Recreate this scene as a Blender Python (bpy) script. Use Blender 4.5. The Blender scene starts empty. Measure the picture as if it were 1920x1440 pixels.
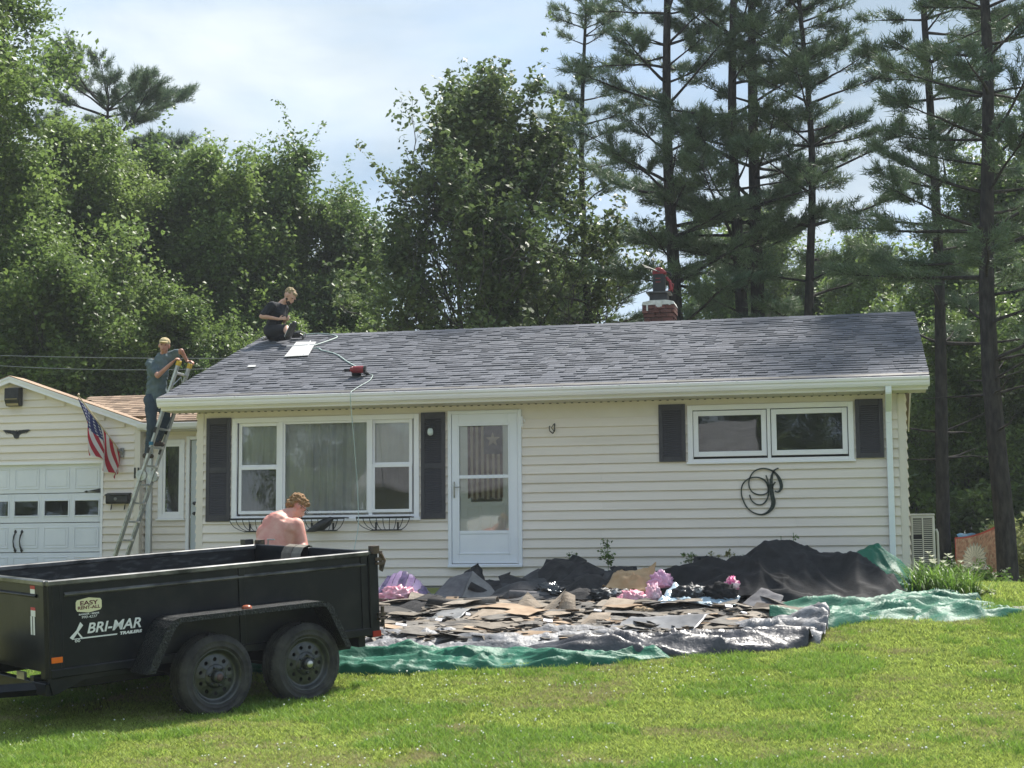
import bpy, bmesh, math, random
import numpy as np
from mathutils import Vector, Matrix, noise
R = math.radians
V = Vector
scene = bpy.context.scene
COL = scene.collection
rnd = random.Random(7)

# ------------------------------------------------------------------ camera, sky, sun, exposure
cam_d = bpy.data.cameras.new('camera'); cam = bpy.data.objects.new('camera', cam_d); COL.objects.link(cam)
FPX, PITCH, ROLL, YAW, CD, CZ = 2992.22, .104677, -.0081716, .2116015, 21.6172, .20668
fw = V((-math.sin(YAW) * math.cos(PITCH), math.cos(YAW) * math.cos(PITCH), math.sin(PITCH)))
r0 = V((math.cos(YAW), math.sin(YAW), 0)); u0 = r0.cross(fw)
rt = math.cos(ROLL) * r0 + math.sin(ROLL) * u0; up = -math.sin(ROLL) * r0 + math.cos(ROLL) * u0
cam.matrix_world = Matrix(((rt.x, up.x, -fw.x, 0), (rt.y, up.y, -fw.y, -CD), (rt.z, up.z, -fw.z, CZ), (0, 0, 0, 1)))
cam_d.sensor_width = 36; cam_d.lens = FPX / 1920 * 36; cam_d.clip_start = .1; cam_d.clip_end = 2000
scene.camera = cam
scene.view_settings.view_transform = 'Standard'; scene.view_settings.look = 'None'
scene.view_settings.gamma = 1; scene.view_settings.use_curve_mapping = False
scene.view_settings.exposure = EXPOSURE = 1.60
SUN_EL, SUN_AZ = 57, 24            # azimuth clockwise from +Y (behind the house, to the right)
sd = V((math.sin(R(SUN_AZ)) * math.cos(R(SUN_EL)), math.cos(R(SUN_AZ)) * math.cos(R(SUN_EL)), math.sin(R(SUN_EL))))
sun_d = bpy.data.lights.new('sun', 'SUN'); sun = bpy.data.objects.new('sun', sun_d); COL.objects.link(sun)
sun_d.energy = 3.0; sun_d.angle = R(4); sun_d.color = (1, .95, .87)
sun.rotation_euler = sd.to_track_quat('Z', 'Y').to_euler()
world = bpy.data.worlds.new('World'); scene.world = world; world.use_nodes = True
wn = world.node_tree.nodes; wl = world.node_tree.links; wn.clear()
def N(nt, typ, **kw):
    n = nt.nodes.new(typ)
    for k, v in kw.items():
        if k in n.inputs: n.inputs[k].default_value = v
        else: setattr(n, k, v)
    return n
W = world.node_tree
wo = N(W, 'ShaderNodeOutputWorld'); bg = N(W, 'ShaderNodeBackground'); bg.inputs['Strength'].default_value = .1
sky = N(W, 'ShaderNodeTexSky', sky_type='NISHITA', sun_disc=False, sun_elevation=R(SUN_EL), sun_rotation=R(SUN_AZ), dust_density=2.0, air_density=1.0, ozone_density=1.2)
tc = N(W, 'ShaderNodeTexCoord')
mp = N(W, 'ShaderNodeMapping'); mp.inputs['Scale'].default_value = (1, 1, 2.1); mp.inputs['Location'].default_value = (.35, .2, .3)
nz = N(W, 'ShaderNodeTexNoise', Scale=1.7, Detail=7, Roughness=.52, Distortion=.35)
nz2 = N(W, 'ShaderNodeTexNoise', Scale=3.0, Detail=6, Roughness=.55, Distortion=.4)
rp = N(W, 'ShaderNodeValToRGB'); rp.color_ramp.elements[0].position = .42; rp.color_ramp.elements[1].position = .56
rp2 = N(W, 'ShaderNodeValToRGB'); rp2.color_ramp.elements[0].position = .40; rp2.color_ramp.elements[1].position = .60
rp2.color_ramp.elements[0].color = (1.6, 2.05, 2.5, 1); rp2.color_ramp.elements[1].color = (3.1, 3.4, 3.6, 1)
mx = N(W, 'ShaderNodeMix', data_type='RGBA')
mx0 = N(W, 'ShaderNodeMix', data_type='RGBA'); mx0.inputs[0].default_value = .7; mx0.inputs[7].default_value = (1.05, 1.75, 2.65, 1)
wl.new(tc.outputs['Generated'], mp.inputs[0]); wl.new(mp.outputs[0], nz.inputs[0]); wl.new(mp.outputs[0], nz2.inputs[0])
wl.new(nz.outputs[0], rp.inputs[0]); wl.new(nz2.outputs[0], rp2.inputs[0])
wl.new(sky.outputs[0], mx0.inputs[6]); wl.new(mx0.outputs[2], mx.inputs[6])
wl.new(rp.outputs[0], mx.inputs[0]); wl.new(rp2.outputs[0], mx.inputs[7]); wl.new(mx.outputs[2], bg.inputs[0]); wl.new(bg.outputs[0], wo.inputs[0])
scene.cycles.max_bounces = 8; scene.cycles.transparent_max_bounces = 12
scene.cycles.diffuse_bounces = 3; scene.cycles.glossy_bounces = 3; scene.cycles.transmission_bounces = 4

# ------------------------------------------------------------------ materials
MATS = {}
def mat(name, c, c2=None, scale=4, rough=.6, bump=0, bscale=60, metal=0, rand=0, spec=.4, trans=0, coat=0, attr=None, stretch=None, detail=4, lo=.35, hi=.65, emis=0, sheen=0):
    if name in MATS: return MATS[name]
    m = bpy.data.materials.new(name); m.use_nodes = True; nt = m.node_tree; L = nt.links.new
    b = nt.nodes['Principled BSDF']; out = nt.nodes['Material Output']
    b.inputs['Roughness'].default_value = rough; b.inputs['Metallic'].default_value = metal
    b.inputs['Specular IOR Level'].default_value = spec
    if coat: b.inputs['Coat Weight'].default_value = coat; b.inputs['Coat Roughness'].default_value = .12
    t = N(nt, 'ShaderNodeTexCoord'); src = t.outputs['Object']
    if stretch:
        mm = N(nt, 'ShaderNodeMapping'); mm.inputs['Scale'].default_value = stretch; L(src, mm.inputs[0]); src = mm.outputs[0]
    cur = None
    if attr:
        a = N(nt, 'ShaderNodeAttribute', attribute_name=attr); cur = a.outputs['Color']
    if c2:
        n = N(nt, 'ShaderNodeTexNoise', Scale=scale, Detail=detail, Roughness=.6); L(src, n.inputs[0])
        r = N(nt, 'ShaderNodeValToRGB'); r.color_ramp.elements[0].position = lo; r.color_ramp.elements[1].position = hi
        r.color_ramp.elements[0].color = (*c, 1); r.color_ramp.elements[1].color = (*c2, 1); L(n.outputs[0], r.inputs[0])
        if cur:
            x = N(nt, 'ShaderNodeMix', data_type='RGBA', blend_type='MULTIPLY'); x.inputs[0].default_value = 1
            L(cur, x.inputs[6]); L(r.outputs[0], x.inputs[7]); cur = x.outputs[2]
        else: cur = r.outputs[0]
    if cur is None:
        rgb = N(nt, 'ShaderNodeRGB'); rgb.outputs[0].default_value = (*c, 1); cur = rgb.outputs[0]
    if rand:
        oi = N(nt, 'ShaderNodeObjectInfo'); ge = N(nt, 'ShaderNodeNewGeometry')
        ad = N(nt, 'ShaderNodeMath', operation='ADD'); fr = N(nt, 'ShaderNodeMath', operation='FRACT')
        L(oi.outputs['Random'], ad.inputs[0]); L(ge.outputs['Random Per Island'], ad.inputs[1]); L(ad.outputs[0], fr.inputs[0])
        mr = N(nt, 'ShaderNodeMapRange'); mr.inputs[3].default_value = 1 - rand; mr.inputs[4].default_value = 1 + rand; L(fr.outputs[0], mr.inputs[0])
        ml = N(nt, 'ShaderNodeVectorMath', operation='SCALE'); L(cur, ml.inputs[0]); L(mr.outputs[0], ml.inputs['Scale']); cur = ml.outputs[0]
    L(cur, b.inputs['Base Color'])
    if bump:
        n = N(nt, 'ShaderNodeTexNoise', Scale=bscale, Detail=3); L(src, n.inputs[0])
        bp_ = N(nt, 'ShaderNodeBump', Strength=min(1, bump), Distance=.02 if bump < 2 else .02 * bump); L(n.outputs[0], bp_.inputs['Height']); L(bp_.outputs[0], b.inputs['Normal'])
    if sheen: b.inputs['Sheen Weight'].default_value = sheen
    if trans:
        tr = N(nt, 'ShaderNodeBsdfTranslucent'); L(cur, tr.inputs[0]); ms = N(nt, 'ShaderNodeMixShader'); ms.inputs[0].default_value = trans
        L(b.outputs[0], ms.inputs[1]); L(tr.outputs[0], ms.inputs[2]); L(ms.outputs[0], out.inputs['Surface'])
    MATS[name] = m
    return m

def glass_mat():
    m = bpy.data.materials.new('window_glass'); m.use_nodes = True; nt = m.node_tree; nt.nodes.remove(nt.nodes['Principled BSDF'])
    tr = N(nt, 'ShaderNodeBsdfTransparent'); tr.inputs[0].default_value = (.95, .97, .96, 1)
    gl = N(nt, 'ShaderNodeBsdfGlossy', Roughness=.015); fr = N(nt, 'ShaderNodeFresnel', IOR=1.75); ms = N(nt, 'ShaderNodeMixShader')
    n = N(nt, 'ShaderNodeTexNoise', Scale=1.3, Detail=1); t = N(nt, 'ShaderNodeTexCoord'); bp_ = N(nt, 'ShaderNodeBump', Strength=.25, Distance=.015)
    L = nt.links.new; L(t.outputs['Object'], n.inputs[0]); L(n.outputs[0], bp_.inputs['Height']); L(bp_.outputs[0], gl.inputs['Normal'])
    L(fr.outputs[0], ms.inputs[0]); L(tr.outputs[0], ms.inputs[1]); L(gl.outputs[0], ms.inputs[2]); L(ms.outputs[0], nt.nodes['Material Output'].inputs['Surface'])
    return m

def leaf_mat(name, c1, c2, trans=.35, rough=.45, rand=.3, scale=.35):
    return mat(name, c1, c2, scale=scale, rough=rough, rand=rand, trans=trans, spec=.35)

M_GLASS = glass_mat()

# ------------------------------------------------------------------ object helpers
def tag(o, label=None, cat=None, group=None, kind=None):
    if label: o['label'] = label
    if cat: o['category'] = cat
    if group: o['group'] = group
    if kind: o['kind'] = kind
    return o

def thing(name, label, cat, loc=(0, 0, 0), rz=0, group=None, matrix=None):
    o = bpy.data.objects.new(name, None); COL.objects.link(o); o.empty_display_size = .1
    if matrix is not None: o.matrix_world = matrix
    else: o.location = loc; o.rotation_euler = (0, 0, rz)
    return tag(o, label, cat, group)

def put(name, me, parent=None, loc=(0, 0, 0), rot=(0, 0, 0), scale=None, **kw):
    o = bpy.data.objects.new(name, me); COL.objects.link(o)
    if parent: o.parent = parent
    o.location = loc; o.rotation_euler = rot
    if scale is not None: o.scale = scale if hasattr(scale, '__len__') else (scale,) * 3
    return tag(o, **kw)

def copy_tree(o, parent=None):
    c = o.copy(); COL.objects.link(c)
    if parent: c.parent = parent
    for ch in list(CH.get(o.name, [])) if False else [x for x in o.children]: copy_tree(ch, c)
    return c

class MB:
    def __init__(s): s.v = []; s.f = []; s.c = []; s.m = []; s.cur = 0; s.col = (1, 1, 1)
    def add(s, vs, fs, M=None):
        b = len(s.v)
        s.v += [tuple(M @ V(p)) for p in vs] if M is not None else [tuple(p) for p in vs]
        for f in fs: s.f.append(tuple(b + i for i in f)); s.m.append(s.cur); s.c.append(s.col)
        return s
    def box(s, x0, x1, y0, y1, z0, z1, M=None):
        return s.add([(x0, y0, z0), (x1, y0, z0), (x1, y1, z0), (x0, y1, z0), (x0, y0, z1), (x1, y0, z1), (x1, y1, z1), (x0, y1, z1)],
                     [(0, 3, 2, 1), (4, 5, 6, 7), (0, 1, 5, 4), (1, 2, 6, 5), (2, 3, 7, 6), (3, 0, 4, 7)], M)
    def cbox(s, c, d, rot=None):
        M = Matrix.Translation(c) @ (rot.to_matrix().to_4x4() if rot is not None else Matrix())
        return s.box(-d[0] / 2, d[0] / 2, -d[1] / 2, d[1] / 2, -d[2] / 2, d[2] / 2, M)
    def prism(s, prof, x0, x1, axis='x', M=None):
        n = len(prof)
        if axis == 'x': vs = [(x0, a, b) for a, b in prof] + [(x1, a, b) for a, b in prof]
        elif axis == 'y': vs = [(a, x0, b) for a, b in prof] + [(a, x1, b) for a, b in prof]
        else: vs = [(a, b, x0) for a, b in prof] + [(a, b, x1) for a, b in prof]
        fs = [(i, (i + 1) % n, n + (i + 1) % n, n + i) for i in range(n)] + [tuple(range(n))[::-1], tuple(range(n, 2 * n))]
        return s.add(vs, fs, M)
    def tube(s, pts, r, n=6, M=None, cap=True, squash=1):
        pts = [V(p) for p in pts]; rs = r if hasattr(r, '__len__') else [r] * len(pts)
        vs = []; fs = []; ref = None
        for i, p in enumerate(pts):
            t = (pts[min(i + 1, len(pts) - 1)] - pts[max(i - 1, 0)])
            t = t.normalized() if t.length > 1e-9 else V((0, 0, 1))
            if ref is None: ref = V((0, 0, 1)) if abs(t.z) < .9 else V((1, 0, 0))
            a = t.cross(ref); a = a.normalized() if a.length > 1e-6 else t.orthogonal().normalized(); b = a.cross(t).normalized(); ref = b
            for k in range(n):
                an = 2 * math.pi * k / n
                vs.append(p + (a * math.cos(an) + b * math.sin(an) * squash) * rs[i])
        for i in range(len(pts) - 1):
            for k in range(n):
                k2 = (k + 1) % n
                fs.append((i * n + k, i * n + k2, (i + 1) * n + k2, (i + 1) * n + k))
        if cap:
            fs.append(tuple(range(n))[::-1]); fs.append(tuple((len(pts) - 1) * n + k for k in range(n)))
        return s.add(vs, fs, M)
    def lathe(s, prof, n=24, axis='z', M=None, close=False):
        vs = []; fs = []; m = len(prof)
        for k in range(n):
            a = 2 * math.pi * k / n; c, sn = math.cos(a), math.sin(a)
            for r, h in prof:
                vs.append((r * c, r * sn, h) if axis == 'z' else ((r * c, h, r * sn) if axis == 'y' else (h, r * c, r * sn)))
        for k in range(n):
            k2 = (k + 1) % n
            for j in range(m if close else m - 1):
                j2 = (j + 1) % m
                fs.append((k * m + j, k2 * m + j, k2 * m + j2, k * m + j2))
        return s.add(vs, fs, M)
    def mesh(s, name, mats, smooth=False, colors=False):
        me = bpy.data.meshes.new(name)
        me.from_pydata(s.v, [], s.f)
        for m_ in (mats if isinstance(mats, (list, tuple)) else [mats]): me.materials.append(m_)
        if any(s.m): me.polygons.foreach_set('material_index', s.m)
        if smooth: me.polygons.foreach_set('use_smooth', [True] * len(s.f))
        if colors:
            at = me.color_attributes.new('Col', 'FLOAT_COLOR', 'CORNER'); arr = []
            for f, c in zip(s.f, s.c): arr += [c[0], c[1], c[2], 1] * len(f)
            at.data.foreach_set('color', arr)
        me.update()
        return me
    def fix(s, me):
        bm = bmesh.new(); bm.from_mesh(me); bmesh.ops.recalc_face_normals(bm, faces=bm.faces); bm.to_mesh(me); bm.free(); return me
    def build(s, name, mats, parent=None, smooth=False, colors=False, bevel=0, fix=True, **kw):
        me = s.mesh(name, mats, smooth, colors)
        if fix: s.fix(me)
        if bevel:
            bm = bmesh.new(); bm.from_mesh(me)
            bmesh.ops.bevel(bm, geom=[e for e in bm.edges if e.is_manifold and e.calc_face_angle(0) > .5], offset=bevel, segments=1, affect='EDGES', clamp_overlap=True)
            bm.to_mesh(me); bm.free()
        return put(name, me, parent, **kw)

def np_mesh(name, verts, faces, mats, smooth=False):
    me = bpy.data.meshes.new(name); k = faces.shape[1]
    me.vertices.add(len(verts)); me.vertices.foreach_set('co', verts.astype(np.float32).ravel())
    me.loops.add(faces.size); me.loops.foreach_set('vertex_index', faces.astype(np.int32).ravel())
    me.polygons.add(len(faces)); me.polygons.foreach_set('loop_start', np.arange(0, faces.size, k, dtype=np.int32))
    me.polygons.foreach_set('loop_total', np.full(len(faces), k, dtype=np.int32))
    if smooth: me.polygons.foreach_set('use_smooth', np.ones(len(faces), dtype=bool))
    for m_ in (mats if isinstance(mats, (list, tuple)) else [mats]): me.materials.append(m_)
    me.update(); me.validate()
    return me

def text_mesh(name, s, size, m, extrude=.001, bold=0, shear=0, sx=1):
    cu = bpy.data.curves.new(name, 'FONT'); cu.body = s; cu.size = size; cu.extrude = extrude; cu.offset = bold; cu.shear = shear
    cu.align_x = 'CENTER'; cu.align_y = 'CENTER'
    tmp = bpy.data.objects.new('tmp_text', cu); COL.objects.link(tmp)
    dg = bpy.context.evaluated_depsgraph_get(); me = bpy.data.meshes.new_from_object(tmp.evaluated_get(dg))
    bpy.data.objects.remove(tmp); bpy.data.curves.remove(cu)
    if sx != 1:
        for v in me.vertices: v.co.x *= sx
    me.materials.clear(); me.materials.append(m); me.name = name
    return me

# ------------------------------------------------------------------ ground height
KY = [-30, -14, -10.5, -8.5, -7, -5, -3, -1, 0, 60]
KZ = [-1.42, -1.41, -1.33, -1.20, -1.05, -.78, -.5, -.3, -.27, -.27]
def sst(a, b, x):
    t = min(1, max(0, (x - a) / (b - a))); return t * t * (3 - 2 * t)
YTAB = np.arange(-32, 70, .1); ZTAB = np.mean([np.interp(YTAB + k * .3, KY, KZ) for k in range(-4, 5)], axis=0)
def g(x, y):
    return float(np.interp(y, YTAB, ZTAB)) - .3 * sst(.8, 2.2, x) * sst(-1, 6, y)
# ------------------------------------------------------------------ ground and lawn
def axis_vals(segs):
    out = []
    for a, b, st in segs: out += list(np.arange(a, b, st))
    return out + [segs[-1][1]]
xs = axis_vals([(-400, -60, 40), (-60, -20, 4), (-20, -9, .8), (-9, 4, .16), (4, 20, .8), (20, 60, 4), (60, 400, 40)])
ys = axis_vals([(-100, -24, 8), (-24, -13, .8), (-13, 2, .15), (2, 20, .6), (20, 60, 4), (60, 600, 45)])
gv = np.zeros((len(ys), len(xs), 3)); 
for j, y in enumerate(ys):
    for i, x in enumerate(xs):
        z = g(x, y)
        z += .018 * noise.noise(V((x * .7, y * .7, 0))) + .008 * noise.noise(V((x * 2.6, y * 2.6, 3)))
        gv[j, i] = (x, y, z)
nx, ny = len(xs), len(ys)
idx = np.arange(nx * ny).reshape(ny, nx)
gf = np.stack([idx[:-1, :-1], idx[:-1, 1:], idx[1:, 1:], idx[1:, :-1]], -1).reshape(-1, 4)
def ground_mat():
    m = mat('lawn_soil', (.15, .19, .045), (.26, .24, .10), scale=.8, rough=.95, bump=.8, bscale=40, spec=.1)
    return m
put('ground', np_mesh('ground', gv.reshape(-1, 3), gf, ground_mat(), True), kind='structure')

# grass: short clumps scattered with geometry nodes over the visible lawn
def clump_mesh(name, nb, h, spread, m, seed, wid=.0035):
    q = np.random.RandomState(seed); vs = []; fs = []
    for i in range(nb):
        a = q.rand() * 6.283; r = spread * math.sqrt(q.rand()); x, y = r * math.cos(a), r * math.sin(a)
        hh = h * (.55 + .6 * q.rand()); la = q.rand() * 6.283; ln = hh * (.25 + .75 * q.rand()); w = wid * (.7 + .6 * q.rand())
        pa = q.rand() * 3.1416; dx, dy = math.cos(pa) * w, math.sin(pa) * w
        tx, ty = x + math.cos(la) * ln, y + math.sin(la) * ln; mx_, my_ = x + math.cos(la) * ln * .35, y + math.sin(la) * ln * .35
        b = len(vs)
        vs += [(x - dx, y - dy, -.01), (x + dx, y + dy, -.01), (mx_ + dx * .8, my_ + dy * .8, hh * .6), (mx_ - dx * .8, my_ - dy * .8, hh * .6), (tx, ty, hh * .95)]
        fs += [(b, b + 1, b + 2), (b, b + 2, b + 3), (b + 3, b + 2, b + 4)]
    return np_mesh(name, np.array(vs), np.array(fs), m)
M_GRASS = mat('grass_blades', (.22, .33, .05), (.44, .48, .13), scale=.9, rough=.55, rand=.55, trans=.5, spec=.25, lo=.35, hi=.62, detail=6)
M_DRY = mat('dry_grass', (.34, .32, .14), (.46, .41, .22), scale=2, rough=.7, rand=.3, trans=.3, spec=.2)
M_CLOVER = mat('clover_flower', (.75, .76, .68), rough=.8)
def gn_scatter(name, pts, src, smin, smax, seed):
    me = bpy.data.meshes.new(name); me.from_pydata(pts, [], [])
    o = put(name, me)
    ng = bpy.data.node_groups.new(name, 'GeometryNodeTree')
    ng.interface.new_socket('Geometry', in_out='INPUT', socket_type='NodeSocketGeometry'); ng.interface.new_socket('Geometry', in_out='OUTPUT', socket_type='NodeSocketGeometry')
    gi = ng.nodes.new('NodeGroupInput'); go = ng.nodes.new('NodeGroupOutput')
    mp_ = ng.nodes.new('GeometryNodeMeshToPoints'); ip = ng.nodes.new('GeometryNodeInstanceOnPoints')
    oi = ng.nodes.new('GeometryNodeObjectInfo'); oi.inputs['Object'].default_value = src; oi.transform_space = 'ORIGINAL'
    rv = ng.nodes.new('FunctionNodeRandomValue'); rv.data_type = 'FLOAT_VECTOR'; rv.inputs[0].default_value = (-.08, -.08, 0); rv.inputs[1].default_value = (.08, .08, 6.283); rv.inputs['Seed'].default_value = seed
    rs = ng.nodes.new('FunctionNodeRandomValue'); rs.data_type = 'FLOAT'; rs.inputs[2].default_value = smin; rs.inputs[3].default_value = smax; rs.inputs['Seed'].default_value = seed + 1
    L = ng.links.new
    L(gi.outputs[0], mp_.inputs[0]); L(mp_.outputs[0], ip.inputs[0]); L(oi.outputs['Geometry'], ip.inputs['Instance'])
    L(rv.outputs[0], ip.inputs['Rotation']); L(rs.outputs[1], ip.inputs['Scale']); L(ip.outputs[0], go.inputs[0])
    md = o.modifiers.new('scatter', 'NODES'); md.node_group = ng
    return o
def src_obj(name, me):
    return bpy.data.objects.new(name, me)      # not linked to the scene: only the pattern the scatter repeats
def lawn_points(n, seed, ymin, ymax, keep):
    q = np.random.RandomState(seed); out = []
    while len(out) < n:
        y = ymin + (ymax - ymin) * q.rand(); d = y + CD
        xc = -.2148 * d; x = xc + (q.rand() * 2 - 1) * (d * .40 + .6)
        if keep(x, y, q): out.append((x, y, g(x, y) + .018 * noise.noise(V((x * .7, y * .7, 0))) + .008 * noise.noise(V((x * 2.6, y * 2.6, 3)))))
    return out
TARP_F = [(-9.5, -6.3), (-5, -6.45), (-3.9, -6.3), (-3.1, -6.15), (-2, -5.7), (-.9, -5.2), (-.45, -4.9), (-.2, -3.9), (.3, -3.4), (.95, -3.55), (1.7, -3.2), (1.75, -2.4), (.8, -1.3)]
def tarp_front(x): return float(np.interp(x, [p[0] for p in TARP_F], [p[1] for p in TARP_F])) if x < 1.7 else 99
def keep_lawn(x, y, q): return y < tarp_front(x) + .12 and not (x < .75 and y > -.1 and y < 8)
def keep_thin(x, y, q): return keep_lawn(x, y, q) and q.rand() < .62 + 1.1 * (noise.noise(V((x * 1.4, y * 1.4, 5))) + .5 * noise.noise(V((x * 5, y * 5, 6)))) + .3
def keep_near(x, y, q): return keep_lawn(x, y, q) and q.rand() < (.75 + .6 * noise.noise(V((x * 1.1, y * 1.1, 5))))
grass_src = src_obj('grass_tuft', clump_mesh('grass_tuft', 44, .048, .085, M_GRASS, 1, .0042))
tag(gn_scatter('grass', lawn_points(42000, 3, -11.6, -2.2, keep_thin), grass_src, .7, 1.25, 5), 'short mown green grass of the front lawn', kind='stuff')
grass2 = src_obj('taller_tuft', clump_mesh('taller_tuft', 30, .075, .07, mat('lush_grass', (.16, .29, .04), (.28, .38, .07), scale=2, rough=.5, rand=.35, trans=.4, spec=.25), 2))
def keep_lush(x, y, q): return keep_lawn(x, y, q) and noise.noise(V((x * .9, y * .9, 9))) + .5 * noise.noise(V((x * 3, y * 3, 9))) > .12
tag(gn_scatter('lush_grass', lawn_points(6400, 4, -11.6, -2.2, keep_lush), grass2, .7, 1.3, 8), 'taller lush patches of grass in the front lawn', kind='stuff')
def keep_dry(x, y, q): return keep_lawn(x, y, q) and noise.noise(V((x * .55, y * .9, 21))) + .6 * noise.noise(V((x * 2.5, y * 2.5, 2))) > .15
grass3 = src_obj('dry_tuft', clump_mesh('dry_tuft', 30, .05, .09, M_DRY, 3))
tag(gn_scatter('dry_grass', lawn_points(11500, 6, -11.6, -2.2, keep_dry), grass3, .7, 1.2, 3), 'dry straw coloured blades among the lawn grass', kind='stuff')
far_src = src_obj('far_tuft', clump_mesh('far_tuft', 40, .06, .16, M_GRASS, 6, .006))
def keep_far(x, y, q): return x > .9 and not (x < .75 and y > -.1) and y > -2.4
tag(gn_scatter('side_grass', lawn_points(9000, 11, -2.4, 14, keep_far), far_src, .8, 1.3, 2), 'grass beside and behind the house under the pines', kind='stuff')
def clover_mesh():
    q = np.random.RandomState(5); mb = MB()
    for i in range(2):
        x, y, h = q.randn() * .09, q.randn() * .09, .035 + .03 * q.rand(); r = .0045 + .003 * q.rand()
        mb.cur = 1; mb.tube([(x, y, 0), (x, y, h)], .0012, 3)
        mb.cur = 0; mb.lathe([(.001, h - r), (r, h - r * .4), (r, h + r * .4), (.001, h + r)], 6, M=Matrix.Translation((x, y, 0)))
    return mb.mesh('clover', [M_CLOVER, M_GRASS])
def keep_clover(x, y, q): return keep_lawn(x, y, q) and noise.noise(V((x * .8 + 7, y * .8, 1))) > .0
tag(gn_scatter('clover_flowers', lawn_points(420, 9, -11.4, -4.2, keep_clover), src_obj('clover_pattern', clover_mesh()), .7, 1.3, 4), 'small white clover flowers dotted over the lawn', kind='stuff')
# ------------------------------------------------------------------ shared building materials
M_SID = mat('cream_vinyl', (.70, .63, .565), (.79, .715, .65), scale=1.6, rough=.5, bump=.15, bscale=25, rand=.025, spec=.35, stretch=(.25, 1, 3))
M_TRIM = mat('cream_trim', (.68, .62, .55), (.72, .66, .59), scale=3, rough=.5)
M_WHITE = mat('white_vinyl', (.80, .79, .83), (.85, .84, .87), scale=2, rough=.38, spec=.45)
M_GUT = mat('white_aluminium', (.74, .73, .77), (.83, .82, .86), scale=1.5, rough=.3, spec=.5, stretch=(.3, 1, 2))
M_DOORW = mat('storm_door_white', (.75, .77, .83), (.79, .81, .86), scale=3, rough=.33, spec=.5)
M_SHUT = mat('slate_shutter', (.040, .038, .046), (.052, .049, .058), scale=6, rough=.55)
M_DARK = mat('interior_dark', (.03, .03, .032), rough=.9)
M_BLACK = mat('black_iron', (.012, .012, .013), (.03, .03, .03), scale=9, rough=.45, spec=.4)
M_CURT = mat('sheer_curtain', (.80, .77, .78), (.90, .88, .88), scale=3, rough=.9, trans=.15)
M_SOF = mat('soffit_vinyl', (.62, .58, .50), rough=.5)
M_SHING = mat('grey_shingle', (.108, .113, .130), (.135, .140, .157), scale=1.1, rough=.88, bump=.5, bscale=120, rand=.17, spec=.15, stretch=(1.0, 1, 1), lo=.3, hi=.7)
M_SHBR = mat('brown_shingle', (.21, .15, .11), (.32, .235, .17), scale=1.6, rough=.9, bump=.5, bscale=100, rand=.35, spec=.15)
M_WOOD = mat('roof_sheathing', (.25, .19, .12), rough=.8)
COURSE = .127

def clap(mb, x0, x1, z0, z1, M=None, h=COURSE, lip=True):
    """one lapped board between x0..x1: outer face leans out towards the bottom; local -Y is outside"""
    t = (z1 - z0) / h; o0 = .027; o1 = .027 - .024 * min(1, t)
    return mb.prism([(0, z0), (-o0, z0), (-o0 - .001, z0 + .006), (-o1, z1), (0, z1)], x0, x1, 'x', M)

def siding(parent, X0, X1, Z0, Z1, openings, M=None, name='siding_board', zfun=None, joints=()):
    z = Z0; row = 0
    while z < Z1 - .01:
        zt = min(z + COURSE, Z1)
        cuts = sorted(set([X0, X1] + [c for a, b, c0, c1 in openings if c1 > z and c0 < zt for c in (a, b)] + [j for k, j in enumerate(joints) if (k + row) % 3 == 0 and X0 < j < X1]))
        for a, b in zip(cuts, cuts[1:]):
            if b - a < .004: continue
            xm = (a + b) / 2; lo, hi = z, zt
            for oa, ob, c0, c1 in openings:
                if oa < xm < ob and c1 > z and c0 < zt:
                    if c0 <= z + 1e-4 and c1 >= zt - 1e-4: lo = hi
                    elif c0 > z: hi = min(hi, c0)
                    else: lo = max(lo, c1)
            if hi - lo < .006: continue
            aa, bb = a, b
            if zfun:
                aa, bb = max(a, zfun(lo, hi)[0]), min(b, zfun(lo, hi)[1])
                if bb - aa < .02: continue
            jit = rnd.uniform(-.0012, .0012)
            mb = MB(); clap(mb, aa + (.001 if a > X0 else 0), bb, lo + jit, hi + jit * .5, M)
            mb.build(name, M_SID, parent)
        z += COURSE; row += 1

# ------------------------------------------------------------------ the house
HX0, HX1, HD = -9.31, .66, 7.2
RX0, RX1, RYR, RZE, RSL = -9.70, .955, 3.6, 2.44, .346      # roof: left/right edge, ridge Y, eave z at Y=-.5, slope
house = thing('house', 'single-storey cream sided house with new grey shingle roof and dark shutters', 'house', (0, 0, 0))
wins = [(-8.72, -6.03, .73, 2.10), (-5.53, -4.54, .03, 2.14), (-2.16, -.06, 1.43, 2.11)]
siding(house, HX0 + .10, HX1 - .10, -.254, 2.03, wins, joints=(-7.2, -3.4, -1.55, -.8))
mb = MB()
for x0, x1, z0, z1 in [(HX0, HX1, 2.03, 2.245)]:
    for a, b in [(HX0 + .1, -8.74), (-6.01, -5.54), (-4.53, -2.18), (-.04, HX1 - .1)]: mb.box(a, b, -.008, 0, z0, z1)
    for a, b, c in [(-8.74, -6.01, 2.10), (-5.54, -4.53, 2.14), (-2.18, -.04, 2.11)]: mb.box(a, b, -.008, 0, c, z1)
mb.build('frieze_board', M_TRIM, house)
for x0, x1, y0, y1 in [(HX0 - .004, HX0 + .10, -.022, .10), (HX1 - .10, HX1 + .004, -.022, .10)]:
    mb = MB(); mb.box(x0, x1, y0, y1, -.28, 2.24)
    if x0 > 0: mb.box(x0 + .012, x0 + .018, y0 - .004, y0, -.28, 2.24); mb.box(x1 - .012, x1 - .006, y0 - .004, y0, -.28, 2.24)
    mb.build('corner_trim', M_TRIM, house, bevel=.004)
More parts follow.
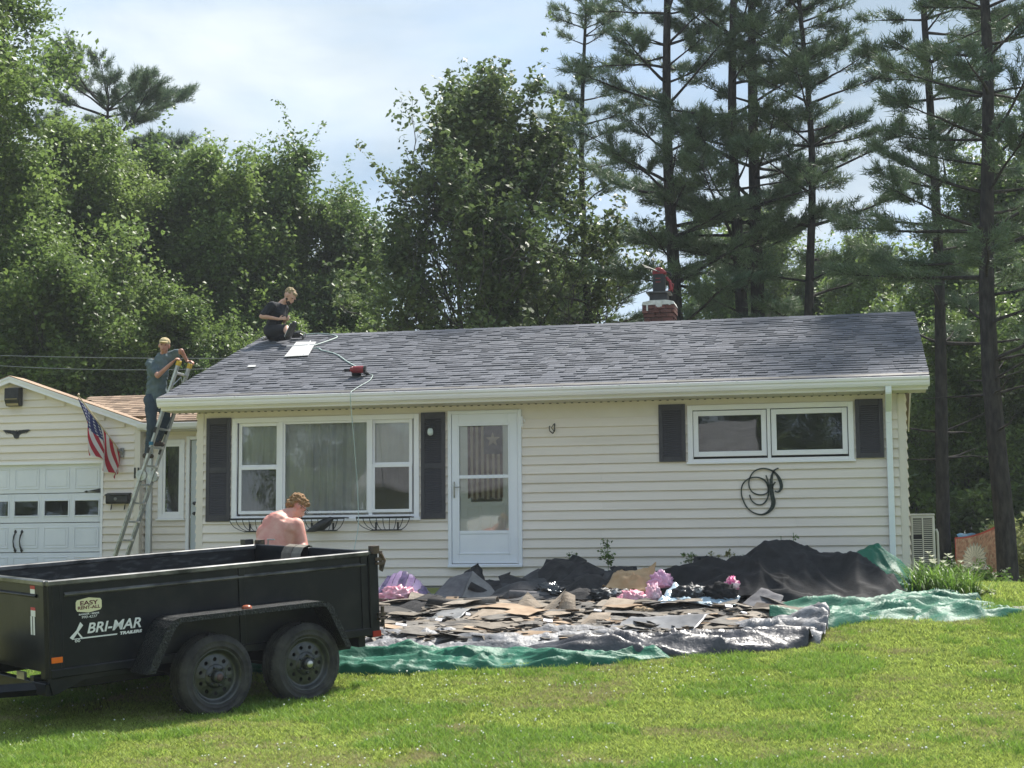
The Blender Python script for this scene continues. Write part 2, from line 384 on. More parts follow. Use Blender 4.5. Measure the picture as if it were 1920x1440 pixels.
# sheathing behind the boards, side and back walls, interior box
mb = MB()
zz = sorted(set([-.3, 2.24] + [w for q in wins for w in q[2:]])); xx = sorted(set([HX0, HX1] + [w for q in wins for w in q[:2]]))
for a, b in zip(xx, xx[1:]):
    for c, d in zip(zz, zz[1:]):
        xm, zm = (a + b) / 2, (c + d) / 2
        if not any(q[0] < xm < q[1] and q[2] < zm < q[3] for q in wins): mb.box(a, b, .001, .09, c, d)
mb.build('front_wall', M_DARK, house)
mb = MB(); mb.box(HX0, HX1, HD - .1, HD, -.3, 2.24); mb.build('rear_wall', M_SID, house)
mb = MB(); mb.box(HX0 + .1, HX1 - .1, .1, HD - .1, -.3, -.2); mb.box(HX0 + .1, HX1 - .1, .1, HD - .1, 2.2, 2.24); mb.box(-4.2, -4.1, .1, HD - .1, -.2, 2.2)
mb.build('interior_wall', mat('room_wall', (.25, .24, .22), rough=.9), house)
for side, x in (('L', HX0), ('R', HX1)):
    Mx = Matrix.Translation((x, 0, 0)) @ (Matrix.Rotation(R(90), 4, 'Z') if side == 'R' else Matrix.Rotation(R(-90), 4, 'Z'))
    sgn = 1 if side == 'R' else -1
    if side == 'L': Mx = Mx @ Matrix.Translation((-HD, 0, 0))
    # gable: boards up to the roof slope
    def zf(lo, hi, L_=side):
        top = hi; lim = RZE + RSL * (0 + .5) - .12
        if top <= lim: return (0, HD)
        dy = (top - lim) / RSL
        return (dy, HD - dy)
    siding(house, .1, HD, -.254, 3.6, [], Mx, zfun=zf)
    mb = MB(); mb.add([(0, 0, -.3), (HD, 0, -.3), (HD, 0, 2.45), (HD / 2, 0, 3.65), (0, 0, 2.45), (0, .08, -.3), (HD, .08, -.3), (HD, .08, 2.45), (HD / 2, .08, 3.65), (0, .08, 2.45)],
        [(0, 1, 2, 3, 4), (5, 9, 8, 7, 6), (0, 5, 6, 1), (1, 6, 7, 2), (2, 7, 8, 3), (3, 8, 9, 4), (4, 9, 5, 0)], Mx)
    mb.build('side_wall', M_TRIM, house)
mb = MB(); mb.box(HX0 - .01, HX1 + .01, .0, HD, -.6, -.26); mb.build('foundation', mat('foundation_concrete', (.33, .32, .3), (.42, .41, .39), scale=5, rough=.9), house)

# roof deck, soffit, fascia, gutter
def slope_pt(u, off=0):    # u = distance up the slope from the eave, off = height above the deck
    L = math.sqrt(1 + RSL * RSL); return (-.5 + u / L - off * RSL / L, RZE - .02 + u * RSL / L + off / L)
SLEN = (RYR + .5) * math.sqrt(1 + RSL * RSL)
mb = MB()
ye, ze = slope_pt(0); yr, zr = slope_pt(SLEN)
mb.prism([(ye, ze - .02), (ye, ze), (yr, zr), (2 * yr - ye, ze), (2 * yr - ye, ze - .02), (yr, zr - .12)], RX0 + .02, RX1 - .02)
mb.build('roof_deck', M_WOOD, house)
mb = MB()
for x in (RX0, RX1 - .02):
    mb.prism([(ye, ze - .14), (ye, ze + .005), (yr, zr + .005), (yr, zr - .14)], x, x + .02)
    mb.prism([(yr, zr - .14), (yr, zr + .005), (2 * yr - ye, ze + .005), (2 * yr - ye, ze - .14)], x, x + .02)
mb.build('rake_board', M_GUT, house)
k = 0; x = RX0 + .03
while x < RX1 - .05:                                                   # soffit panels with vent ribs
    w = min(.305, RX1 - .03 - x); mb = MB(); mb.box(x + .002, x + w - .002, -.42, -.012, 2.245, 2.252)
    for j in range(3): mb.box(x + .02 + j * .1, x + .026 + j * .1, -.40, -.03, 2.241, 2.245)
    mb.build('soffit_panel', M_SOF, house); x += .305
mb = MB()
for i in range(int((RX1 - RX0) / .1)):
    xx_ = RX0 + .1 + i * .1016; mb.box(xx_, xx_ + .028, -.034, -.010, 2.236, 2.2448)
mb.build('soffit_vent', M_DARK, house)
mb = MB(); mb.box(RX0 + .01, RX1 - .01, -.44, -.422, 2.25, 2.43); mb.build('fascia', M_GUT, house)
gp = [(-.441, 2.29), (-.50, 2.285), (-.505, 2.292), (-.535, 2.30), (-.553, 2.335), (-.556, 2.36), (-.572, 2.375), (-.578, 2.41), (-.570, 2.414), (-.562, 2.408), (-.56, 2.385), (-.545, 2.37), (-.54, 2.335), (-.525, 2.308), (-.50, 2.298), (-.446, 2.30)]
mb = MB(); mb.prism(gp, RX0 - .0, RX1 + .01)
for x in (RX0, RX1 + .01): mb.prism([(-.441, 2.29), (-.535, 2.298), (-.553, 2.335), (-.572, 2.375), (-.578, 2.41), (-.441, 2.41)], x - .003, x)
mb.build('gutter', M_GUT, house)
mb = MB()
for i in range(14): xx_ = RX0 + .4 + i * .78; mb.box(xx_, xx_ + .02, -.583, -.44, 2.409, 2.417)
mb.build('gutter_hanger', M_GUT, house)
mb = MB(); mb.prism([(-.44, 2.415), (-.515, 2.43), (-.515, 2.437), (-.4, 2.475), (-.4, 2.465)], RX0 - .005, RX1 + .005)
mb.build('drip_edge', mat('drip_edge_brown', (.05, .05, .045), (.14, .13, .12), scale=4, rough=.6, stretch=(.5, 1, 1)), house)
# downspout with elbow
mb = MB(); X = .445
for pth in [[(X, -.50, 2.30), (X, -.50, 2.22), (X, -.075, 2.02), (X, -.075, -.2)]]:
    for a, b in zip(pth, pth[1:]):
        a, b = V(a), V(b); d = b - a; m = (a + b) / 2; q = d.to_track_quat('Z', 'Y')
        mb.cbox(m, (.078, .058, d.length + .02), q)
for z in (2.0, 1.85, .1):
    mb.box(X - .042, X + .042, -.108, -.004, z, z + .012)
mb.build('downspout', mat('downspout_white', (.72, .77, .80), (.78, .82, .84), scale=3, rough=.35), house, bevel=.006)

# shingles, course by course; the lowest courses piece by piece, the rest as one field
EXP = .143; NC = int(SLEN / EXP)
sl_ang = math.atan(RSL)
MS = Matrix.Translation((0, -.5, RZE - .02)) @ Matrix.Rotation(sl_ang, 4, 'X')
def shingle_row(c, pieces, field):
    u0 = c * EXP - .03; off = rnd.uniform(0, .3); x = RX0 - .012 - off; first = True
    base = .004
    while x < RX1 + .012:
        w = rnd.choice([.08, .11, .14, .17, .2, .25]) ; a, b = max(x, RX0 - .012), min(x + w, RX1 + .012)
        if b - a > .015:
            th = rnd.choice([.006, .013, .018]); gap = .0015
            vs = [(a + gap, u0, base), (b - gap, u0, base), (b - gap, u0, base + th + .003), (a + gap, u0, base + th + .003), (a + gap, u0 + EXP + .02, base - .002), (b - gap, u0 + EXP + .02, base - .002), (b - gap, u0 + EXP + .02, base + .0035), (a + gap, u0 + EXP + .02, base + .0035)]
            fs = [(0, 1, 2, 3), (3, 2, 6, 7), (0, 3, 7, 4), (1, 5, 6, 2), (0, 4, 5, 1), (4, 7, 6, 5)]
            if len(pieces) < 298 and c < 6: m_ = MB(); m_.add(vs, fs, MS); pieces.append(m_)
            else: field.add(vs, fs, MS)
        x += w
pieces = []; field = MB()
for c in range(NC): shingle_row(c, pieces, field)
for p in pieces: p.build('shingle', M_SHING, house, fix=False)
tag(field.build('shingle_field', M_SHING, house, fix=False), kind='stuff')
mb = MB(); mb.add([(RX0, yr, zr + .006), (RX1, yr, zr + .006), (RX1, 2 * yr - ye, ze + .006), (RX0, 2 * yr - ye, ze + .006), (RX0, yr, zr - .002), (RX1, yr, zr - .002), (RX1, 2 * yr - ye, ze - .002), (RX0, 2 * yr - ye, ze - .002)], [(0, 1, 2, 3), (4, 7, 6, 5), (0, 4, 5, 1), (2, 6, 7, 3), (0, 3, 7, 4), (1, 5, 6, 2)])
mb.build('rear_roof', M_SHING, house)
for i in range(44):                                                    # ridge caps
    x = RX0 + i * .243; z = zr + .012 + .006 * noise.noise(V((x, 0, 0)))
    mb = MB(); mb.add([(x, yr - .14, z - .045), (x, yr, z + .006), (x, yr + .14, z - .045), (min(x + .25, RX1), yr - .14, z - .049), (min(x + .25, RX1), yr, z), (min(x + .25, RX1), yr + .14, z - .049)], [(0, 3, 4, 1), (1, 4, 5, 2), (0, 1, 2), (3, 5, 4), (0, 2, 5, 3)])
    if x < RX1 - .1: mb.build('ridge_cap', M_SHING, house, fix=False)

# chimney
ch = put('chimney', MB().box(-3.27, -2.87, 4.12, 4.5, 3.3, 4.13).mesh('chimney', mat('mortar', (.30, .25, .22), rough=.95)), house)
M_BRK = mat('red_brick', (.10, .042, .036), (.16, .07, .055), scale=7, rough=.9, bump=.6, bscale=50, rand=.25)
bm_s = {}
def brick(cx, cy, z, lx, ly):
    kx = (round(lx, 3), round(ly, 3))
    if kx not in bm_s: m_ = MB(); m_.box(-lx / 2, lx / 2, -ly / 2, ly / 2, 0, .058); bm_s[kx] = m_.mesh('brick', M_BRK)
    put('brick', bm_s[kx], ch, (cx + rnd.uniform(-.0015, .0015), cy + rnd.uniform(-.002, .002), z))
for r_ in range(11):
    z = 3.45 + r_ * .068; e = (.03 if r_ >= 9 else (.015 if r_ == 8 else 0))
    w2, y0, y1 = .235 + e, 4.085 - e, 4.535 + e; offs = .115 if r_ % 2 else 0
    x = -3.07 - w2; end = -3.07 + w2
    while x < end - .01:
        l = .195 if not (r_ % 2 and x < -3.07 - w2 + .01) else .1
        l = min(l, end - x); brick(x + l / 2, y0 + .045, z, l - .01, .09); x += l
    y = y0 + .095
    while y < y1 - .02:
        l = min(.2, y1 - y); brick(-3.07 + w2 - .045, y + l / 2, z, .09, l - .01); brick(-3.07 - w2 + .045, y + l / 2, z, .09, l - .01); y += l
mb = MB(); mb.prism([(-.27, 0), (.27, 0), (.25, .05), (.12, .075), (-.12, .075), (-.25, .05)], 4.06, 4.56, 'y', Matrix.Translation((-3.07, 0, 4.196)))
for q in range(7): xq = -3.30 + rnd.random() * .44; mb.box(xq, xq + .02 + .05 * rnd.random(), 4.050 - q * .0005, 4.06, 4.19 - .10 * rnd.random() ** 2, 4.25)
mb.build('mortar_cap', mat('white_mortar', (.5, .5, .46), (.7, .7, .66), scale=12, rough=.95, bump=.6, bscale=30), ch)
mb = MB(); mb.box(-3.22, -2.93, 4.15, 4.45, 4.26, 4.40); mb.build('flue_tile', mat('flue_soot', (.03, .03, .035), (.06, .06, .065), scale=6, rough=.8), ch)
mb = MB(); mb.box(-3.27, -2.88, 4.10, 4.5, 4.40, 4.425); mb.build('flue_cap', mat('galvanised_cap', (.05, .052, .055), (.14, .14, .14), scale=8, rough=.5, metal=.3), ch)

# ------------------------------------------------------------------ windows
def frame_ring(mb, x0, x1, z0, z1, w, y0, y1, wt=None, wb=None):
    wt = w if wt is None else wt; wb = w if wb is None else wb
    mb.box(x0, x0 + w, y0, y1, z0, z1); mb.box(x1 - w, x1, y0, y1, z0, z1)
    mb.box(x0 + w, x1 - w, y0, y1, z1 - wt, z1); mb.box(x0 + w, x1 - w, y0, y1, z0, z0 + wb)
def curtain(x0, x1, z0, z1, y, n, amp, parent, m, seed=0):
    mb = MB(); q = random.Random(seed); cols = int((x1 - x0) / .012); rows = 6; vs = []
    for j in range(rows + 1):
        for i in range(cols + 1):
            x = x0 + (x1 - x0) * i / cols; t = j / rows
            ph = noise.noise(V((x * 2.2, seed, 0))) * 5
            yy = y + amp * (math.sin(x * n + ph) * (1 - .25 * t) + .35 * math.sin(x * n * 2.3 + ph * 2 + t))
            vs.append((x, yy, z1 + (z0 - z1) * t))
    fs = [(j * (cols + 1) + i, j * (cols + 1) + i + 1, (j + 1) * (cols + 1) + i + 1, (j + 1) * (cols + 1) + i) for j in range(rows) for i in range(cols)]
    mb.add(vs, fs); return mb.build('curtain', m, parent, smooth=True, fix=False)
def pane(x0, x1, z0, z1, y, parent):
    mb = MB(); mb.box(x0, x1, y, y + .004, z0, z1); return mb.build('pane', M_GLASS, parent)
M_SCR = bpy.data.materials.new('insect_screen'); M_SCR.use_nodes = True; nt_ = M_SCR.node_tree; ms_ = N(nt_, 'ShaderNodeMixShader'); ms_.inputs[0].default_value = .5; tb_ = N(nt_, 'ShaderNodeBsdfTransparent')
nt_.nodes['Principled BSDF'].inputs['Base Color'].default_value = (.02, .02, .022, 1); nt_.nodes['Principled BSDF'].inputs['Roughness'].default_value = .8
nt_.links.new(tb_.outputs[0], ms_.inputs[1]); nt_.links.new(nt_.nodes['Principled BSDF'].outputs[0], ms_.inputs[2]); nt_.links.new(ms_.outputs[0], nt_.nodes['Material Output'].inputs[0])
# picture window with two double-hung flankers
w1 = MB(); frame_ring(w1, -8.77, -5.98, .68, 2.15, .075, -.036, .02, .07, .06); w1.box(-8.79, -5.96, -.05, -.036, .655, .70)
win1 = w1.build('window', M_WHITE, house, bevel=.004)
mb = MB()
for a, b in [(-8.055, -8.0), (-6.72, -6.665)]: mb.box(a, b, -.028, .05, .74, 2.08)
mb.build('mullion', M_WHITE, win1)
for x0, x1, dz in [(-8.66, -8.055, 0), (-6.665, -6.085, .0)]:
    mb = MB(); frame_ring(mb, x0 - .02, x1, 1.425, 2.08, .05, .006, .03); mb.build('upper_sash', M_WHITE, win1, bevel=.003); pane(x0 + .03, x1 - .05, 1.47, 2.03, .018, win1)
    mb = MB(); frame_ring(mb, x0 - .01, x1, .77, 1.45, .045, -.018, .004); mb.build('lower_sash', M_WHITE, win1, bevel=.003); pane(x0 + .02, x1 - .04, .81, 1.41, -.008, win1); mb = MB(); mb.box(x0 + .02, x1 - .04, .0045, .0055, .81, 1.41); mb.build('insect_screen', M_SCR, win1)
mb = MB(); frame_ring(mb, -8.0, -6.72, .77, 2.08, .032, -.012, .03); mb.build('fixed_sash', M_WHITE, win1, bevel=.003); pane(-7.97, -6.75, .80, 2.05, .008, win1)
M_C2 = mat('blue_curtain', (.70, .68, .72), (.86, .84, .87), scale=3, rough=.9, trans=.1)
curtain(-8.68, -8.06, .74, 2.08, .07, 26, .018, win1, M_CURT, 1); curtain(-6.7, -6.05, .74, 2.08, .07, 30, .018, win1, M_CURT, 2)
curtain(-7.99, -7.58, .74, 2.08, .08, 34, .010, win1, M_CURT, 3); curtain(-7.60, -6.98, .74, 2.08, .10, 38, .03, win1, M_C2, 4); curtain(-7.0, -6.73, .74, 2.08, .08, 30, .012, win1, M_CURT, 5)
# high double slider
w2 = MB(); frame_ring(w2, -2.21, -.01, 1.38, 2.16, .07, -.036, .02, .07, .045); w2.box(-2.23, .01, -.052, -.036, 1.36, 1.39); w2.box(-1.145, -1.10, -.03, .03, 1.425, 2.09)
win2 = w2.build('window', M_WHITE, house, bevel=.004)
for x0, x1 in [(-2.135, -1.155), (-1.09, -.09)]:
    mb = MB(); frame_ring(mb, x0, x1, 1.46, 2.08, .068, -.012, .02); mb.build('sash', M_WHITE, win2, bevel=.004); pane(x0 + .06, x1 - .06, 1.52, 2.02, .004, win2)
mb = MB(); mb.box(-2.2, -.02, .14, .15, 1.4, 2.12); mb.build('blind', mat('dark_blind', (.05, .05, .055), rough=.8), win2)

# shutters with louvers
lv = MB().add([(-.5, -.004, 0), (.5, -.004, 0), (.5, -.013, .004), (-.5, -.013, .004), (-.5, -.003, .022), (.5, -.003, .022)], [(0, 1, 2, 3), (3, 2, 5, 4), (0, 4, 5, 1), (0, 3, 4), (1, 5, 2)]).mesh('louver', M_SHUT)
def shutter(x0, x1, z0, z1, secs):
    mb = MB(); mb.box(x0, x1, -.030, -.017, z0, z1)
    e = .055; ys = (-.046, -.030)
    edges = [z0] + [v for s_ in secs for v in s_] + [z1]
    mb.box(x0, x0 + e, *ys, z0, z1); mb.box(x1 - e, x1, *ys, z0, z1)
    for a, b in zip(edges[::2], edges[1::2]): mb.box(x0 + e, x1 - e, *ys, a, b)
    s_o = mb.build('shutter', M_SHUT, house, bevel=.003)
    for a, b in secs:
        n = int((b - a) / .0265)
        for i in range(n): put('louver', lv, s_o, ((x0 + x1) / 2, -.030, a + i * (b - a) / n + .002), scale=(x1 - x0 - 2 * e, 1, 1))
shutter(-9.16, -8.79, .67, 2.16, [(.76, 1.37), (1.45, 2.07)]); shutter(-5.95, -5.6, .67, 2.16, [(.76, 1.37), (1.45, 2.07)])
shutter(-2.6, -2.24, 1.40, 2.18, [(1.47, 2.1)]); shutter(.015, .375, 1.40, 2.18, [(1.47, 2.1)])

# ------------------------------------------------------------------ front door: storm door and the door behind it
mb = MB(); frame_ring(mb, -5.56, -4.51, .0, 2.17, .05, -.045, .03, .05, .04); mb.box(-5.56, -4.51, -.08, -.045, -.005, .03)
sd_ = mb.build('storm_door', M_DOORW, house, bevel=.004)
mb = MB(); x0, x1 = -5.505, -4.57
mb.box(x0, -5.40, -.03, -.004, .05, 2.12); mb.box(-4.70, x1, -.03, -.004, .05, 2.12)
for a, b in [(.05, .185), (.455, .50), (1.222, 1.270), (1.965, 2.12)]: mb.box(-5.40, -4.70, -.03, -.004, a, b)
mb.box(-5.40, -4.70, -.022, -.008, .185, .455)
for a, b, c, d in [(-5.43, -4.67, .175, .195), (-5.43, -4.67, 1.955, 1.985), (-5.42, -5.40, .185, 1.965), (-4.70, -4.68, .185, 1.965)]: mb.box(a, b, -.037, -.03, c, d)
mb.build('door_panel', M_DOORW, sd_, bevel=.003)
mb = MB(); mb.box(x1 + .002, x1 + .014, -.034, -.02, .05, 2.12); mb.build('hinge', M_GUT, sd_)
pane(-5.40, -4.70, 1.27, 1.965, -.016, sd_); pane(-5.40, -4.70, .50, 1.222, -.016, sd_)
mb = MB(); mb.tube([(-5.47, -.034, .965), (-5.47, -.040, .98), (-5.47, -.040, 1.16), (-5.47, -.034, 1.175)], .018, 8, squash=.5); mb.tube([(-5.47, -.04, 1.10), (-5.47, -.075, 1.10), (-5.385, -.078, 1.105)], .008, 6)
mb.build('handle', mat('door_handle_nickel', (.35, .34, .3), rough=.3, metal=.9), sd_, smooth=True)
mb = MB(); mb.box(-5.5, -5.24, .05, .09, .03, 2.13); mb.box(-4.80, -4.57, .05, .09, .03, 2.13); mb.box(-5.24, -4.80, .05, .09, .03, .90); mb.box(-5.24, -4.80, .05, .09, 1.97, 2.13)
for a, b in [(-5.31, -5.09), (-4.97, -4.75)]:
    frame_ring(mb, a, b, .22, .85, .025, .04, .05); mb.box(a + .05, b - .05, .042, .05, .27, .80)
fd = mb.build('front_door', mat('front_door_white', (.84, .85, .85), rough=.35), house, bevel=.003, loc=(0, -.034, 0))
M_FN = mat('old_navy_cloth', (.045, .05, .075), rough=.9); M_FT = mat('tea_stained_cloth', (.42, .35, .28), (.5, .42, .34), scale=9, rough=.9); M_FR = mat('dark_red_cloth', (.075, .03, .035), rough=.9)
mb = MB(); xa, xb = -5.285, -4.785; n = 13; w_ = (xb - xa) / n
for i in range(n):
    mb.cur = 0 if i % 2 == 0 else 1; top = 1.955 if i < 6 else 1.56
    x = xa + i * w_; zb = .94 + .02 * math.sin(i * 1.6)
    y = .034 + .006 * math.sin(i * 1.3); y2 = .034 + .006 * math.sin((i + 1) * 1.3)
    mb.add([(x, y, zb), (x + w_, y2, .94 + .02 * math.sin((i + 1) * 1.6)), (x + w_, y2, top), (x, y, top)], [(0, 1, 2, 3)])
mb.cur = 2; mb.add([(xa + 6 * w_, .033, 1.56), (xb, .033, 1.56), (xb, .033, 1.955), (xa + 6 * w_, .033, 1.955)], [(0, 1, 2, 3)])
mb.cur = 1; cx, cz = xa + 9.4 * w_, 1.76; pts = [(cx + (.105 if k % 2 == 0 else .045) * math.sin(k * math.pi / 5), .029, cz + (.105 if k % 2 == 0 else .045) * math.cos(k * math.pi / 5)) for k in range(10)]
mb.add(pts + [(cx, .026, cz)], [(k, (k + 1) % 10, 10) for k in range(10)])
mb.build('flag_curtain', [M_FR, M_FT, M_FN], fd, fix=False)
# ------------------------------------------------------------------ garage with gable front
GY = 3.05
garage = thing('garage', 'cream sided garage with low gable and white sectional door', 'garage', (0, 0, 0))
GX0, GX1, GPX = -16.34, -11.64, -13.99
GM = Matrix.Translation((0, GY, 0))
def gz(x): return 3.17 - .347 * abs(x - GPX)
def gzf(lo, hi):
    if hi < gz(GX1): return (GX0, GX1)
    d = (3.17 - hi) / .347; return (GPX - d, GPX + d)
siding(garage, GX0 + .1, GX1 - .1, -.34, 3.14, [(-15.65, -12.33, -.4, 1.74)], GM, zfun=lambda lo, hi: tuple(sorted((max(gzf(lo, hi)[0], GX0 + .1), min(gzf(lo, hi)[1], GX1 - .1)))))
mb = MB(); mb.box(GX1 - .10, GX1 + .004, GY - .022, GY + .1, -.4, 2.33); mb.box(GX0, GX0 + .1, GY - .022, GY + .1, -.4, 2.33); mb.build('corner_trim', M_TRIM, garage, bevel=.004)
mb = MB(); mb.add([(GX0, GY, 1.74), (GX1, GY, 1.74), (GX1, GY, 2.35), (GPX, GY, 3.16), (GX0, GY, 2.35)] + [(GX0, GY + .08, 1.74), (GX1, GY + .08, 1.74), (GX1, GY + .08, 2.35), (GPX, GY + .08, 3.16), (GX0, GY + .08, 2.35)], [(0, 1, 2, 3, 4), (5, 9, 8, 7, 6), (0, 5, 6, 1), (1, 6, 7, 2), (2, 7, 8, 3), (3, 8, 9, 4), (4, 9, 5, 0)])
mb.box(GX0, -15.65, GY, GY + .08, -.4, 1.74); mb.box(-12.33, GX1, GY, GY + .08, -.4, 1.74)
mb.build('front_wall', M_TRIM, garage)
mb = MB(); mb.box(GX1 - .1, GX1 - .002, GY + .1, GY + .6, -.4, 2.3); mb.box(GX0, GX0 + .1, GY + .1, GY + .6, -.4, 2.3); mb.box(GX0, GX1 - .1, GY + .5, GY + .6, -.4, 2.3); mb.build('side_wall', M_SID, garage)
siding(garage, 0.1, .28, -.34, 2.2, [], Matrix.Translation((GX1, GY, 0)) @ Matrix.Rotation(R(90), 4, 'Z'))
for sg in (-1, 1):                                                     # rake: two stepped white bands, roof slab
    def rp(d, off): return (GPX + sg * d * .9448, 3.235 - .3275 * d + off)
    mb = MB()
    for y0, y1, a, b in [(GY - .16, GY - .145, -.035, .0), (GY - .145, GY - .13, -.105, -.03), (GY - .13, GY, -.108, -.10)]:
        p0, p1 = rp(0, a), rp(2.76, a); q0, q1 = rp(0, b), rp(2.76, b); mb.prism([p0, p1, q1, q0], y0, y1, 'y')
    mb.build('rake_board', M_GUT, garage)
    mb = MB(); p0, p1 = rp(0, .0), rp(2.78, .0); q0, q1 = rp(0, .014), rp(2.78, .014); mb.prism([p0, p1, q1, q0], GY - .165, GY + .35, 'y'); mb.build('roof', M_SHBR, garage)
mb = MB(); frame_ring(mb, -15.69, -12.29, -.42, 1.78, .04, GY - .03, GY + .04, .045, .0); mb.build('door_frame', M_WHITE, garage, bevel=.004)
M_GD = mat('garage_door_white', (.68, .70, .75), (.74, .755, .80), scale=2, rough=.4)
gd = thing('garage_door', None, None); gd.parent = garage
rows_ = [(1.25, 1.74), (.755, 1.245), (.26, .75), (-.235, .255)]
for r_, (z0, z1) in enumerate(rows_):
    mb = MB(); wd = 3.32 / 6
    if r_ != 1: mb.box(-15.65, -12.33, GY + .03, GY + .06, z0 + .003, z1 - .003)
    for c in range(6):
        a = -15.65 + c * wd; x0, x1 = a + .05, a + wd - .05
        if r_ == 1: frame_ring(mb, a, a + wd, z0 + .003, z1 - .003, .058, GY + .03, GY + .06, .125, .115); frame_ring(mb, x0 - .01, x1 + .01, z0 + .10, z1 - .105, .022, GY + .018, GY + .03)
        else:
            frame_ring(mb, x0, x1, z0 + .07, z1 - .07, .018, GY + .022, GY + .03); mb.box(x0 + .045, x1 - .045, GY + .024, GY + .03, z0 + .115, z1 - .115)
    po = mb.build('door_panel', M_GD, gd, bevel=.003)
    if r_ == 1:
        for c in range(6): a = -15.65 + c * wd; m_ = MB(); m_.box(a + .058, a + wd - .058, GY + .04, GY + .044, z0 + .11, z1 - .12); m_.build('pane', M_GLASS, gd)
mb = MB(); mb.box(-15.6, -12.4, GY + .5, GY + .52, -.3, 1.7); mb.box(-15.65, -12.33, GY + .06, GY + .5, 1.74, 1.76); mb.build('interior_wall', M_DARK, garage)
mb = MB()
for s_, xe in ((1, -12.36), (-1, -15.62)):
    mb.add([(xe, GY + .028, 1.255), (xe, GY + .028, 1.315), (xe - s_ * .22, GY + .028, 1.278), (xe - s_ * .225, GY + .028, 1.294), (xe - s_ * .27, GY + .028, 1.270), (xe - s_ * .31, GY + .028, 1.264), (xe, GY + .014, 1.250), (xe, GY + .014, 1.318), (xe - s_ * .22, GY + .020, 1.268), (xe - s_ * .22, GY + .020, 1.278), (xe - s_ * .255, GY + .020, 1.285), (xe - s_ * .30, GY + .020, 1.268), (xe - s_ * .255, GY + .020, 1.252)],
       [(6, 7, 9, 8), (9, 10, 11, 12, 8), (0, 1, 7, 6)])
mb.build('hinge_strap', M_BLACK, gd, fix=False)
for x in (-13.90, -13.78):
    mb = MB(); mb.tube([(x, GY + .02, .30), (x - .012, GY - .01, .36), (x - .02, GY - .022, .45), (x - .012, GY - .01, .54), (x, GY + .02, .60)], [.012, .013, .009, .013, .012], 6)
    for z in (.295, .605): mb.cbox((x, GY + .02, z), (.045, .012, .03)); mb.cbox((x, GY + .02, z + (.02 if z > .4 else -.02)), (.02, .012, .03))
    mb.build('handle', M_BLACK, gd)
# things on the garage front
t = thing('wall_lamp', 'black box flood lamp with amber lens high on garage gable', 'wall lamp', (-13.93, GY - .02, 2.73))
mb = MB(); mb.prism([(0, 0), (-.10, .0), (-.16, .10), (-.16, .30), (-.02, .32), (0, .3)], -.13, .13); mb.build('housing', M_BLACK, t, bevel=.008)
mb = MB(); mb.add([(-.11, -.106, .005), (.11, -.106, .005), (.11, -.166, .12), (-.11, -.166, .12)], [(0, 1, 2, 3)]); mb.build('lens', mat('lamp_lens', (.32, .26, .16), rough=.25), t, fix=False)
mb = MB(); q = [(0, 0), (.03, .03), (.05, .045), (.13, .055), (.22, .06), (.26, .05), (.22, .03), (.16, .005), (.10, -.01), (.06, -.03), (.05, -.065), (.03, -.09), (0, -.095)]
pp = q + [(-a, b) for a, b in q[::-1][1:-1]]
mb.prism([(a, b) for a, b in pp], -.028, -.010, 'y', Matrix.Translation((-13.90, GY, 2.275)))
mb.tube([(-13.90, GY - .03, 2.26), (-13.90, GY - .035, 2.30), (-13.885, GY - .04, 2.315)], [.03, .022, .012], 8)
for i in range(5):
    for s_ in (-1, 1): mb.tube([(-13.90 + s_ * (.06 + i * .04), GY - .03, 2.325 - .004 * i), (-13.90 + s_ * (.05 + i * .03), GY - .028, 2.275 - .004 * i)], [.007, .003], 4)
tag(mb.build('eagle_plaque', M_BLACK), 'black spread-winged eagle plaque on the garage siding', 'wall plaque')
for x, k in ((-11.715, 0), (-11.655, 1)): pass
t = thing('house_number', 'black house number 11 on the garage corner trim', 'house number', (-11.69, GY - .024, 1.55))
nm = text_mesh('digit', '1', .25, M_BLACK, .006, .002)
for dx in (-.032, .032): put('digit', nm, t, (dx, -.006, 0), (R(90), 0, 0))
t = thing('mailbox', 'black wall mailbox with two newspaper hooks', 'mailbox', (-11.99, GY - .02, 1.05))
mb = MB(); mb.prism([(0, .0), (-.10, .0), (-.12, .03), (-.12, .14), (0, .16)], -.2, .2); mb.build('box', M_BLACK, t, bevel=.006)
mb = MB(); mb.prism([(0, .155), (-.13, .135), (-.135, .15), (-.02, .185), (0, .18)], -.215, .215); mb.build('lid', M_BLACK, t, bevel=.004)
mb = MB(); mb.lathe([(.001, -.004), (.028, -.003), (.028, .003), (.001, .004)], 10, 'y', Matrix.Translation((-.02, -.122, .08))); mb.build('emblem', mat('pewter', (.18, .18, .18), rough=.4, metal=.6), t)
for x in (-.13, .11):
    mb = MB(); mb.tube([(x, -.02, .0), (x, -.03, -.08), (x, -.06, -.10), (x + .02, -.1, -.09), (x + .03, -.1, -.02)], .006, 5); mb.build('newspaper_hook', M_BLACK, t)
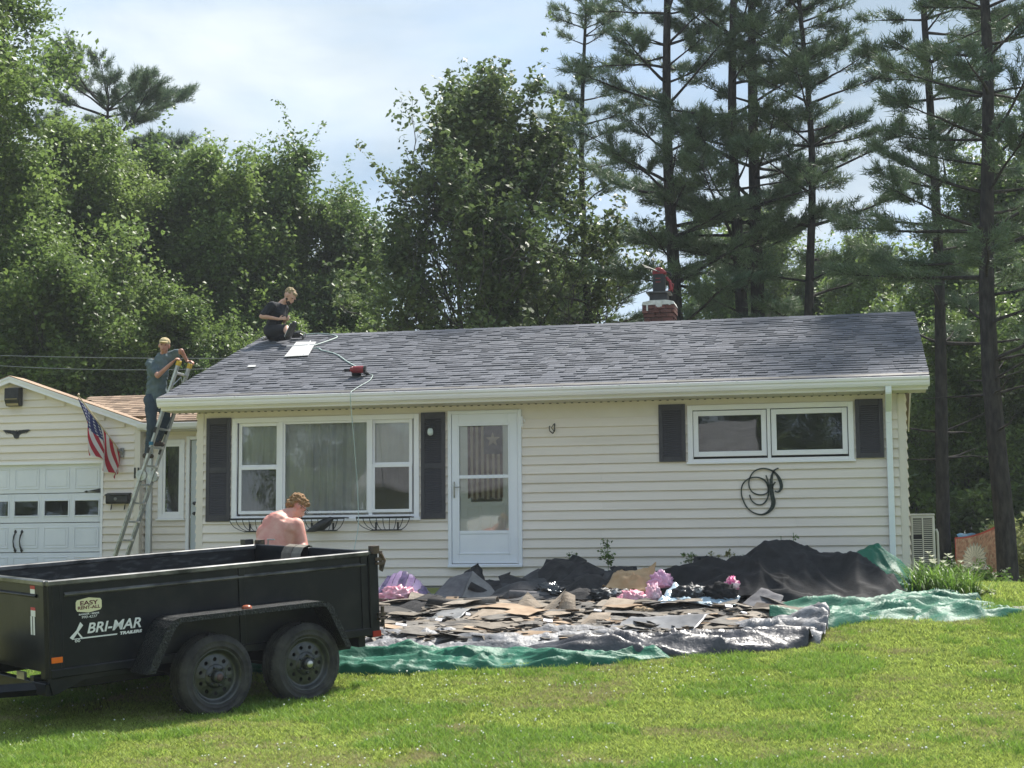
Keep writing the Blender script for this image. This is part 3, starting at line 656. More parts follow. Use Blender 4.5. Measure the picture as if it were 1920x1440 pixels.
# flag
fl = thing('flag', 'stars and stripes hanging limp from an angled pole on the garage', 'flag', (-11.95, GY - .03, 1.9))
mb = MB(); mb.cbox((0, -.01, 0), (.06, .03, .16)); mb.tube([(0, -.02, -.02), (-.04, -.08, .06)], .02, 8); mb.build('bracket', mat('flag_bracket', (.25, .25, .24), rough=.4, metal=.6), fl)
P0, P1 = V((0, -.04, .0)), V((-.60, -.42, .93))
mb = MB(); mb.tube([P0, P1], .011, 8); mb.lathe([(.001, 0), (.02, .015), (.02, .03), (.001, .05)], 8, M=Matrix.Translation(P1)); mb.build('pole', mat('pole_wood', (.45, .36, .22), rough=.5), fl)
nu, nv = 78, 52; vs = np.zeros((nv + 1, nu + 1, 3))
for j in range(nv + 1):          # v along hoist (0 = top), u along fly
    for i in range(nu + 1):
        u, v_ = i / nu, j / nv
        hp = P1.lerp(P0, .02 + v_ * .92)
        # cloth falls from the pole: fly hangs down, gathered
        drop = u * (1.05 - .50 * v_)
        sw = .10 * math.sin(v_ * 15 + u * 3) * (u ** .5) + .05 * math.sin(v_ * 7 + 1 + u * 4) * u
        x = hp.x - .03 * (1 - v_) + .27 * u * (1 - v_) + .02 * v_ * u + .05 * math.sin(v_ * 12 + u * 5) * u
        vs[j, i] = (x, hp.y + sw + .04 * u, hp.z - drop * (.93 - .05 * math.sin(v_ * 9)))
fi = np.arange((nv + 1) * (nu + 1)).reshape(nv + 1, nu + 1)
ff = np.stack([fi[:-1, :-1], fi[:-1, 1:], fi[1:, 1:], fi[1:, :-1]], -1).reshape(-1, 4)
M_FLAG = mat('flag_cloth', (1, 1, 1), rough=.75, attr='Col', trans=.35)
me = np_mesh('flag_cloth', vs.reshape(-1, 3), ff, M_FLAG, True); at = me.color_attributes.new('Col', 'FLOAT_COLOR', 'CORNER'); cc = []
for j in range(nv):
    for i in range(nu):
        u, v_ = (i + .5) / nu, (j + .5) / nv
        if u < .4 and v_ < 7 / 13:
            a, b = u / .4 * 6 + .5, v_ / (7 / 13) * 5 + .5
            da, db = abs(a - round(a)), abs(b - round(b)); star = (da * da + db * db * 1.2) < .045 and 0 < round(a) < 7 and 0 < round(b) < 6
            c = (.7, .7, .7) if star else (.035, .04, .13)
        else: c = (.42, .025, .04) if int(v_ * 13) % 2 == 0 else (.68, .65, .62)
        cc += [*c, 1] * 4
at.data.foreach_set('color', cc); put('cloth', me, fl)

# ------------------------------------------------------------------ breezeway between garage and house
BY = 3.3
bz = thing('breezeway', 'low cream entry link with brown shingle roof between garage and house', 'building', (0, 0, 0))
BM = Matrix.Translation((0, BY, 0))
siding(bz, -11.52, -9.32, -.34, 2.2, [(-11.35, -11.0, .86, 2.06), (-10.88, -9.86, -.4, 2.12)], BM)
mb = MB(); mb.box(-11.64, -11.35, BY, BY + .08, -.4, 2.3); mb.box(-11.0, -10.88, BY, BY + .08, -.4, 2.3); mb.box(-9.86, -9.31, BY, BY + .08, -.4, 2.3); mb.box(-11.35, -11.0, BY, BY + .08, -.4, .86); mb.box(-11.35, -11.0, BY, BY + .08, 2.06, 2.3); mb.box(-10.88, -9.86, BY, BY + .08, 2.12, 2.3)
mb.build('front_wall', M_TRIM, bz)
mb = MB(); frame_ring(mb, -11.42, -10.95, .80, 2.12, .08, BY - .035, BY + .01, .07, .07); mb.box(-11.45, -10.93, BY - .06, BY - .035, .77, .80)
wn_ = mb.build('window', M_WHITE, bz, bevel=.004); mb = MB(); frame_ring(mb, -11.34, -11.01, .87, 2.05, .045, BY - .02, BY + .0); mb.build('sash', M_WHITE, wn_, bevel=.003); pane(-11.30, -11.05, .91, 2.01, BY - .01, wn_)
mb = MB(); mb.box(-11.35, -11.0, BY + .2, BY + .21, .8, 2.1); mb.build('curtain', mat('dark_curtain', (.10, .10, .12), (.2, .2, .2), scale=8, rough=.9, stretch=(4, 1, 1)), wn_)
mb = MB(); frame_ring(mb, -10.92, -9.82, -.35, 2.17, .06, BY - .035, BY + .02, .06, .02); dr = mb.build('door', M_WHITE, bz, bevel=.004)
mb = MB(); mb.box(-10.84, -9.9, BY - .005, BY + .03, -.33, 2.10); frame_ring(mb, -10.62, -10.12, .2, .9, .03, BY - .012, BY - .005); frame_ring(mb, -10.62, -10.12, 1.1, 1.95, .03, BY - .012, BY - .005); mb.build('door_panel', mat('breezeway_door_grey', (.50, .54, .58), rough=.4), dr, bevel=.003)
for z in (.88, 1.05):
    mb = MB(); mb.lathe([(.001, -.05), (.022, -.045), (.026, -.03), (.012, -.02), (.03, -.005), (.03, 0)], 12, 'y', Matrix.Translation((-10.77, BY - .005, z))); mb.build('door_knob', M_BLACK, dr, smooth=True)
mb = MB(); mb.box(-11.645, -9.33, BY - .34, BY - .32, 2.29, 2.40); mb.prism([(-.321, 2.27), (-.38, 2.27), (-.41, 2.30), (-.43, 2.37), (-.42, 2.375), (-.335, 2.30)], -11.64, -9.33, 'x', BM); mb.build('gutter', M_GUT, bz)
mb = MB(); mb.box(-11.64, -9.33, BY - .32, BY, 2.25, 2.265); mb.build('soffit', M_SOF, bz)
mb = MB(); mb.box(-11.62, -11.53, BY - .075, BY - .005, -.35, 2.25); mb.build('downspout', mat('downspout_white', (.72, .77, .8)), bz, bevel=.006)
bs = math.atan(.325); MBZ = Matrix.Translation((0, BY - .4, 2.395)) @ Matrix.Rotation(bs, 4, 'X'); fieldb = MB(); cnt = 0
for c in range(15):
    x = -13.3 - rnd.random() * .3 if c > 2 else -11.62
    while x < -9.33:
        w = rnd.choice([.16, .2, .3]); a, b = x, min(x + w, -9.32)
        if b - a > .02:
            vs_ = [(a + .002, c * .143, .0), (b - .002, c * .143, 0), (b - .002, c * .143, .012), (a + .002, c * .143, .012), (a + .002, c * .143 + .16, -.003), (b - .002, c * .143 + .16, -.003), (b - .002, c * .143 + .16, .003), (a + .002, c * .143 + .16, .003)]
            fs_ = [(0, 1, 2, 3), (3, 2, 6, 7), (0, 3, 7, 4), (1, 5, 6, 2)]
            m_ = MB(); m_.add(vs_, fs_, MBZ)
            if cnt < 290: m_.build('shingle', M_SHBR, bz, fix=False); cnt += 1
        x += w
mb = MB(); mb.box(-11.6, -9.33, 0, .45, -.03, -.004, MBZ); mb.box(-13.3, -9.33, .45, 2.15, -.03, -.004, MBZ); mb.build('roof_deck', M_WOOD, bz)
mb = MB(); mb.add([(-13.3, 4.94, 3.06), (-9.33, 4.94, 3.06), (-9.33, 7.0, 2.4), (-13.3, 7.0, 2.4)], [(0, 1, 2, 3)]); mb.box(-9.5, -9.32, 3.4, 7, -.4, 2.38); mb.build('rear_roof', M_SHBR, bz, fix=False)
# ------------------------------------------------------------------ trees
M_BARK = mat('pine_bark', (.022, .021, .02), (.06, .054, .05), scale=14, rough=.95, bump=1, bscale=25, spec=.1, stretch=(1, 1, .3))
M_BARKG = mat('grey_bark', (.06, .057, .05), (.12, .115, .10), scale=10, rough=.95, bump=.8, bscale=20, spec=.1, stretch=(1, 1, .4))
M_LEAF = leaf_mat('maple_leaf', (.095, .155, .045), (.175, .25, .065), trans=.45)
M_LEAFL = leaf_mat('light_leaf', (.12, .19, .05), (.215, .295, .08), trans=.48)
M_LEAFD = leaf_mat('dark_leaf', (.056, .10, .034), (.11, .165, .048), trans=.4)
M_LEAFM = leaf_mat('big_maple_leaf', (.075, .12, .042), (.15, .20, .07), trans=.42)
M_NEED = leaf_mat('pine_needle', (.068, .116, .068), (.135, .19, .092), trans=.3, rough=.5, scale=.5)

def leaf_cloud(centers, dirs, n_each, rad, size, seed, droop=.2, asp=.62):
    q = np.random.RandomState(seed); C = np.repeat(centers, n_each, 0); n = len(C)
    off = q.randn(n, 3) * rad; off[:, 2] *= .75; p = C + off
    nrm = q.randn(n, 3); nrm[:, 2] = np.abs(nrm[:, 2]) + .55; nrm /= np.linalg.norm(nrm, axis=1)[:, None]
    t = q.randn(n, 3); t -= (t * nrm).sum(1)[:, None] * nrm; t /= np.linalg.norm(t, axis=1)[:, None]; b = np.cross(nrm, t)
    s = size * (.45 + 1.0 * q.rand(n))[:, None]
    v = np.stack([p - t * s, p + b * s * asp + nrm * s * .18, p + t * s, p - b * s * asp + nrm * s * .18], 1).reshape(-1, 3)
    f = np.arange(n * 4).reshape(n, 4)
    return v, f

UPB = .05
def grow(seed, H, trunk_r, first, nlimb, prof, up0, up1, levels=2, lean=0, fork=0):
    """trunk, limbs and twigs; returns list of tubes and tip points"""
    q = random.Random(seed); tubes = []; tips = []
    def trunk(base, top, r_):
        pts = []; ph = q.uniform(0, 6)
        for i in range(9):
            t = i / 8; p = V(base).lerp(V(top), t); p += V((math.sin(t * 5 + ph), math.cos(t * 4 + ph), 0)) * .18 * t * (1 - t) * H * .15; pts.append(p)
        tubes.append((pts, [r_ * (1 - .93 * i / 8) + .006 for i in range(9)], 8)); return pts
    bases = [trunk((0, 0, -.3), (lean, 0, H), trunk_r)]
    for k in range(fork): a = q.uniform(0, 6.28); bases.append(trunk((.1 * math.cos(a), .1 * math.sin(a), -.2), (q.uniform(-1, 1) * H * .13, q.uniform(-1, 1) * H * .10, H * q.uniform(.85, .97)), trunk_r * .7))
    def limb(p, d, L, r_, lev):
        n = 5; pts = [p]; cur = V(p); dd = V(d).normalized()
        for i in range(n):
            dd = (dd + V((q.gauss(0, .16), q.gauss(0, .16), q.gauss(UPB, .12)))).normalized(); cur = cur + dd * L / n; pts.append(cur.copy())
        tubes.append((pts, [r_ * (1 - .8 * i / n) + .003 for i in range(n + 1)], 5 if lev else 6))
        if lev < levels:
            for k in range(6 if lev == 0 else 5):
                i = q.randint(1 if lev else 1, n); t = pts[i]; ax = (pts[i] - pts[i - 1]).normalized()
                side = ax.orthogonal().normalized(); side.rotate(Matrix.Rotation(q.uniform(0, 6.28), 3, ax))
                limb(t, ax * .7 + side * .8 + V((0, 0, .25)), L * q.uniform(.35, .55), r_ * .45, lev + 1)
        tips.append(pts[-1]);
        if lev: tips.append(pts[-2]); 
        if lev == levels: tips.append(pts[2])
    for bi, pts in enumerate(bases):
        m = nlimb if bi == 0 else nlimb // 2
        for k in range(m):
            t = first + (1 - first) * (k + q.random()) / m; f = t * 8; i = min(7, int(f)); p = pts[i].lerp(pts[i + 1], f - i)
            a = k * 2.4 + q.uniform(-.5, .5); upw = up0 + (up1 - up0) * t + q.uniform(-.15, .15)
            limb(p, V((math.cos(a), math.sin(a), upw)), prof(t) * q.uniform(.7, 1.15) * (1 if bi == 0 else .7), trunk_r * .32 * (1.1 - t), 0)
        tips.append(pts[-1]); tips.append(pts[-2])
    return tubes, tips

def tubes_mesh(name, tubes, m):
    mb = MB()
    for pts, rs, n in tubes: mb.tube(pts, rs, n, cap=False)
    return mb.mesh(name, m, True)

def broadleaf(seed, H, R_, first, nlimb, n_each, rad, size, m, bark, shape=.5, tr=None, up=(.35, 1.0), fork=0, kp=.80):
    prof = lambda t: R_ * (max(.12, 1 - abs((t - first) / (1 - first) - shape * .6) ** 1.6 * 1.1))
    tubes, tips = grow(seed, H, tr or H * .014, first, nlimb, prof, up[0], up[1], fork=fork)
    tp = np.array([tuple(p) for p in tips]); q = np.random.RandomState(seed)
    # drop some twigs for gaps
    keep = q.rand(len(tp)) < kp * (1 if kp > .7 else .72 + .75 * np.sin(tp[:, 0] * 2.1 + tp[:, 2] * 1.7) * np.sin(tp[:, 1] * 1.9 + tp[:, 2])); tp = tp[keep]
    v, f = leaf_cloud(tp, None, int(n_each * .62), rad, size, seed)
    hi_ = tp[(tp[:, 2] > H * .30)]; hi_ = hi_[q.rand(len(hi_)) < .22]; ex = []
    for p_ in hi_:
        o_ = p_.copy(); dr = q.randn(3) * .10 + [p_[0] * .03, p_[1] * .03, .30]
        for k in range(q.randint(2, 6)): o_ = o_ + dr * .62; ex.append(o_.copy())
    v2, f2 = leaf_cloud(np.array(ex), None, 10, rad * .36, size * .95, seed + 5); f2 = f2 + len(v); v = np.concatenate([v, v2]); f = np.concatenate([f, f2])
    return tubes_mesh('trunk', tubes, bark), np_mesh('crown', v, f, m)

def pine(seed, H, tr, bare, Rm, dens=1.0, needle=.15, rt=False):
    q = random.Random(seed); tubes = []; tw = []
    pts = [V((.12 * math.sin(i * .7 + seed) * (i / 10), .1 * math.cos(i * .9), -.3 + (H + .3) * i / 12)) for i in range(13)]
    tubes.append((pts, [tr * (1 - .85 * i / 12) for i in range(13)], 9))
    z = bare * .55
    while z < H - .3:
        t = z / H; nb = q.choice([2, 3, 4, 5]); a0 = q.uniform(0, 6.28)
        live = z > bare
        for k in range(nb):
            if q.random() < ((.10 if rt else (.48 if z < H * .42 else .28)) if live else .45): continue
            a = a0 + k * 6.28 / nb + q.uniform(-.35, .35)
            L = Rm * ((1.02 - t) ** .55 if not rt else max(.25, 1 - ((t - .72) / .36) ** 2) ** .5) * q.uniform(.55, 1.15) if live else q.uniform(.5, 1.7)
            f = (z + .3) / (H + .3) * 12; i = min(11, int(f)); p = pts[i].lerp(pts[i + 1], f - i)
            up_ = q.uniform(-.12, .22) + .35 * t; n = 7; bp_ = [p]; d = V((math.cos(a), math.sin(a), up_)); cur = V(p)
            for j in range(n):
                d = (d + V((q.gauss(0, .07), q.gauss(0, .07), .012 + q.gauss(0, .05)))).normalized(); cur = cur + d * L / n; bp_.append(cur.copy())
            r_ = .012 + .013 * L; tubes.append((bp_, [r_ * (1 - .85 * j / n) for j in range(n + 1)], 5))
            if not live:
                if q.random() < .6: e = bp_[4]; tubes.append(([e, e + V((q.uniform(-.5, .5), q.uniform(-.5, .5), q.uniform(.1, .4)))], [.006, .002], 3))
                continue
            nsub = int(21 * L / 2.2 * dens) + 4
            cl = [.5 * q.random() + .1, .55 + .3 * q.random(), .93]
            for s_ in range(nsub):
                u = .25 + .75 * ((s_ + q.random()) / nsub if q.random() < .35 else cl[q.randrange(len(cl))] + q.gauss(0, .045)); u = max(.15, min(.999, u)); fj = u * n; j = min(n - 1, int(fj)); e = bp_[j].lerp(bp_[j + 1], fj - j)
                ax = (bp_[j + 1] - bp_[j]).normalized(); sd_ = V((-ax.y, ax.x, 0)) * (1 if s_ % 2 else -1)
                l2 = (.16 + L * q.uniform(.10, .26)) * (1.25 - u * .5); d2 = (ax * .75 + sd_ * q.uniform(.5, 1) + V((0, 0, q.uniform(-.1, .42)))).normalized(); e2 = e + d2 * l2
                tubes.append(([e, e2], [.007, .002], 3))
                for w in np.arange(.35, 1.01, max(.12, .11 / max(l2, .1))): tw.append((e.lerp(e2, float(w)), d2))
        z += q.choice([.25, .35, .5, .7]) * (1 if not rt else .8)
    # needles
    rs = np.random.RandomState(seed); P_ = np.array([tuple(a) for a, b in tw]); D_ = np.array([tuple(b) for a, b in tw]); k = 18
    P2 = np.repeat(P_, k, 0) + rs.randn(len(P_) * k, 3) * .035; D2 = np.repeat(D_, k, 0) * .8 + rs.randn(len(P_) * k, 3) * .7; D2[:, 2] += .35; D2 /= np.linalg.norm(D2, axis=1)[:, None]
    sdv = np.cross(D2, rs.randn(len(D2), 3)); sdv /= np.linalg.norm(sdv, axis=1)[:, None]; ln = (needle * (.7 + .6 * rs.rand(len(D2))))[:, None]
    v = np.stack([P2 - sdv * .009, P2 + sdv * .009, P2 + D2 * ln + sdv * .002], 1).reshape(-1, 3)
    return tubes_mesh('trunk', tubes, M_BARK), np_mesh('crown', v, np.arange(len(v)).reshape(-1, 3), M_NEED)

def plant(name, meshes, x, y, label, cat, group=None, rz=0, s=1, sz=None):
    t = thing(name, label, cat, (x, y, g(x, y) - .02), rz, group); t.scale = (s, s, sz or s)
    put('trunk', meshes[0], t); put('crown', meshes[1], t)
    return t

UPB = .09
BL_A = broadleaf(11, 14.5, 4.6, .10, 30, 72, .27, .068, M_LEAFL, M_BARKG, shape=.35, up=(.45, 1.5))
BL_B = broadleaf(12, 11, 3.3, .12, 24, 72, .24, .064, M_LEAF, M_BARKG, shape=.5, up=(.5, 1.5))
BL_C = broadleaf(15, 10.5, 2.8, .15, 22, 66, .23, .064, M_LEAFL, M_BARKG, shape=.6, up=(.6, 1.7))
BL_M = broadleaf(23, 10.6, 4.3, .24, 30, 40, .18, .070, M_LEAFM, M_BARKG, shape=.2, up=(.35, 1.2), fork=2, tr=.15, kp=.52)
BL_D = broadleaf(31, 9, 3.2, .08, 18, 60, .29, .072, M_LEAF, M_BARKG, shape=.5, up=(.4, 1.0))
PN_A = pine(41, 17, .21, 5.2, 3.4, .95); PN_B = pine(42, 17, .20, 4.2, 3.0, 1.0); PN_C = pine(43, 18, .19, 5.6, 3.5, .9); PN_D = pine(48, 16, .14, 4.2, 2.8, .85); PN_E = pine(47, 15, .2, 6.8, 3.1, 1.7, .16, True)

BGRP = 'broadleaf trees behind the garage'
for i, (ms, x, y, rz, s, lab) in enumerate([
    (BL_A, -20.6, 11.5, .3, .94, 'tall light green tree at the left edge behind the garage'),
    (BL_A, -18.9, 15.5, 2.1, .72, 'light green broadleaf tree behind the eagle on the garage gable'),
    (BL_B, -17.8, 18.0, .9, .90, 'mid green tree rising behind the roof of the breezeway'),
    (BL_C, -16.3, 17.0, 4.0, .90, 'slim pointed green tree just left of the man on the ladder'),
    (BL_B, -15.0, 18.5, 3.1, .90, 'broad green tree between the ladder and the man on the ridge'),
    (BL_B, -13.7, 20.0, 5.2, .82, 'pointed green tree above the man sitting on the ridge'),
    (BL_B, -12.7, 18.0, 1.5, .56, 'lower green tree right behind the man on the ridge')]):
    plant('broadleaf_tree', ms, x, y, lab, 'tree', BGRP, rz, s)
for ms, x, y, rz, s, lab in [(BL_D, -17.6, 11.0, 1.0, .75, 'dark bushy tree low behind the garage roof'), (BL_D, -15.2, 12.5, 2.6, .62, 'dark bushy tree behind the brown breezeway roof'), (BL_C, -12.9, 13.5, .4, .48, 'small light green tree beside the left roof edge'), (BL_C, -11.6, 16, 2.2, .50, 'small light green tree peeking over the left end of the ridge'),
                             (BL_B, -10.6, 24, 2.2, .62, 'distant green tree seen left of the big maple')]:
    plant('small_tree', ms, x, y, lab, 'tree', 'low trees behind the garage and ridge', rz, s)
plant('pine_tree', PN_E, -23.0, 24.5, 'dark pine with rounded top rising behind the light trees at the left', 'pine tree', None, 1, 1.03)
plant('pine_tree', PN_E, -21.0, 24.0, 'smaller dark pine leaning beyond the left trees', 'pine tree', None, 2, .80)
plant('maple_tree', BL_M, -7.95, 12.3, 'big dark green maple with several stems behind the middle of the roof', 'tree', None, .6, .93, .96)
PG = 'tall pines behind the house'
for ms, x, y, rz, s, lab in [
    (PN_C, -6.05, 15.0, .4, .80, 'pine with a thin trunk between the maple and the chimney'),
    (PN_A, -3.60, 11.0, 1.2, .95, 'tall pine with a thick trunk right behind the chimney'),
    (PN_C, -2.25, 11.3, 2.2, .95, 'left one of the two close pine trunks behind the roof'),
    (PN_A, -1.88, 12.0, 3.6, 1.0, 'right one of the two close pine trunks behind the roof'),
    (PN_D, -.78, 11.0, 5.0, .95, 'pine with bare dead twigs over the right half of the roof'),
    (PN_D, 1.66, 10.5, .3, 1.05, 'slim pine standing beside the heat pump'),
    (PN_B, 2.41, 6.9, 4.3, .95, 'near pine whose trunk carries the right end of the tapestry')]:
    plant('pine_tree', ms, x, y, lab, 'pine tree', PG, rz, s)
for ms, x, y, rz, s, lab in [
    (BL_C, -3.3, 30, 1.3, .95, 'sunlit light tree far behind the chimney'), (BL_B, -1.2, 31, 2.3, .80, 'far green tree behind the twin pine trunks'),
    (BL_C, .5, 27, 3.3, .80, 'light green tree above the right part of the ridge'), (BL_D, 1.6, 22, 4.3, .72, 'dark tree right of the roof end'), (BL_B, 3.4, 20, 5.3, .85, 'mid green tree behind the near pine at the right edge'),
    (BL_D, 2.4, 15, 1.1, .56, 'bushy dark shrub tree behind the slim pine'), (BL_D, 4.6, 14.5, 2.9, .70, 'bushy dark shrub tree at the right edge'), (BL_C, -9.6, 30, 2.0, .85, 'far light tree left of the maple'), (BL_D, -6.3, 26, 2.0, .50, 'far dark tree under the maple crown')]:
    plant('background_tree', ms, x, y, lab, 'tree', 'trees far behind the house', rz, s)
for x, y, rz, s, lab in [(5.6, 26, 1, 1.0, 'far tree at the right edge of the wood'), (8, 22, 2, .9, 'far tree outside the right edge'), (-27, 27, 3, 1.0, 'far tree behind the left trees'), (-24, 20, 4, .95, 'broad tree outside the left edge'), (-20, 32, 2, 1.0, 'far tree behind the left pine')]:
    plant('background_tree', BL_B, x, y, lab, 'tree', 'trees far behind the house', rz, s)
q = np.random.RandomState(77); cs = []
for i in range(1500):
    x = -40 + 60 * q.rand(); y = 33 + 9 * q.rand(); h = 2.8 + 1.2 * math.sin(x * .5) + 1.2 * q.rand(); cs.append((x, y, -.3 + h * q.rand()))
v, f = leaf_cloud(np.array(cs), None, 30, .8, .14, 5)
put('far_woods', np_mesh('far_woods', v, f, M_LEAFD), kind='stuff', label='undergrowth of the wood far behind the houses')

# shrubs at the right behind the lawn
def shrub_mesh(seed, w, h, m, n=60, ne=40, size=.05):
    q = np.random.RandomState(seed); c = q.randn(n, 3); c /= np.linalg.norm(c, axis=1)[:, None]; c *= (q.rand(n)[:, None] ** .4); c[:, 0] *= w; c[:, 1] *= w; c[:, 2] = np.abs(c[:, 2]) * h + .05
    v, f = leaf_cloud(c, None, ne, .10, size, seed); mb = MB()
    for k in range(10): e = c[k * 3]; mb.tube([(0, 0, -.1), tuple(e * .5 + np.array([0, 0, .1])), tuple(e)], [.015, .01, .004], 4, cap=False)
    return mb.mesh('stem', M_BARKG, True), np_mesh('foliage', v, f, m)
def shrub(ms, x, y, lab, group, rz, s, name='shrub'):
    t = thing(name, lab, 'shrub', (x, y, g(x, y)), rz, group); t.scale = (s,) * 3; put('stem', ms[0], t); put('foliage', ms[1], t); return t
SH1 = shrub_mesh(1, 1.0, 1.8, M_LEAF, 110, 44, .06); SH2 = shrub_mesh(2, .7, 1.4, mat('pale_leaf', (.20, .24, .07), (.34, .36, .16), scale=2, rough=.5, rand=.3, trans=.4), 80, 40, .05)
for ms, x, y, rz, s, lab in [(SH1, 1.9, 13, 0, 1.1, 'dark green bush behind the slim pine trunk'), (SH1, 2.9, 12.2, 1, 1.2, 'dark green bush above the tapestry'), (SH1, 3.9, 13.5, 2, 1.3, 'dark green bush near the right edge'), (SH1, 1.0, 15, 3, 1.3, 'dark bush behind the corner of the house'), (SH1, 4.9, 12.0, 4, 1.2, 'dark bush outside the right edge'), (SH2, 2.75, 10.2, 1, .95, 'pale variegated bush left of the near pine'), (SH2, 3.25, 9.0, 2, 1.05, 'pale yellowish bush at the right edge behind the near pine')]:
    shrub(ms, x, y, lab, 'bushes behind the side lawn', rz, s)

# the other side of the street, behind the camera: what the windows mirror
for x, y, rz, s in [(-14, -52, .5, .9), (-4, -56, 1.7, 1.0), (4, -50, 2.6, .85), (13, -53, 3.7, 1.0), (-26, -54, .9, 1), (22, -50, .2, .9), (-35, -50, 1.3, 1.0), (-43, -53, 2.3, .9), (-51, -50, 3.3, 1), (-10, -58, 2.2, 1.0), (1, -58, 3.0, 1.0), (-19, -57, 1.2, .95)]:
    plant('street_tree', BL_A if s > .9 else BL_B, x, y, 'tree across the street behind the viewer, %s from the east' % (['first', 'second', 'third', 'fourth', 'fifth', 'sixth', 'seventh', 'eighth', 'ninth', 'tenth', 'eleventh', 'twelfth'][sorted([1, -14, -4, 4, 13, -26, 22, -35, -43, -51, -10, -19], reverse=True).index(x)]), 'tree', 'trees across the street', rz, s)

nh = thing('neighbour_house', 'grey roofed house across the street mirrored in the windows', 'house', (0, 0, -1.4))
mb = MB(); mb.box(-21, -4.6, -52, -45, 0, 4.2); mb.build('wall', mat('neighbour_siding', (.35, .36, .36), rough=.8), nh)
mb = MB(); mb.prism([(-44.4, 4.1), (-44.4, 4.25), (-48.5, 7.3), (-52.6, 4.25), (-52.6, 4.1), (-48.5, 7.1)], -21.5, -4.1); mb.build('roof', mat('neighbour_roof', (.14, .14, .15), (.26, .26, .27), scale=1.2, rough=.9, stretch=(1, 1, 8)), nh)
for x in (-19, -15.5, -9, -6.5):
    mb = MB(); mb.box(x - .5, x + .5, -45, -44.96, 1.6, 3); mb.build('window', M_WHITE, nh)
# ------------------------------------------------------------------ dump trailer
M_TRB = mat('trailer_black', (.004, .006, .009), (.028, .029, .029), scale=2.6, lo=.48, hi=.85, detail=9, rough=.38, spec=.25, coat=0, bump=.06, bscale=9)
M_TRI = mat('trailer_scuffed', (.010, .011, .013), (.11, .115, .12), scale=7, rough=.5, lo=.5, hi=.8, detail=8, stretch=(1, 1, 4))
M_EDGE = mat('rim_highlight_edge', (.02, .023, .026), (.20, .20, .20), scale=2.2, rough=.28, lo=.38, hi=.62, detail=8, metal=.3)  # pale grey streaks painted in as the highlight along rails and rib
M_TYRE = mat('tyre_rubber', (.022, .022, .025), (.062, .060, .056), scale=7, rough=.85, bump=.2, bscale=60)
M_RIM = mat('rim_black', (.014, .017, .018), (.045, .05, .048), scale=10, rough=.3, spec=.6)
M_STL = mat('bare_steel', (.35, .34, .32), (.55, .54, .5), scale=12, rough=.35, metal=.8)
M_AMB = mat('amber_lens', (.75, .14, .01), rough=.2, spec=.6); M_REDL = mat('red_lens', (.35, .01, .015), rough=.2, spec=.6)
M_DEC = mat('white_decal', (.75, .76, .76), rough=.5); M_CRM = mat('cream_decal', (.72, .69, .45), rough=.5); M_RDD = mat('maroon_decal', (.10, .015, .02), rough=.5); M_REDD = mat('red_decal', (.5, .04, .05), rough=.5)
A_, U_ = V((.60512985, .79304846, .06994285)), V((-.01139919, -.07921397, .99679246)); Sf = -V((.79604517, -.60398617, -.03889463))
TM = Matrix(((A_.x, Sf.x, U_.x, -4.49921525), (A_.y, Sf.y, U_.y, -6.98725949), (A_.z, Sf.z, U_.z, -1.06883982), (0, 0, 0, 1)))
tr = thing('dump_trailer', 'black twin-axle dump trailer with high sides parked on the lawn', 'trailer', matrix=TM)
FR, WD, ZT, ZB = -3.20, 2.07, 1.297, .545
def wall_panel(mb, n0, n1):  pass
# near side and far side
for y0, y1, nm, mo in [(0, .045, 'side_panel', [M_TRB, M_TRI]), (WD - .045, WD, 'side_panel', [M_TRB, M_TRI])]:
    mb = MB(); s_ = 1 if y0 == 0 else -1; yo = y0 if s_ > 0 else y1
    mb.box(FR + .10, -.02, min(yo + s_ * .012, yo + s_ * .03), max(yo + s_ * .012, yo + s_ * .03), ZB, ZT - .03)
    mb.cur = 1; mb.box(FR + .10, -.02, min(yo + s_ * .0302, yo + s_ * .034), max(yo + s_ * .0302, yo + s_ * .034), ZB + .02, ZT - .035); mb.cur = 0
    ou = (yo - s_ * .0, yo + s_ * .03)
    for xa, xb in [(FR - .0, FR + .12), (-.10, .0), (-1.42, -1.36)] + ([(-2.35, -2.31)] if s_ < 0 else []):
        mb.box(xa, xb, min(yo - s_ * .0, yo + s_ * .028), max(yo, yo + s_ * .028), ZB, ZT - .045)
    mb.build(nm, mo, tr, bevel=.006)
    mb = MB(); a, b = sorted((yo - s_ * .012, yo + s_ * .05)); mb.box(FR - .012, .02, a, b, ZT - .045, ZT); mb.build('top_rail', M_EDGE, tr, bevel=.008)
    mb = MB(); a = yo - s_ * .0; mb.prism([(a + s_ * .012, 1.155), (a - s_ * .010, 1.168), (a - s_ * .010, 1.174), (a + s_ * .012, 1.19)], FR + .14, -.05); mb.build('pressed_rib', M_EDGE if s_ > 0 else M_TRB, tr)
    mb = MB(); a, b = sorted((yo - s_ * .02, yo + s_ * .05)); mb.box(FR + .0, -.0, a, b, ZB - .04, ZB + .03); mb.build('lower_rail', M_TRB, tr, bevel=.006)
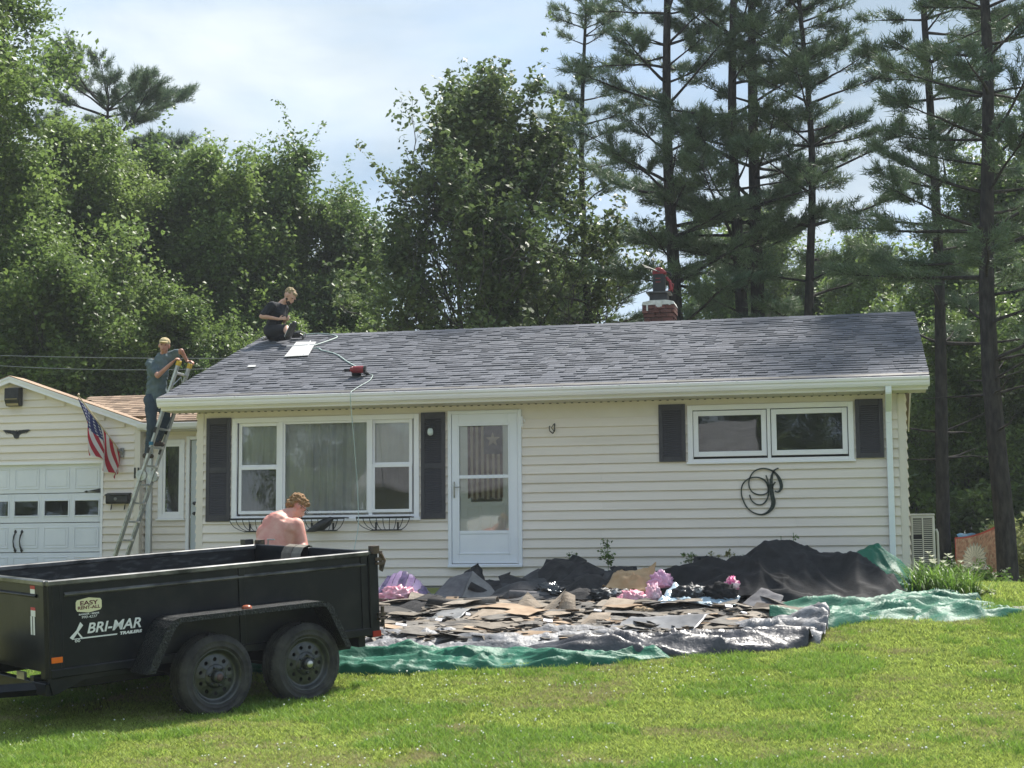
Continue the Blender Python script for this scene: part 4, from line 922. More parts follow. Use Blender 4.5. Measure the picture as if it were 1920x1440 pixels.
# front bulkhead with folded corner post
mb = MB(); mb.box(FR, FR + .03, .10, WD - .1, ZB - .0, ZT - .04); mb.box(FR - .02, FR, .05, .14, ZB - .05, ZT - .04); mb.box(FR - .02, FR, WD - .14, WD - .05, ZB - .05, ZT - .04)
mb.prism([(FR - .02, .05), (FR + .03, -.004), (FR + .10, -.004), (FR + .10, .03), (FR + .02, .06)], ZB - .05, ZT - .04, 'z')
mb.prism([(FR - .02, WD - .05), (FR + .02, WD - .06), (FR + .10, WD - .03), (FR + .10, WD + .004), (FR + .03, WD + .004)], ZB - .05, ZT - .04, 'z')
mb.prism([(FR, 1.145), (FR - .02, 1.158), (FR - .02, 1.166), (FR, 1.18)], .22, WD - .22, 'y', Matrix(((1, 0, 0, 0), (0, 1, 0, 0), (0, 0, 1, 0), (0, 0, 0, 1))))
mb.build('front_panel', M_TRB, tr, bevel=.006)
mb = MB(); mb.box(FR - .03, FR + .04, .04, WD - .04, ZT - .045, ZT); mb.build('top_rail', M_EDGE, tr, bevel=.008)
mb = MB(); mb.box(FR, 0, .04, WD - .04, ZB, ZB + .03); mb.build('floor', M_TRI, tr)
# tail gate (two doors)
for ya, yb in [(.03, WD / 2 - .004), (WD / 2 + .004, WD - .03)]:
    mb = MB(); mb.box(.0, .025, ya, yb, ZB + .01, ZT - .04); frame_ring2 = None
    mb.box(.0, .045, ya, yb, ZT - .05, ZT); mb.box(0, .045, ya, yb, ZB, ZB + .05); mb.box(0, .045, ya, ya + .05, ZB + .05, ZT - .05); mb.box(0, .045, yb - .05, yb, ZB + .05, ZT - .05); mb.box(.02, .04, ya, yb, .9, .95)
    mb.build('tail_gate', M_TRB, tr, bevel=.005)
# corner hinge posts and hardware
for y in (-.02, WD - .06):
    mb = MB(); mb.box(.0 if y > 0 else -.02, .085, y, y + .08, ZB - .06, ZT - .03); mb.build('corner_post', M_TRB, tr, bevel=.006)
    mb = MB()
    for z in (1.20, .68): mb.box(.05, .14, y - .03, y + .05, z, z + .03); mb.tube([(.11, y - .01, z - .09), (.11, y - .01, z + .09)], .018, 8); mb.box(.05, .12, y - .05, y + .0, z - .035, z - .015)
    mb.box(.02, .09, y - .02, y + .06, ZT - .03, ZT + .045); mb.tube([(.10, y - .03, 1.10), (.14, y - .03, 1.2), (.10, y - .03, 1.27)], .014, 6); mb.tube([(.13, y - .0, .70), (.13, y, .55)], .008, 5)
    mb.build('gate_hinge', mat('rusty_hardware', (.02, .018, .015), (.12, .08, .05), scale=14, rough=.7), tr)
mb = MB(); mb.box(-.10, -.0, WD + .0, WD + .09, ZT + .0, ZT + .055); mb.tube([(-.02, WD + .0, ZT + .03), (-.02, WD + .16, ZT + .02)], .01, 5); mb.build('tarp_bracket', M_BLACK, tr)
mb = MB(); mb.tube([(.05, 1.86, ZT - .02), (.05, 1.86, ZT + .045), (.03, 1.84, ZT + .055), (.03, 1.70, ZT + .058)], .007, 6); mb.build('latch_rod', M_STL, tr)
# chassis
mb = MB()
for y in (.28, WD - .36): mb.box(FR - .02, -.05, y, y + .08, .36, .50)
mb.box(FR - .03, FR + .05, .03, WD - .03, .36, .46); mb.box(-.12, -.04, .05, WD - .05, .40, .50)
for x in (-2.6, -2.1, -1.2, -.7): mb.box(x, x + .05, .28, WD - .28, .42, .50)
mb.build('chassis', M_TRB, tr, bevel=.004)
mb = MB()
for s_, y in ((1, .0), (-1, WD)):
    a, b = sorted((y + s_ * .01, y + s_ * .05)); mb.prism([(FR + .02, .37), (FR + .06, .37), (FR + .30, .46), (-2.30, .46), (-2.25, .54), (-2.25, ZB), (FR, ZB), (FR, .45)], a, b, 'y')
    mb.box(-.62, -.04, a, b, .50, ZB)
mb.build('skirt', M_TRB, tr, bevel=.003)
mb = MB(); hx = FR - 1.55
for y0 in (.25, WD - .25): mb.tube([(FR, y0, .40), (hx, WD / 2 + (.05 if y0 > 1 else -.05), .40)], .055, 4)
mb.tube([(hx + .1, WD / 2, .42), (hx - .15, WD / 2, .44)], .05, 6); mb.tube([(hx + .3, WD / 2 - .02, .75), (hx + .3, WD / 2 - .02, .05)], .035, 8); mb.cbox((hx + .3, WD / 2 - .02, .03), (.18, .18, .02))
mb.box(FR - .55, FR - .15, WD / 2 - .2, WD / 2 + .2, .46, .78); mb.build('tongue', M_TRB, tr)
mb = MB(); mb.box(FR - .028, FR - .004, .45, .60, .42, .52); mb.build('front_socket', M_STL, tr)
# fenders: tread plate arch over both wheels
M_TP = mat('tread_plate_black', (.008, .010, .011), (.05, .052, .05), scale=42, rough=.35, lo=.52, hi=.62, metal=.2, bump=1, bscale=60)
for s_, y in ((-1, -.0), (1, WD)):
    prof = [(-2.50, .475), (-2.30, .84), (-2.245, .895), (-2.17, .915), (-.76, .915), (-.68, .90), (-.63, .85), (-.445, .475)]
    th = .008; inner = [(-2.47, .475), (-2.275, .83), (-2.225, .88), (-2.165, .905), (-.765, .905), (-.69, .89), (-.65, .84), (-.465, .475)]
    mb = MB(); ya, yb = sorted((y, y + s_ * .30))
    for (p0, p1, i0, i1) in zip(prof, prof[1:], inner, inner[1:]): mb.prism([p0, p1, i1, i0], ya, yb, 'y')
    fo = mb.build('fender', M_TP, tr)
    mb = MB(); ye_ = y + s_ * .30; inner2 = [(-2.42, .475), (-2.235, .81), (-2.19, .855), (-2.155, .872), (-.775, .872), (-.71, .86), (-.68, .82), (-.505, .475)]
    for (p0, p1, i0, i1) in zip(prof, prof[1:], inner2, inner2[1:]): mb.prism([p0, p1, i1, i0], min(ye_, ye_ + s_ * .008), max(ye_, ye_ + s_ * .008), 'y')
    mb.build('fender_lip', M_TP, fo)
    mb = MB(); mb.lathe([(.045, 0), (.045, .015), (.03, .028), (.001, .032)], 12, M=Matrix.Translation((-1.48, y + s_ * .22, .916))); mb.build('marker_lamp', mat('dusty_amber', (.35, .10, .05), rough=.3), fo, smooth=True)
mb = MB(); mb.box(-3.19, -3.095, -.012, -.001, .625, .672); mb.build('side_marker', M_AMB, tr, bevel=.002)
mb = MB(); mb.box(-.005, .088, -.030, -.021, ZB - .055, ZB + .0); mb.box(.086, .092, -.02, .06, ZB - .055, ZB); mb.build('tail_reflector', M_REDL, tr)
# wheels
def wheel(s_):
    mb = MB(); T = .36; w = .205
    prof = [(.236, .004), (.242, -.008), (.26, -.012), (.262, -.017), (.268, -.013), (.30, -.014), (.306, -.019), (.312, -.014), (.335, -.006), (.350, .012), (T, .022), (T, .05)]
    for k in range(3): prof += [(T, .055 + k * .035), (T - .008, .058 + k * .035), (T - .008, .064 + k * .035), (T, .067 + k * .035)]
    prof += [(T, w - .022), (.35, w - .012), (.33, w), (.25, w), (.236, w - .01)]
    mb.lathe(prof, 48, 'y', close=True); return mb
ty = wheel(0).mesh('tyre', M_TYRE, True); MB().fix(ty)
lug = MB()
for k in range(72):
    a = 2 * math.pi * k / 72
    for yy in (.024, .165): lug.box(-.007, .007, yy, yy + .02, .355, .365, Matrix.Rotation(a, 4, 'Y'))
lugm = lug.mesh('tread_block', M_TYRE)
rb = MB(); rb.lathe([(.217, .0), (.214, -.004), (.205, -.002), (.200, .012), (.190, .022), (.186, .04), (.170, .048), (.165, .045)], 40, 'y')
n = 40; vs_, fs_ = [], []           # disc with ten round holes
def ring_pts(r, y, m): return [(r * math.cos(2 * math.pi * k / m), y, r * math.sin(2 * math.pi * k / m)) for k in range(m)]
for k in range(10):
    a0 = 2 * math.pi * k / 10; hc = (.132 * math.cos(a0), .132 * math.sin(a0)); b = len(vs_)
    m_ = 8; hole = [(hc[0] + .017 * math.cos(a0 + 2 * math.pi * j / m_), .038, hc[1] + .017 * math.sin(a0 + 2 * math.pi * j / m_)) for j in range(m_)]
    w_ = math.pi / 10; outr = []
    for (rr, aa, yy) in [(.168, 0, .045), (.168, w_ * .99, .045), (.132, w_ * .99, .036), (.095, w_ * .99, .03), (.095, 0, .03), (.095, -w_ * .99, .03), (.132, -w_ * .99, .036), (.168, -w_ * .99, .045)]: outr.append((rr * math.cos(a0 + aa), yy, rr * math.sin(a0 + aa)))
    oo = sorted(outr, key=lambda p: math.atan2(p[2] - hc[1], p[0] - hc[0])); hh = sorted(hole, key=lambda p: math.atan2(p[2] - hc[1], p[0] - hc[0]))
    vs_ += hh + oo; fs_ += [(b + j, b + (j + 1) % 8, b + 8 + (j + 1) % 8, b + 8 + j) for j in range(8)]
rb.add(vs_, fs_); rb.lathe([(.0955, .03), (.085, .012), (.06, .008), (.05, .01)], 24, 'y')
rb.lathe([(.05, .012), (.048, -.03), (.040, -.04), (.03, -.045)], 20, 'y')
for k in range(6): a = 2 * math.pi * k / 6 + .3; rb.tube([(.072 * math.cos(a), .012, .072 * math.sin(a)), (.072 * math.cos(a), -.012, .072 * math.sin(a))], .011, 6)
rimm = rb.mesh('rim', M_RIM, True); MB().fix(rimm)
for v in rimm.vertices: v.co.x *= 1.115; v.co.z *= 1.115
def capm(m): c_ = MB(); c_.lathe([(.001, -.050), (.028, -.050), (.032, -.044), (.034, -.03)], 16, 'y'); return c_.mesh('hub_cap', m, True)
cap_s, cap_r = capm(M_STL), capm(mat('rusty_cap', (.05, .03, .028), (.14, .08, .07), scale=20, rough=.6))
back = MB(); back.lathe([(.2, .06), (.12, .09), (.001, .09)], 24, 'y'); backm = back.mesh('brake_drum', M_BLACK)
for i, x in enumerate((-.862, -1.782)):
    for s_, y in ((-1, -.205), (1, WD + .205)):
        w_o = put('wheel', ty, tr, (x, y, .36), (0, rnd.uniform(0, 6), 0) if s_ < 0 else (0, 0, math.pi))
        put('tread', lugm, w_o, kind='stuff'); put('rim', rimm, w_o); put('hub_cap', cap_s if i == 0 else cap_r, w_o); put('brake_drum', backm, w_o)
mb = MB()
for x in (-.862, -1.782): mb.tube([(x, .05, .36), (x, WD - .05, .36)], .035, 8)
for y in (.3, WD - .3): mb.tube([(-.5, y, .42), (-.86, y, .32), (-1.32, y, .42), (-1.78, y, .32), (-2.15, y, .42)], .025, 4)
mb.build('axle', M_BLACK, tr)
# decals (near side), local frame: x to the right in the picture = +X of the trailer
dr_ = (R(90), 0, 0)
def dec(name, s, size, x, z, m, bold=0, shear=0, sx=1, y=-.0015): put(name, text_mesh(name, s, size, m, .0006, bold, shear, sx), tr, (x, y + .012, z), dr_)
dec('brand_lettering', 'BRI-MAR', .118, -2.625, .872, M_DEC, .0022, .25, 1.10)
dec('brand_lettering', 'TRAILERS', .032, -2.475, .803, M_DEC, .002, .2, 1.5)
mb = MB(); mb.prism([(-2.92, .795), (-2.60, .795), (-2.595, .806), (-2.92, .806)], -.0012, 0, 'y', Matrix.Translation((0, .011, 0))); mb.prism([(-3.02, .815), (-2.995, .795), (-2.935, .865), (-2.90, .905), (-2.925, .935), (-2.96, .87)], -.0012, 0, 'y', Matrix.Translation((0, .011, 0)))
mb.prism([(-2.955, .85), (-2.945, .855), (-2.90, .80), (-2.92, .80)], -.0012, 0, 'y', Matrix.Translation((0, .011, 0)))
mb.prism([(-2.99, .803), (-2.92, .803), (-2.92, .797), (-2.99, .797)], -.0012, 0, 'y', Matrix.Translation((0, .011, 0)))
for x in (-2.965, -2.94): mb.lathe([(.012, 0), (.006, -.001)], 10, 'y', Matrix.Translation((x, .011, .783)))
mb.build('brand_emblem', M_DEC, tr, fix=False)
def octa(w, h, c): return [(-w, -h * .45), (-w * .9, -h * .75), (0, -h), (w * .9, -h * .75), (w, -h * .45), (w, h * .45), (w * .9, h * .75), (0, h), (-w * .9, h * .75), (-w, h * .45)]
mb = MB(); mb.prism(octa(.115, .062, 0), -.001, 0, 'y', Matrix.Translation((-2.845, .011, 1.068))); mb.build('rental_sticker', M_CRM, tr, fix=False)
dec('sticker_lettering', 'EASY', .048, -2.845, 1.085, M_RDD, .0012, 0, 1.5, -.0032); dec('sticker_lettering', 'RENT-ALL', .036, -2.845, 1.048, M_RDD, .001, 0, 1.25, -.0032)
dec('sticker_lettering', 'BANGOR - MAINE', .018, -2.845, .995, M_DEC, .0005, 0, 1.25); dec('sticker_lettering', '990-4237', .030, -2.845, .970, M_DEC, 0, .2, 1.2)
# stickers on the bulkhead (faces -X): rotate text to face forward
fr_ = (R(90), 0, R(-90))
for a, b, c, d, m in [(.255, .345, 1.215, 1.245, M_REDD), (.255, .345, 1.16, 1.215, M_DEC), (.255, .345, 1.04, 1.065, M_REDD), (.255, .345, .99, 1.04, M_DEC)]:
    mb = MB(); mb.box(FR - .0022, FR - .001, a, b, c, d); mb.build('warning_sticker', m, tr)
for y in (.285, .335): put('unit_number', text_mesh('unit_number', '1', .205, M_DEC, .0006, .006), tr, (FR - .003, y, .905), fr_)
# ------------------------------------------------------------------ figures (bodies grown as one skin)
_S = None
def _ball():
    global _S
    if _S is None:
        bm = bmesh.new(); bmesh.ops.create_icosphere(bm, subdivisions=2, radius=1); _S = ([v.co.copy() for v in bm.verts], [tuple(v.index for v in f.verts) for f in bm.faces]); bm.free()
    return _S
def blob(name, prims, voxel, m, parent, smooth_it=4, loc=(0, 0, 0), noise_amp=0, nscale=20, **kw):
    """union of tapered limbs/ellipsoids -> one continuous surface. prim: (p0, r0, p1, r1[, side, flat]) or (c, (rx,ry,rz), Euler)"""
    sv, sf = _ball(); vs = []; fs = []
    for pr in prims:
        b = len(vs)
        if len(pr) <= 3:
            c, r_ = V(pr[0]), V(pr[1]); E_ = pr[2].to_matrix() if len(pr) == 3 else Matrix.Identity(3)
            for p in sv: vs.append(c + E_ @ V((p.x * r_.x, p.y * r_.y, p.z * r_.z)))
        else:
            p0, ra, p1, rb_ = V(pr[0]), pr[1], V(pr[2]), pr[3]; ax = p1 - p0; ax = ax.normalized() if ax.length > 1e-6 else V((0, 0, 1))
            side = V(pr[4]) if len(pr) > 4 else ax.orthogonal(); side = (side - ax * side.dot(ax)).normalized(); dp = ax.cross(side); fl = pr[5] if len(pr) > 5 else 1
            for p in sv:
                l = V((p.x, p.y, p.z)); c, r_ = (p1, rb_) if l.z > 0 else (p0, ra)
                vs.append(c + side * l.x * r_ + dp * l.y * r_ * fl + ax * l.z * r_ * (fl if fl < 1 else 1))
        fs += [tuple(b + i for i in f) for f in sf]
    me = bpy.data.meshes.new(name); me.from_pydata([tuple(v) for v in vs], [], fs)
    o = bpy.data.objects.new('tmp_blob', me); COL.objects.link(o)
    rm = o.modifiers.new('r', 'REMESH'); rm.mode = 'VOXEL'; rm.voxel_size = voxel
    if smooth_it: sm = o.modifiers.new('s', 'SMOOTH'); sm.factor = .5; sm.iterations = smooth_it
    dg = bpy.context.evaluated_depsgraph_get(); me2 = bpy.data.meshes.new_from_object(o.evaluated_get(dg)); bpy.data.objects.remove(o)
    if noise_amp:
        for v in me2.vertices: v.co += v.normal * noise_amp * noise.noise(v.co * nscale)
    me2.polygons.foreach_set('use_smooth', [True] * len(me2.polygons)); me2.materials.clear(); me2.materials.append(m); me2.name = name
    return put(name, me2, parent, loc, **kw)
def hand(wr, d, nrm, thumb, curl=.5, L=.185):
    """wrist point, finger direction, palm normal (palm side), thumb side"""
    d, nrm, th = V(d).normalized(), V(nrm).normalized(), V(thumb).normalized(); s = L / .185; out = []
    pc = V(wr) + d * .05 * s
    out.append((V(wr), .026 * s, V(wr) + d * .085 * s, .040 * s, th, .45))
    for k, (o_, l) in enumerate([(.030, .072), (.010, .080), (-.010, .075), (-.030, .058)]):
        b = V(wr) + d * .09 * s + th * o_ * s; d1 = (d * math.cos(curl * .8) + nrm * math.sin(curl * .8)).normalized(); k1 = b + d1 * l * .55 * s
        d2 = (d * math.cos(curl * 2) + nrm * math.sin(curl * 2)).normalized(); out.append((b, .0095 * s, k1, .009 * s)); out.append((k1, .009 * s, k1 + d2 * l * .5 * s, .0075 * s))
    b = V(wr) + d * .03 * s + th * .03 * s; k1 = b + (d * .6 + th * .8 + nrm * .2).normalized() * .04 * s; out.append((b, .013 * s, k1, .011 * s)); out.append((k1, .011 * s, k1 + (d * .9 + th * .1 + nrm * .5).normalized() * .035 * s, .009 * s))
    return out
def head(c, fwd, up_, s=1):
    """prims of a head; c = centre of skull"""
    f = V(fwd).normalized(); r_ = f.cross(V(up_)).normalized(); u = r_.cross(f).normalized(); Mh = Matrix((r_, f, u)).transposed().to_euler(); c = V(c)
    P_ = lambda x, y, z: c + (r_ * x + f * y + u * z) * s
    pr = [(P_(0, -.005, .02), V((.078, .098, .100)) * s, Mh), (P_(0, .03, -.035), V((.062, .068, .075)) * s, Mh), (P_(0, .058, -.078), V((.036, .032, .030)) * s, Mh),
          (P_(0, .092, .0), .011 * s, P_(0, .112, -.030), .014 * s), (P_(0, .10, -.058), V((.024, .012, .010)) * s, Mh), (P_(-.035, .085, .022), V((.022, .012, .012)) * s, Mh), (P_(.035, .085, .022), V((.022, .012, .012)) * s, Mh),
          (P_(-.080, -.0, -.008), V((.012, .022, .034)) * s, Mh), (P_(.080, 0, -.008), V((.012, .022, .034)) * s, Mh)]
    return pr, P_, Mh
M_SKP = mat('sunburnt_skin', (.56, .215, .175), (.66, .38, .30), scale=4.2, rough=.55, bump=.1, bscale=30)
M_SKT = mat('tanned_skin', (.36, .17, .12), (.46, .24, .17), scale=5, rough=.5)
M_SKS = mat('fair_skin', (.46, .26, .18), (.54, .33, .24), scale=5, rough=.5)
M_EYE = mat('eye_dark', (.03, .02, .018), rough=.2); M_LIP = mat('lip', (.32, .12, .10), rough=.5)
def face_bits(P_, Mh, parent, s=1):
    for x in (-.032, .032): blob('eye', [(P_(x, .089, .012), V((.013, .008, .006)) * s, Mh)], .003, M_EYE, parent, 0)
    blob('mouth', [(P_(0, .105, -.058), V((.024, .009, .005)) * s, Mh)], .003, M_LIP, parent, 0)

# ---- shirtless man behind the trailer gate, back to the viewer, leaning to the right
gy = -5.45; pz = lambda z: z
man = thing('person', 'shirtless man with sunburnt back and glasses bending down behind the trailer gate', 'person', (0, 0, 0))
BX, BYY = -6.06, -5.45; G0 = g(BX, BYY)
hipc = V((BX - .10, BYY + .0, G0 + .95)); chest = V((BX - .02, BYY + .13, G0 + 1.26)); shl = V((BX - .16, BYY + .26, G0 + 1.39)); shr = V((BX + .19, BYY + .10, G0 + 1.345)); nk = V((BX + .03, BYY + .24, G0 + 1.46)); hc = V((BX + .125, BYY + .31, G0 + 1.555))
pr, P_, Mh = head(hc, (.72, .55, -.70), (.45, .35, .75), 1.04)
handR = V((BX + .33, BYY - .12, G0 + 1.005))
body = pr + [(nk, .075, hc + V((-.01, -.02, -.05)), .070), (chest + V((0, .0, .12)), .155, nk, .085, (1, 0, 0), .8),
    (hipc, .205, chest, .235, (1, .1, 0), .85), (shl + V((.03, 0, -.04)), .13, shr + V((-.06, 0, -.03)), .125), (chest + V((-.12, -.03, .0)), .12, chest + V((-.08, -.02, -.2)), .13), (chest + V((.12, -.03, .0)), .12, chest + V((.09, -.02, -.2)), .13),
    (hipc + V((-.10, 0, .05)), .13, hipc + V((.10, 0, .05)), .13),
    (shr, .088, shr + V((.075, .0, -.22)), .068), (shr + V((.075, .0, -.22)), .064, handR + V((-.0, .03, .02)), .034),
    (shl, .082, shl + V((.02, .20, -.24)), .060), (shl + V((.02, .20, -.24)), .056, shl + V((.12, .32, -.42)), .034),
    (hipc + V((-.11, 0, -.08)), .12, V((BX - .17, BYY + .0, G0 + .50)), .075), (hipc + V((.11, 0, -.08)), .12, V((BX + .12, BYY + .02, G0 + .50)), .075),
    (V((BX - .17, BYY, G0 + .50)), .070, V((BX - .18, BYY - .04, G0 + .10)), .045), (V((BX + .12, BYY + .02, G0 + .50)), .070, V((BX + .13, BYY - .02, G0 + .10)), .045)]
body += hand(handR, (.15, -.35, -.9), (-.8, -.3, 0), (.3, -.7, .2), .6) + hand(shl + V((.12, .32, -.42)), (.3, .3, -.8), (.7, -.3, 0), (.2, .7, .2), .6)
blob('body', body, .010, M_SKP, man, 6)
blob('hair', [(P_(0, -.02, .045), V((.092, .108, .092)), Mh), (P_(0, -.07, -.01), V((.08, .055, .07)), Mh), (P_(0, .05, .075), V((.07, .05, .04)), Mh)], .008, mat('ginger_hair', (.20, .105, .045), (.34, .20, .09), scale=30, rough=.8, bump=.8, bscale=90), man, 1, noise_amp=.022, nscale=38)
mb = MB(); 
for x in (-.038, .038): mb.tube([P_(x + .028 * math.cos(a), .112, .012 + .020 * math.sin(a)) for a in np.linspace(0, 6.283, 13)], .003, 5)
mb.tube([P_(.066, .11, .02), P_(.088, .0, .012)], .003, 5); mb.tube([P_(-.066, .11, .02), P_(-.088, .0, .012)], .003, 5); mb.build('glasses', M_BLACK, man)
face_bits(P_, Mh, man)
blob('shorts', [(hipc + V((0, 0, -.02)), .215, hipc + V((0, 0, -.10)), .215, (1, 0, 0), .82), (hipc + V((-.11, 0, -.10)), .14, V((BX - .17, BYY, G0 + .52)), .105), (hipc + V((.11, 0, -.10)), .14, V((BX + .12, BYY + .02, G0 + .52)), .105)], .014, mat('grey_shorts', (.06, .065, .08), rough=.9), man, 3)
blob('shoe', [(V((BX - .18, BYY - .06, G0 + .05)), .05, V((BX - .18, BYY + .14, G0 + .045)), .045)], .01, M_BLACK, man); blob('shoe', [(V((BX + .13, BYY - .04, G0 + .05)), .05, V((BX + .14, BYY + .16, G0 + .045)), .045)], .01, M_BLACK, man)

# ---- man on the ladder, facing the viewer
lm = thing('person', 'young man in tan cap and teal t-shirt standing on the ladder holding its top', 'person', (0, 0, 0))
LY = 1.0
def LP(x, z, y=0): return V((x, LY + y, z))
hip = LP(-10.43, 2.60); ch_ = LP(-10.40, 2.98, -.02); sL = LP(-10.50, 3.11, -.05); sR = LP(-10.15, 3.26, .06); nk2 = LP(-10.32, 3.24, -.03); hd = LP(-10.28, 3.385, -.06)
pr, P_, Mh = head(hd, (.25, -.93, -.12), (.10, 0, 1), 1.0)
h1 = LP(-10.06, 3.10, -.24); h2 = LP(-10.02, 3.17, .20)
eL = LP(-10.30, 2.90, -.24); eR = LP(-10.02, 3.30, -.02)
kneeA = LP(-10.42, 2.16, -.16); footA = LP(-10.50, 1.74, -.10); kneeB = LP(-10.30, 2.30, .08); footB = LP(-10.42, 1.93, .10)
hip2a, hip2b = hip + V((-.06, -.07, -.04)), hip + V((.06, .07, -.04))
skin_ = pr + [(nk2, .055, hd + V((0, .02, -.06)), .052), (ch_ + V((0, 0, .1)), .11, nk2, .06), (hip, .13, ch_, .15, (1, .2, 0), .75), (sL, .06, sR, .06),
    (sL, .052, eL, .042), (eL, .040, h1, .026), (sR, .052, eR, .040), (eR, .038, h2, .026), (hip2a, .09, kneeA, .062), (kneeA, .058, footA, .04), (hip2b, .09, kneeB, .062), (kneeB, .058, footB, .04)]
skin_ += hand(h1, (.6, -.1, .5), (.7, .2, -.8), (-.1, .9, .3), .9, .17) + hand(h2, (.7, -.1, -.1), (.1, .1, -1), (-.3, -.9, 0), .8, .17)
blob('body', skin_, .009, M_SKT, lm, 5)
blob('t_shirt', [(hip + V((-.0, 0, -.03)), .165, ch_, .175, (1, .2, 0), .78), (ch_, .18, nk2 + V((0, 0, -.03)), .10, (1, .2, 0), .8), (sL, .085, sL.lerp(eL, .72), .068), (sR, .08, sR.lerp(eR, .45), .064), (sL + V((.05, 0, -.02)), .09, sR + V((-.05, 0, -.02)), .09), (hip + V((0, 0, -.10)), .165, hip, .165, (1, .2, 0), .8)], .012, mat('teal_grey_cotton', (.065, .095, .105), (.10, .135, .145), scale=6, rough=.9, bump=1, bscale=12), lm, 3, noise_amp=.02, nscale=16)
M_JN = mat('dark_jeans', (.028, .045, .065), (.045, .065, .085), scale=8, rough=.9, bump=.5, bscale=20)
blob('jeans', [(hip + V((0, 0, -.02)), .15, hip + V((0, 0, -.10)), .15, (1, .2, 0), .85), (hip2a, .105, kneeA, .078), (kneeA, .074, footA + V((0, 0, .03)), .058), (hip2b, .105, kneeB, .078), (kneeB, .074, footB + V((0, 0, .03)), .058)], .011, M_JN, lm, 3, noise_amp=.012, nscale=14)
for f_ in (footA, footB): blob('shoe', [(f_ + V((-.05, 0, -.035)), .043, f_ + V((.07, -.03, -.05)), .038)], .009, mat('work_boot', (.06, .045, .035), rough=.8), lm, 2)
blob('cap', [(P_(0, -.008, .055), V((.088, .106, .075)), Mh), (P_(0, .085, .055), V((.068, .085, .010)), Mh)], .006, mat('tan_cap', (.36, .29, .15), (.44, .36, .2), scale=10, rough=.9), lm, 2)
blob('hair', [(P_(0, -.045, .0), V((.084, .065, .06)), Mh)], .008, mat('brown_hair', (.06, .04, .025), rough=.9), lm, 1, noise_amp=.008, nscale=40)
face_bits(P_, Mh, lm)

# ---- man sitting at the left end of the ridge, in profile to the right
rm_ = thing('person', 'bearded man in black t-shirt and shorts kneeling at the left end of the roof ridge', 'person', (0, 0, 0))
RXm, RYm = -9.36, 3.18; RZm = RZE - .02 + RSL * (RYm + .5) + .02
def RP(x, z, y=0): return V((RXm + x, RYm + y, RZm + z))
hip = RP(-.02, .17); ch2 = RP(.07, .46, -.01); sN = RP(.03, .56, -.17); sF = RP(.12, .55, .15); nk3 = RP(.16, .625); hd3 = RP(.285, .735, -.02)
pr, P_, Mh = head(hd3, (.70, -.18, -.72), (.6, 0, .7), 1.1)
e1 = RP(-.12, .38, -.24); w1_ = RP(.18, .32, -.26); e2_ = RP(.14, .33, .12); w2_ = RP(.26, .33, -.1)
kN = RP(.30, .16, -.22); aN = RP(.41, .01, -.40); kF = RP(.20, .03, .14); aF = RP(-.16, .04, .2)
hN, hF = hip + V((.0, -.09, -.03)), hip + V((.0, .09, -.03))
sk = pr + [(nk3, .058, hd3 + V((-.03, 0, -.05)), .056), (ch2, .13, nk3, .065), (hip, .13, ch2, .145, (0, 1, 0), .78), (sN, .06, sF, .06), (sN, .052, e1, .042), (e1, .042, w1_, .027), (sF, .05, e2_, .042), (e2_, .04, w2_, .026),
    (hN, .09, kN, .062), (kN, .060, aN, .038), (hF, .09, kF, .065), (kF, .058, aF, .04)]
sk += hand(w1_, (.95, .1, .1), (0, .9, 0), (0, .1, 1), .9, .17) + hand(w2_, (.6, -.6, .1), (0, -.5, -.5), (.1, .1, 1), .9, .17)
blob('body', sk, .009, M_SKS, rm_, 5)
M_BT = mat('black_cotton', (.010, .012, .016), (.018, .02, .026), scale=6, rough=.9, bump=.6, bscale=15)
blob('t_shirt', [(hip + V((0, 0, .03)), .155, ch2, .170, (0, 1, 0), .80), (ch2, .165, nk3 + V((-.02, 0, -.05)), .085), (sN, .082, sN.lerp(e1, .75), .066), (sF, .08, sF.lerp(e2_, .6), .064), (sN, .085, sF, .085)], .011, M_BT, rm_, 3, noise_amp=.014, nscale=10)
blob('shorts', [(hip, .155, hip + V((.02, 0, -.04)), .15), (hN, .115, hN.lerp(kN, .85), .09), (hF, .11, hF.lerp(kF, .9), .09)], .011, mat('black_shorts', (.012, .013, .018), rough=.85), rm_, 3, noise_amp=.01, nscale=12)
# sneaker near the viewer: sole turned towards the camera
M_SOLE = mat('white_sole', (.6, .6, .56), rough=.7)
ft = [(aN + V((-.01, -.02, -.01)), .052, aN + V((.11, -.045, .19)), .052, (1, 0, 0), 1), (aN + V((.02, .03, .03)), .04, aN + V((.08, .02, .14)), .038)]
sh = blob('sneaker', ft, .008, M_BLACK, rm_, 2); blob('sole', [(aN + V((-.020, -.038, -.02)), .045, aN + V((.08, -.068, .18)), .045, V((1, .2, -.5)), .35)], .006, M_SOLE, sh, 1)
blob('sole_tread', [(aN + V((-.008, -.052, -.016)), .043, aN + V((.09, -.082, .178)), .043, V((1, .2, -.5)), .3)], .006, M_BLACK, sh, 1)
sh2 = blob('sneaker', [(aF + V((-.02, -.02, .02)), .042, aF + V((-.06, -.08, -.02)), .04)], .008, M_BLACK, rm_, 2); blob('sole', [(aF + V((-.075, -.03, .055)), .03, aF + V((-.085, -.07, -.045)), .03, (0, 1, 0), .4)], .006, M_SOLE, sh2, 1)
blob('hair', [(P_(0, -.025, .045), V((.090, .108, .088)), Mh), (P_(0, .045, .075), V((.06, .05, .035)), Mh)], .008, mat('sandy_hair', (.20, .15, .075), (.36, .28, .15), scale=30, rough=.8), rm_, 2, noise_amp=.012, nscale=40)
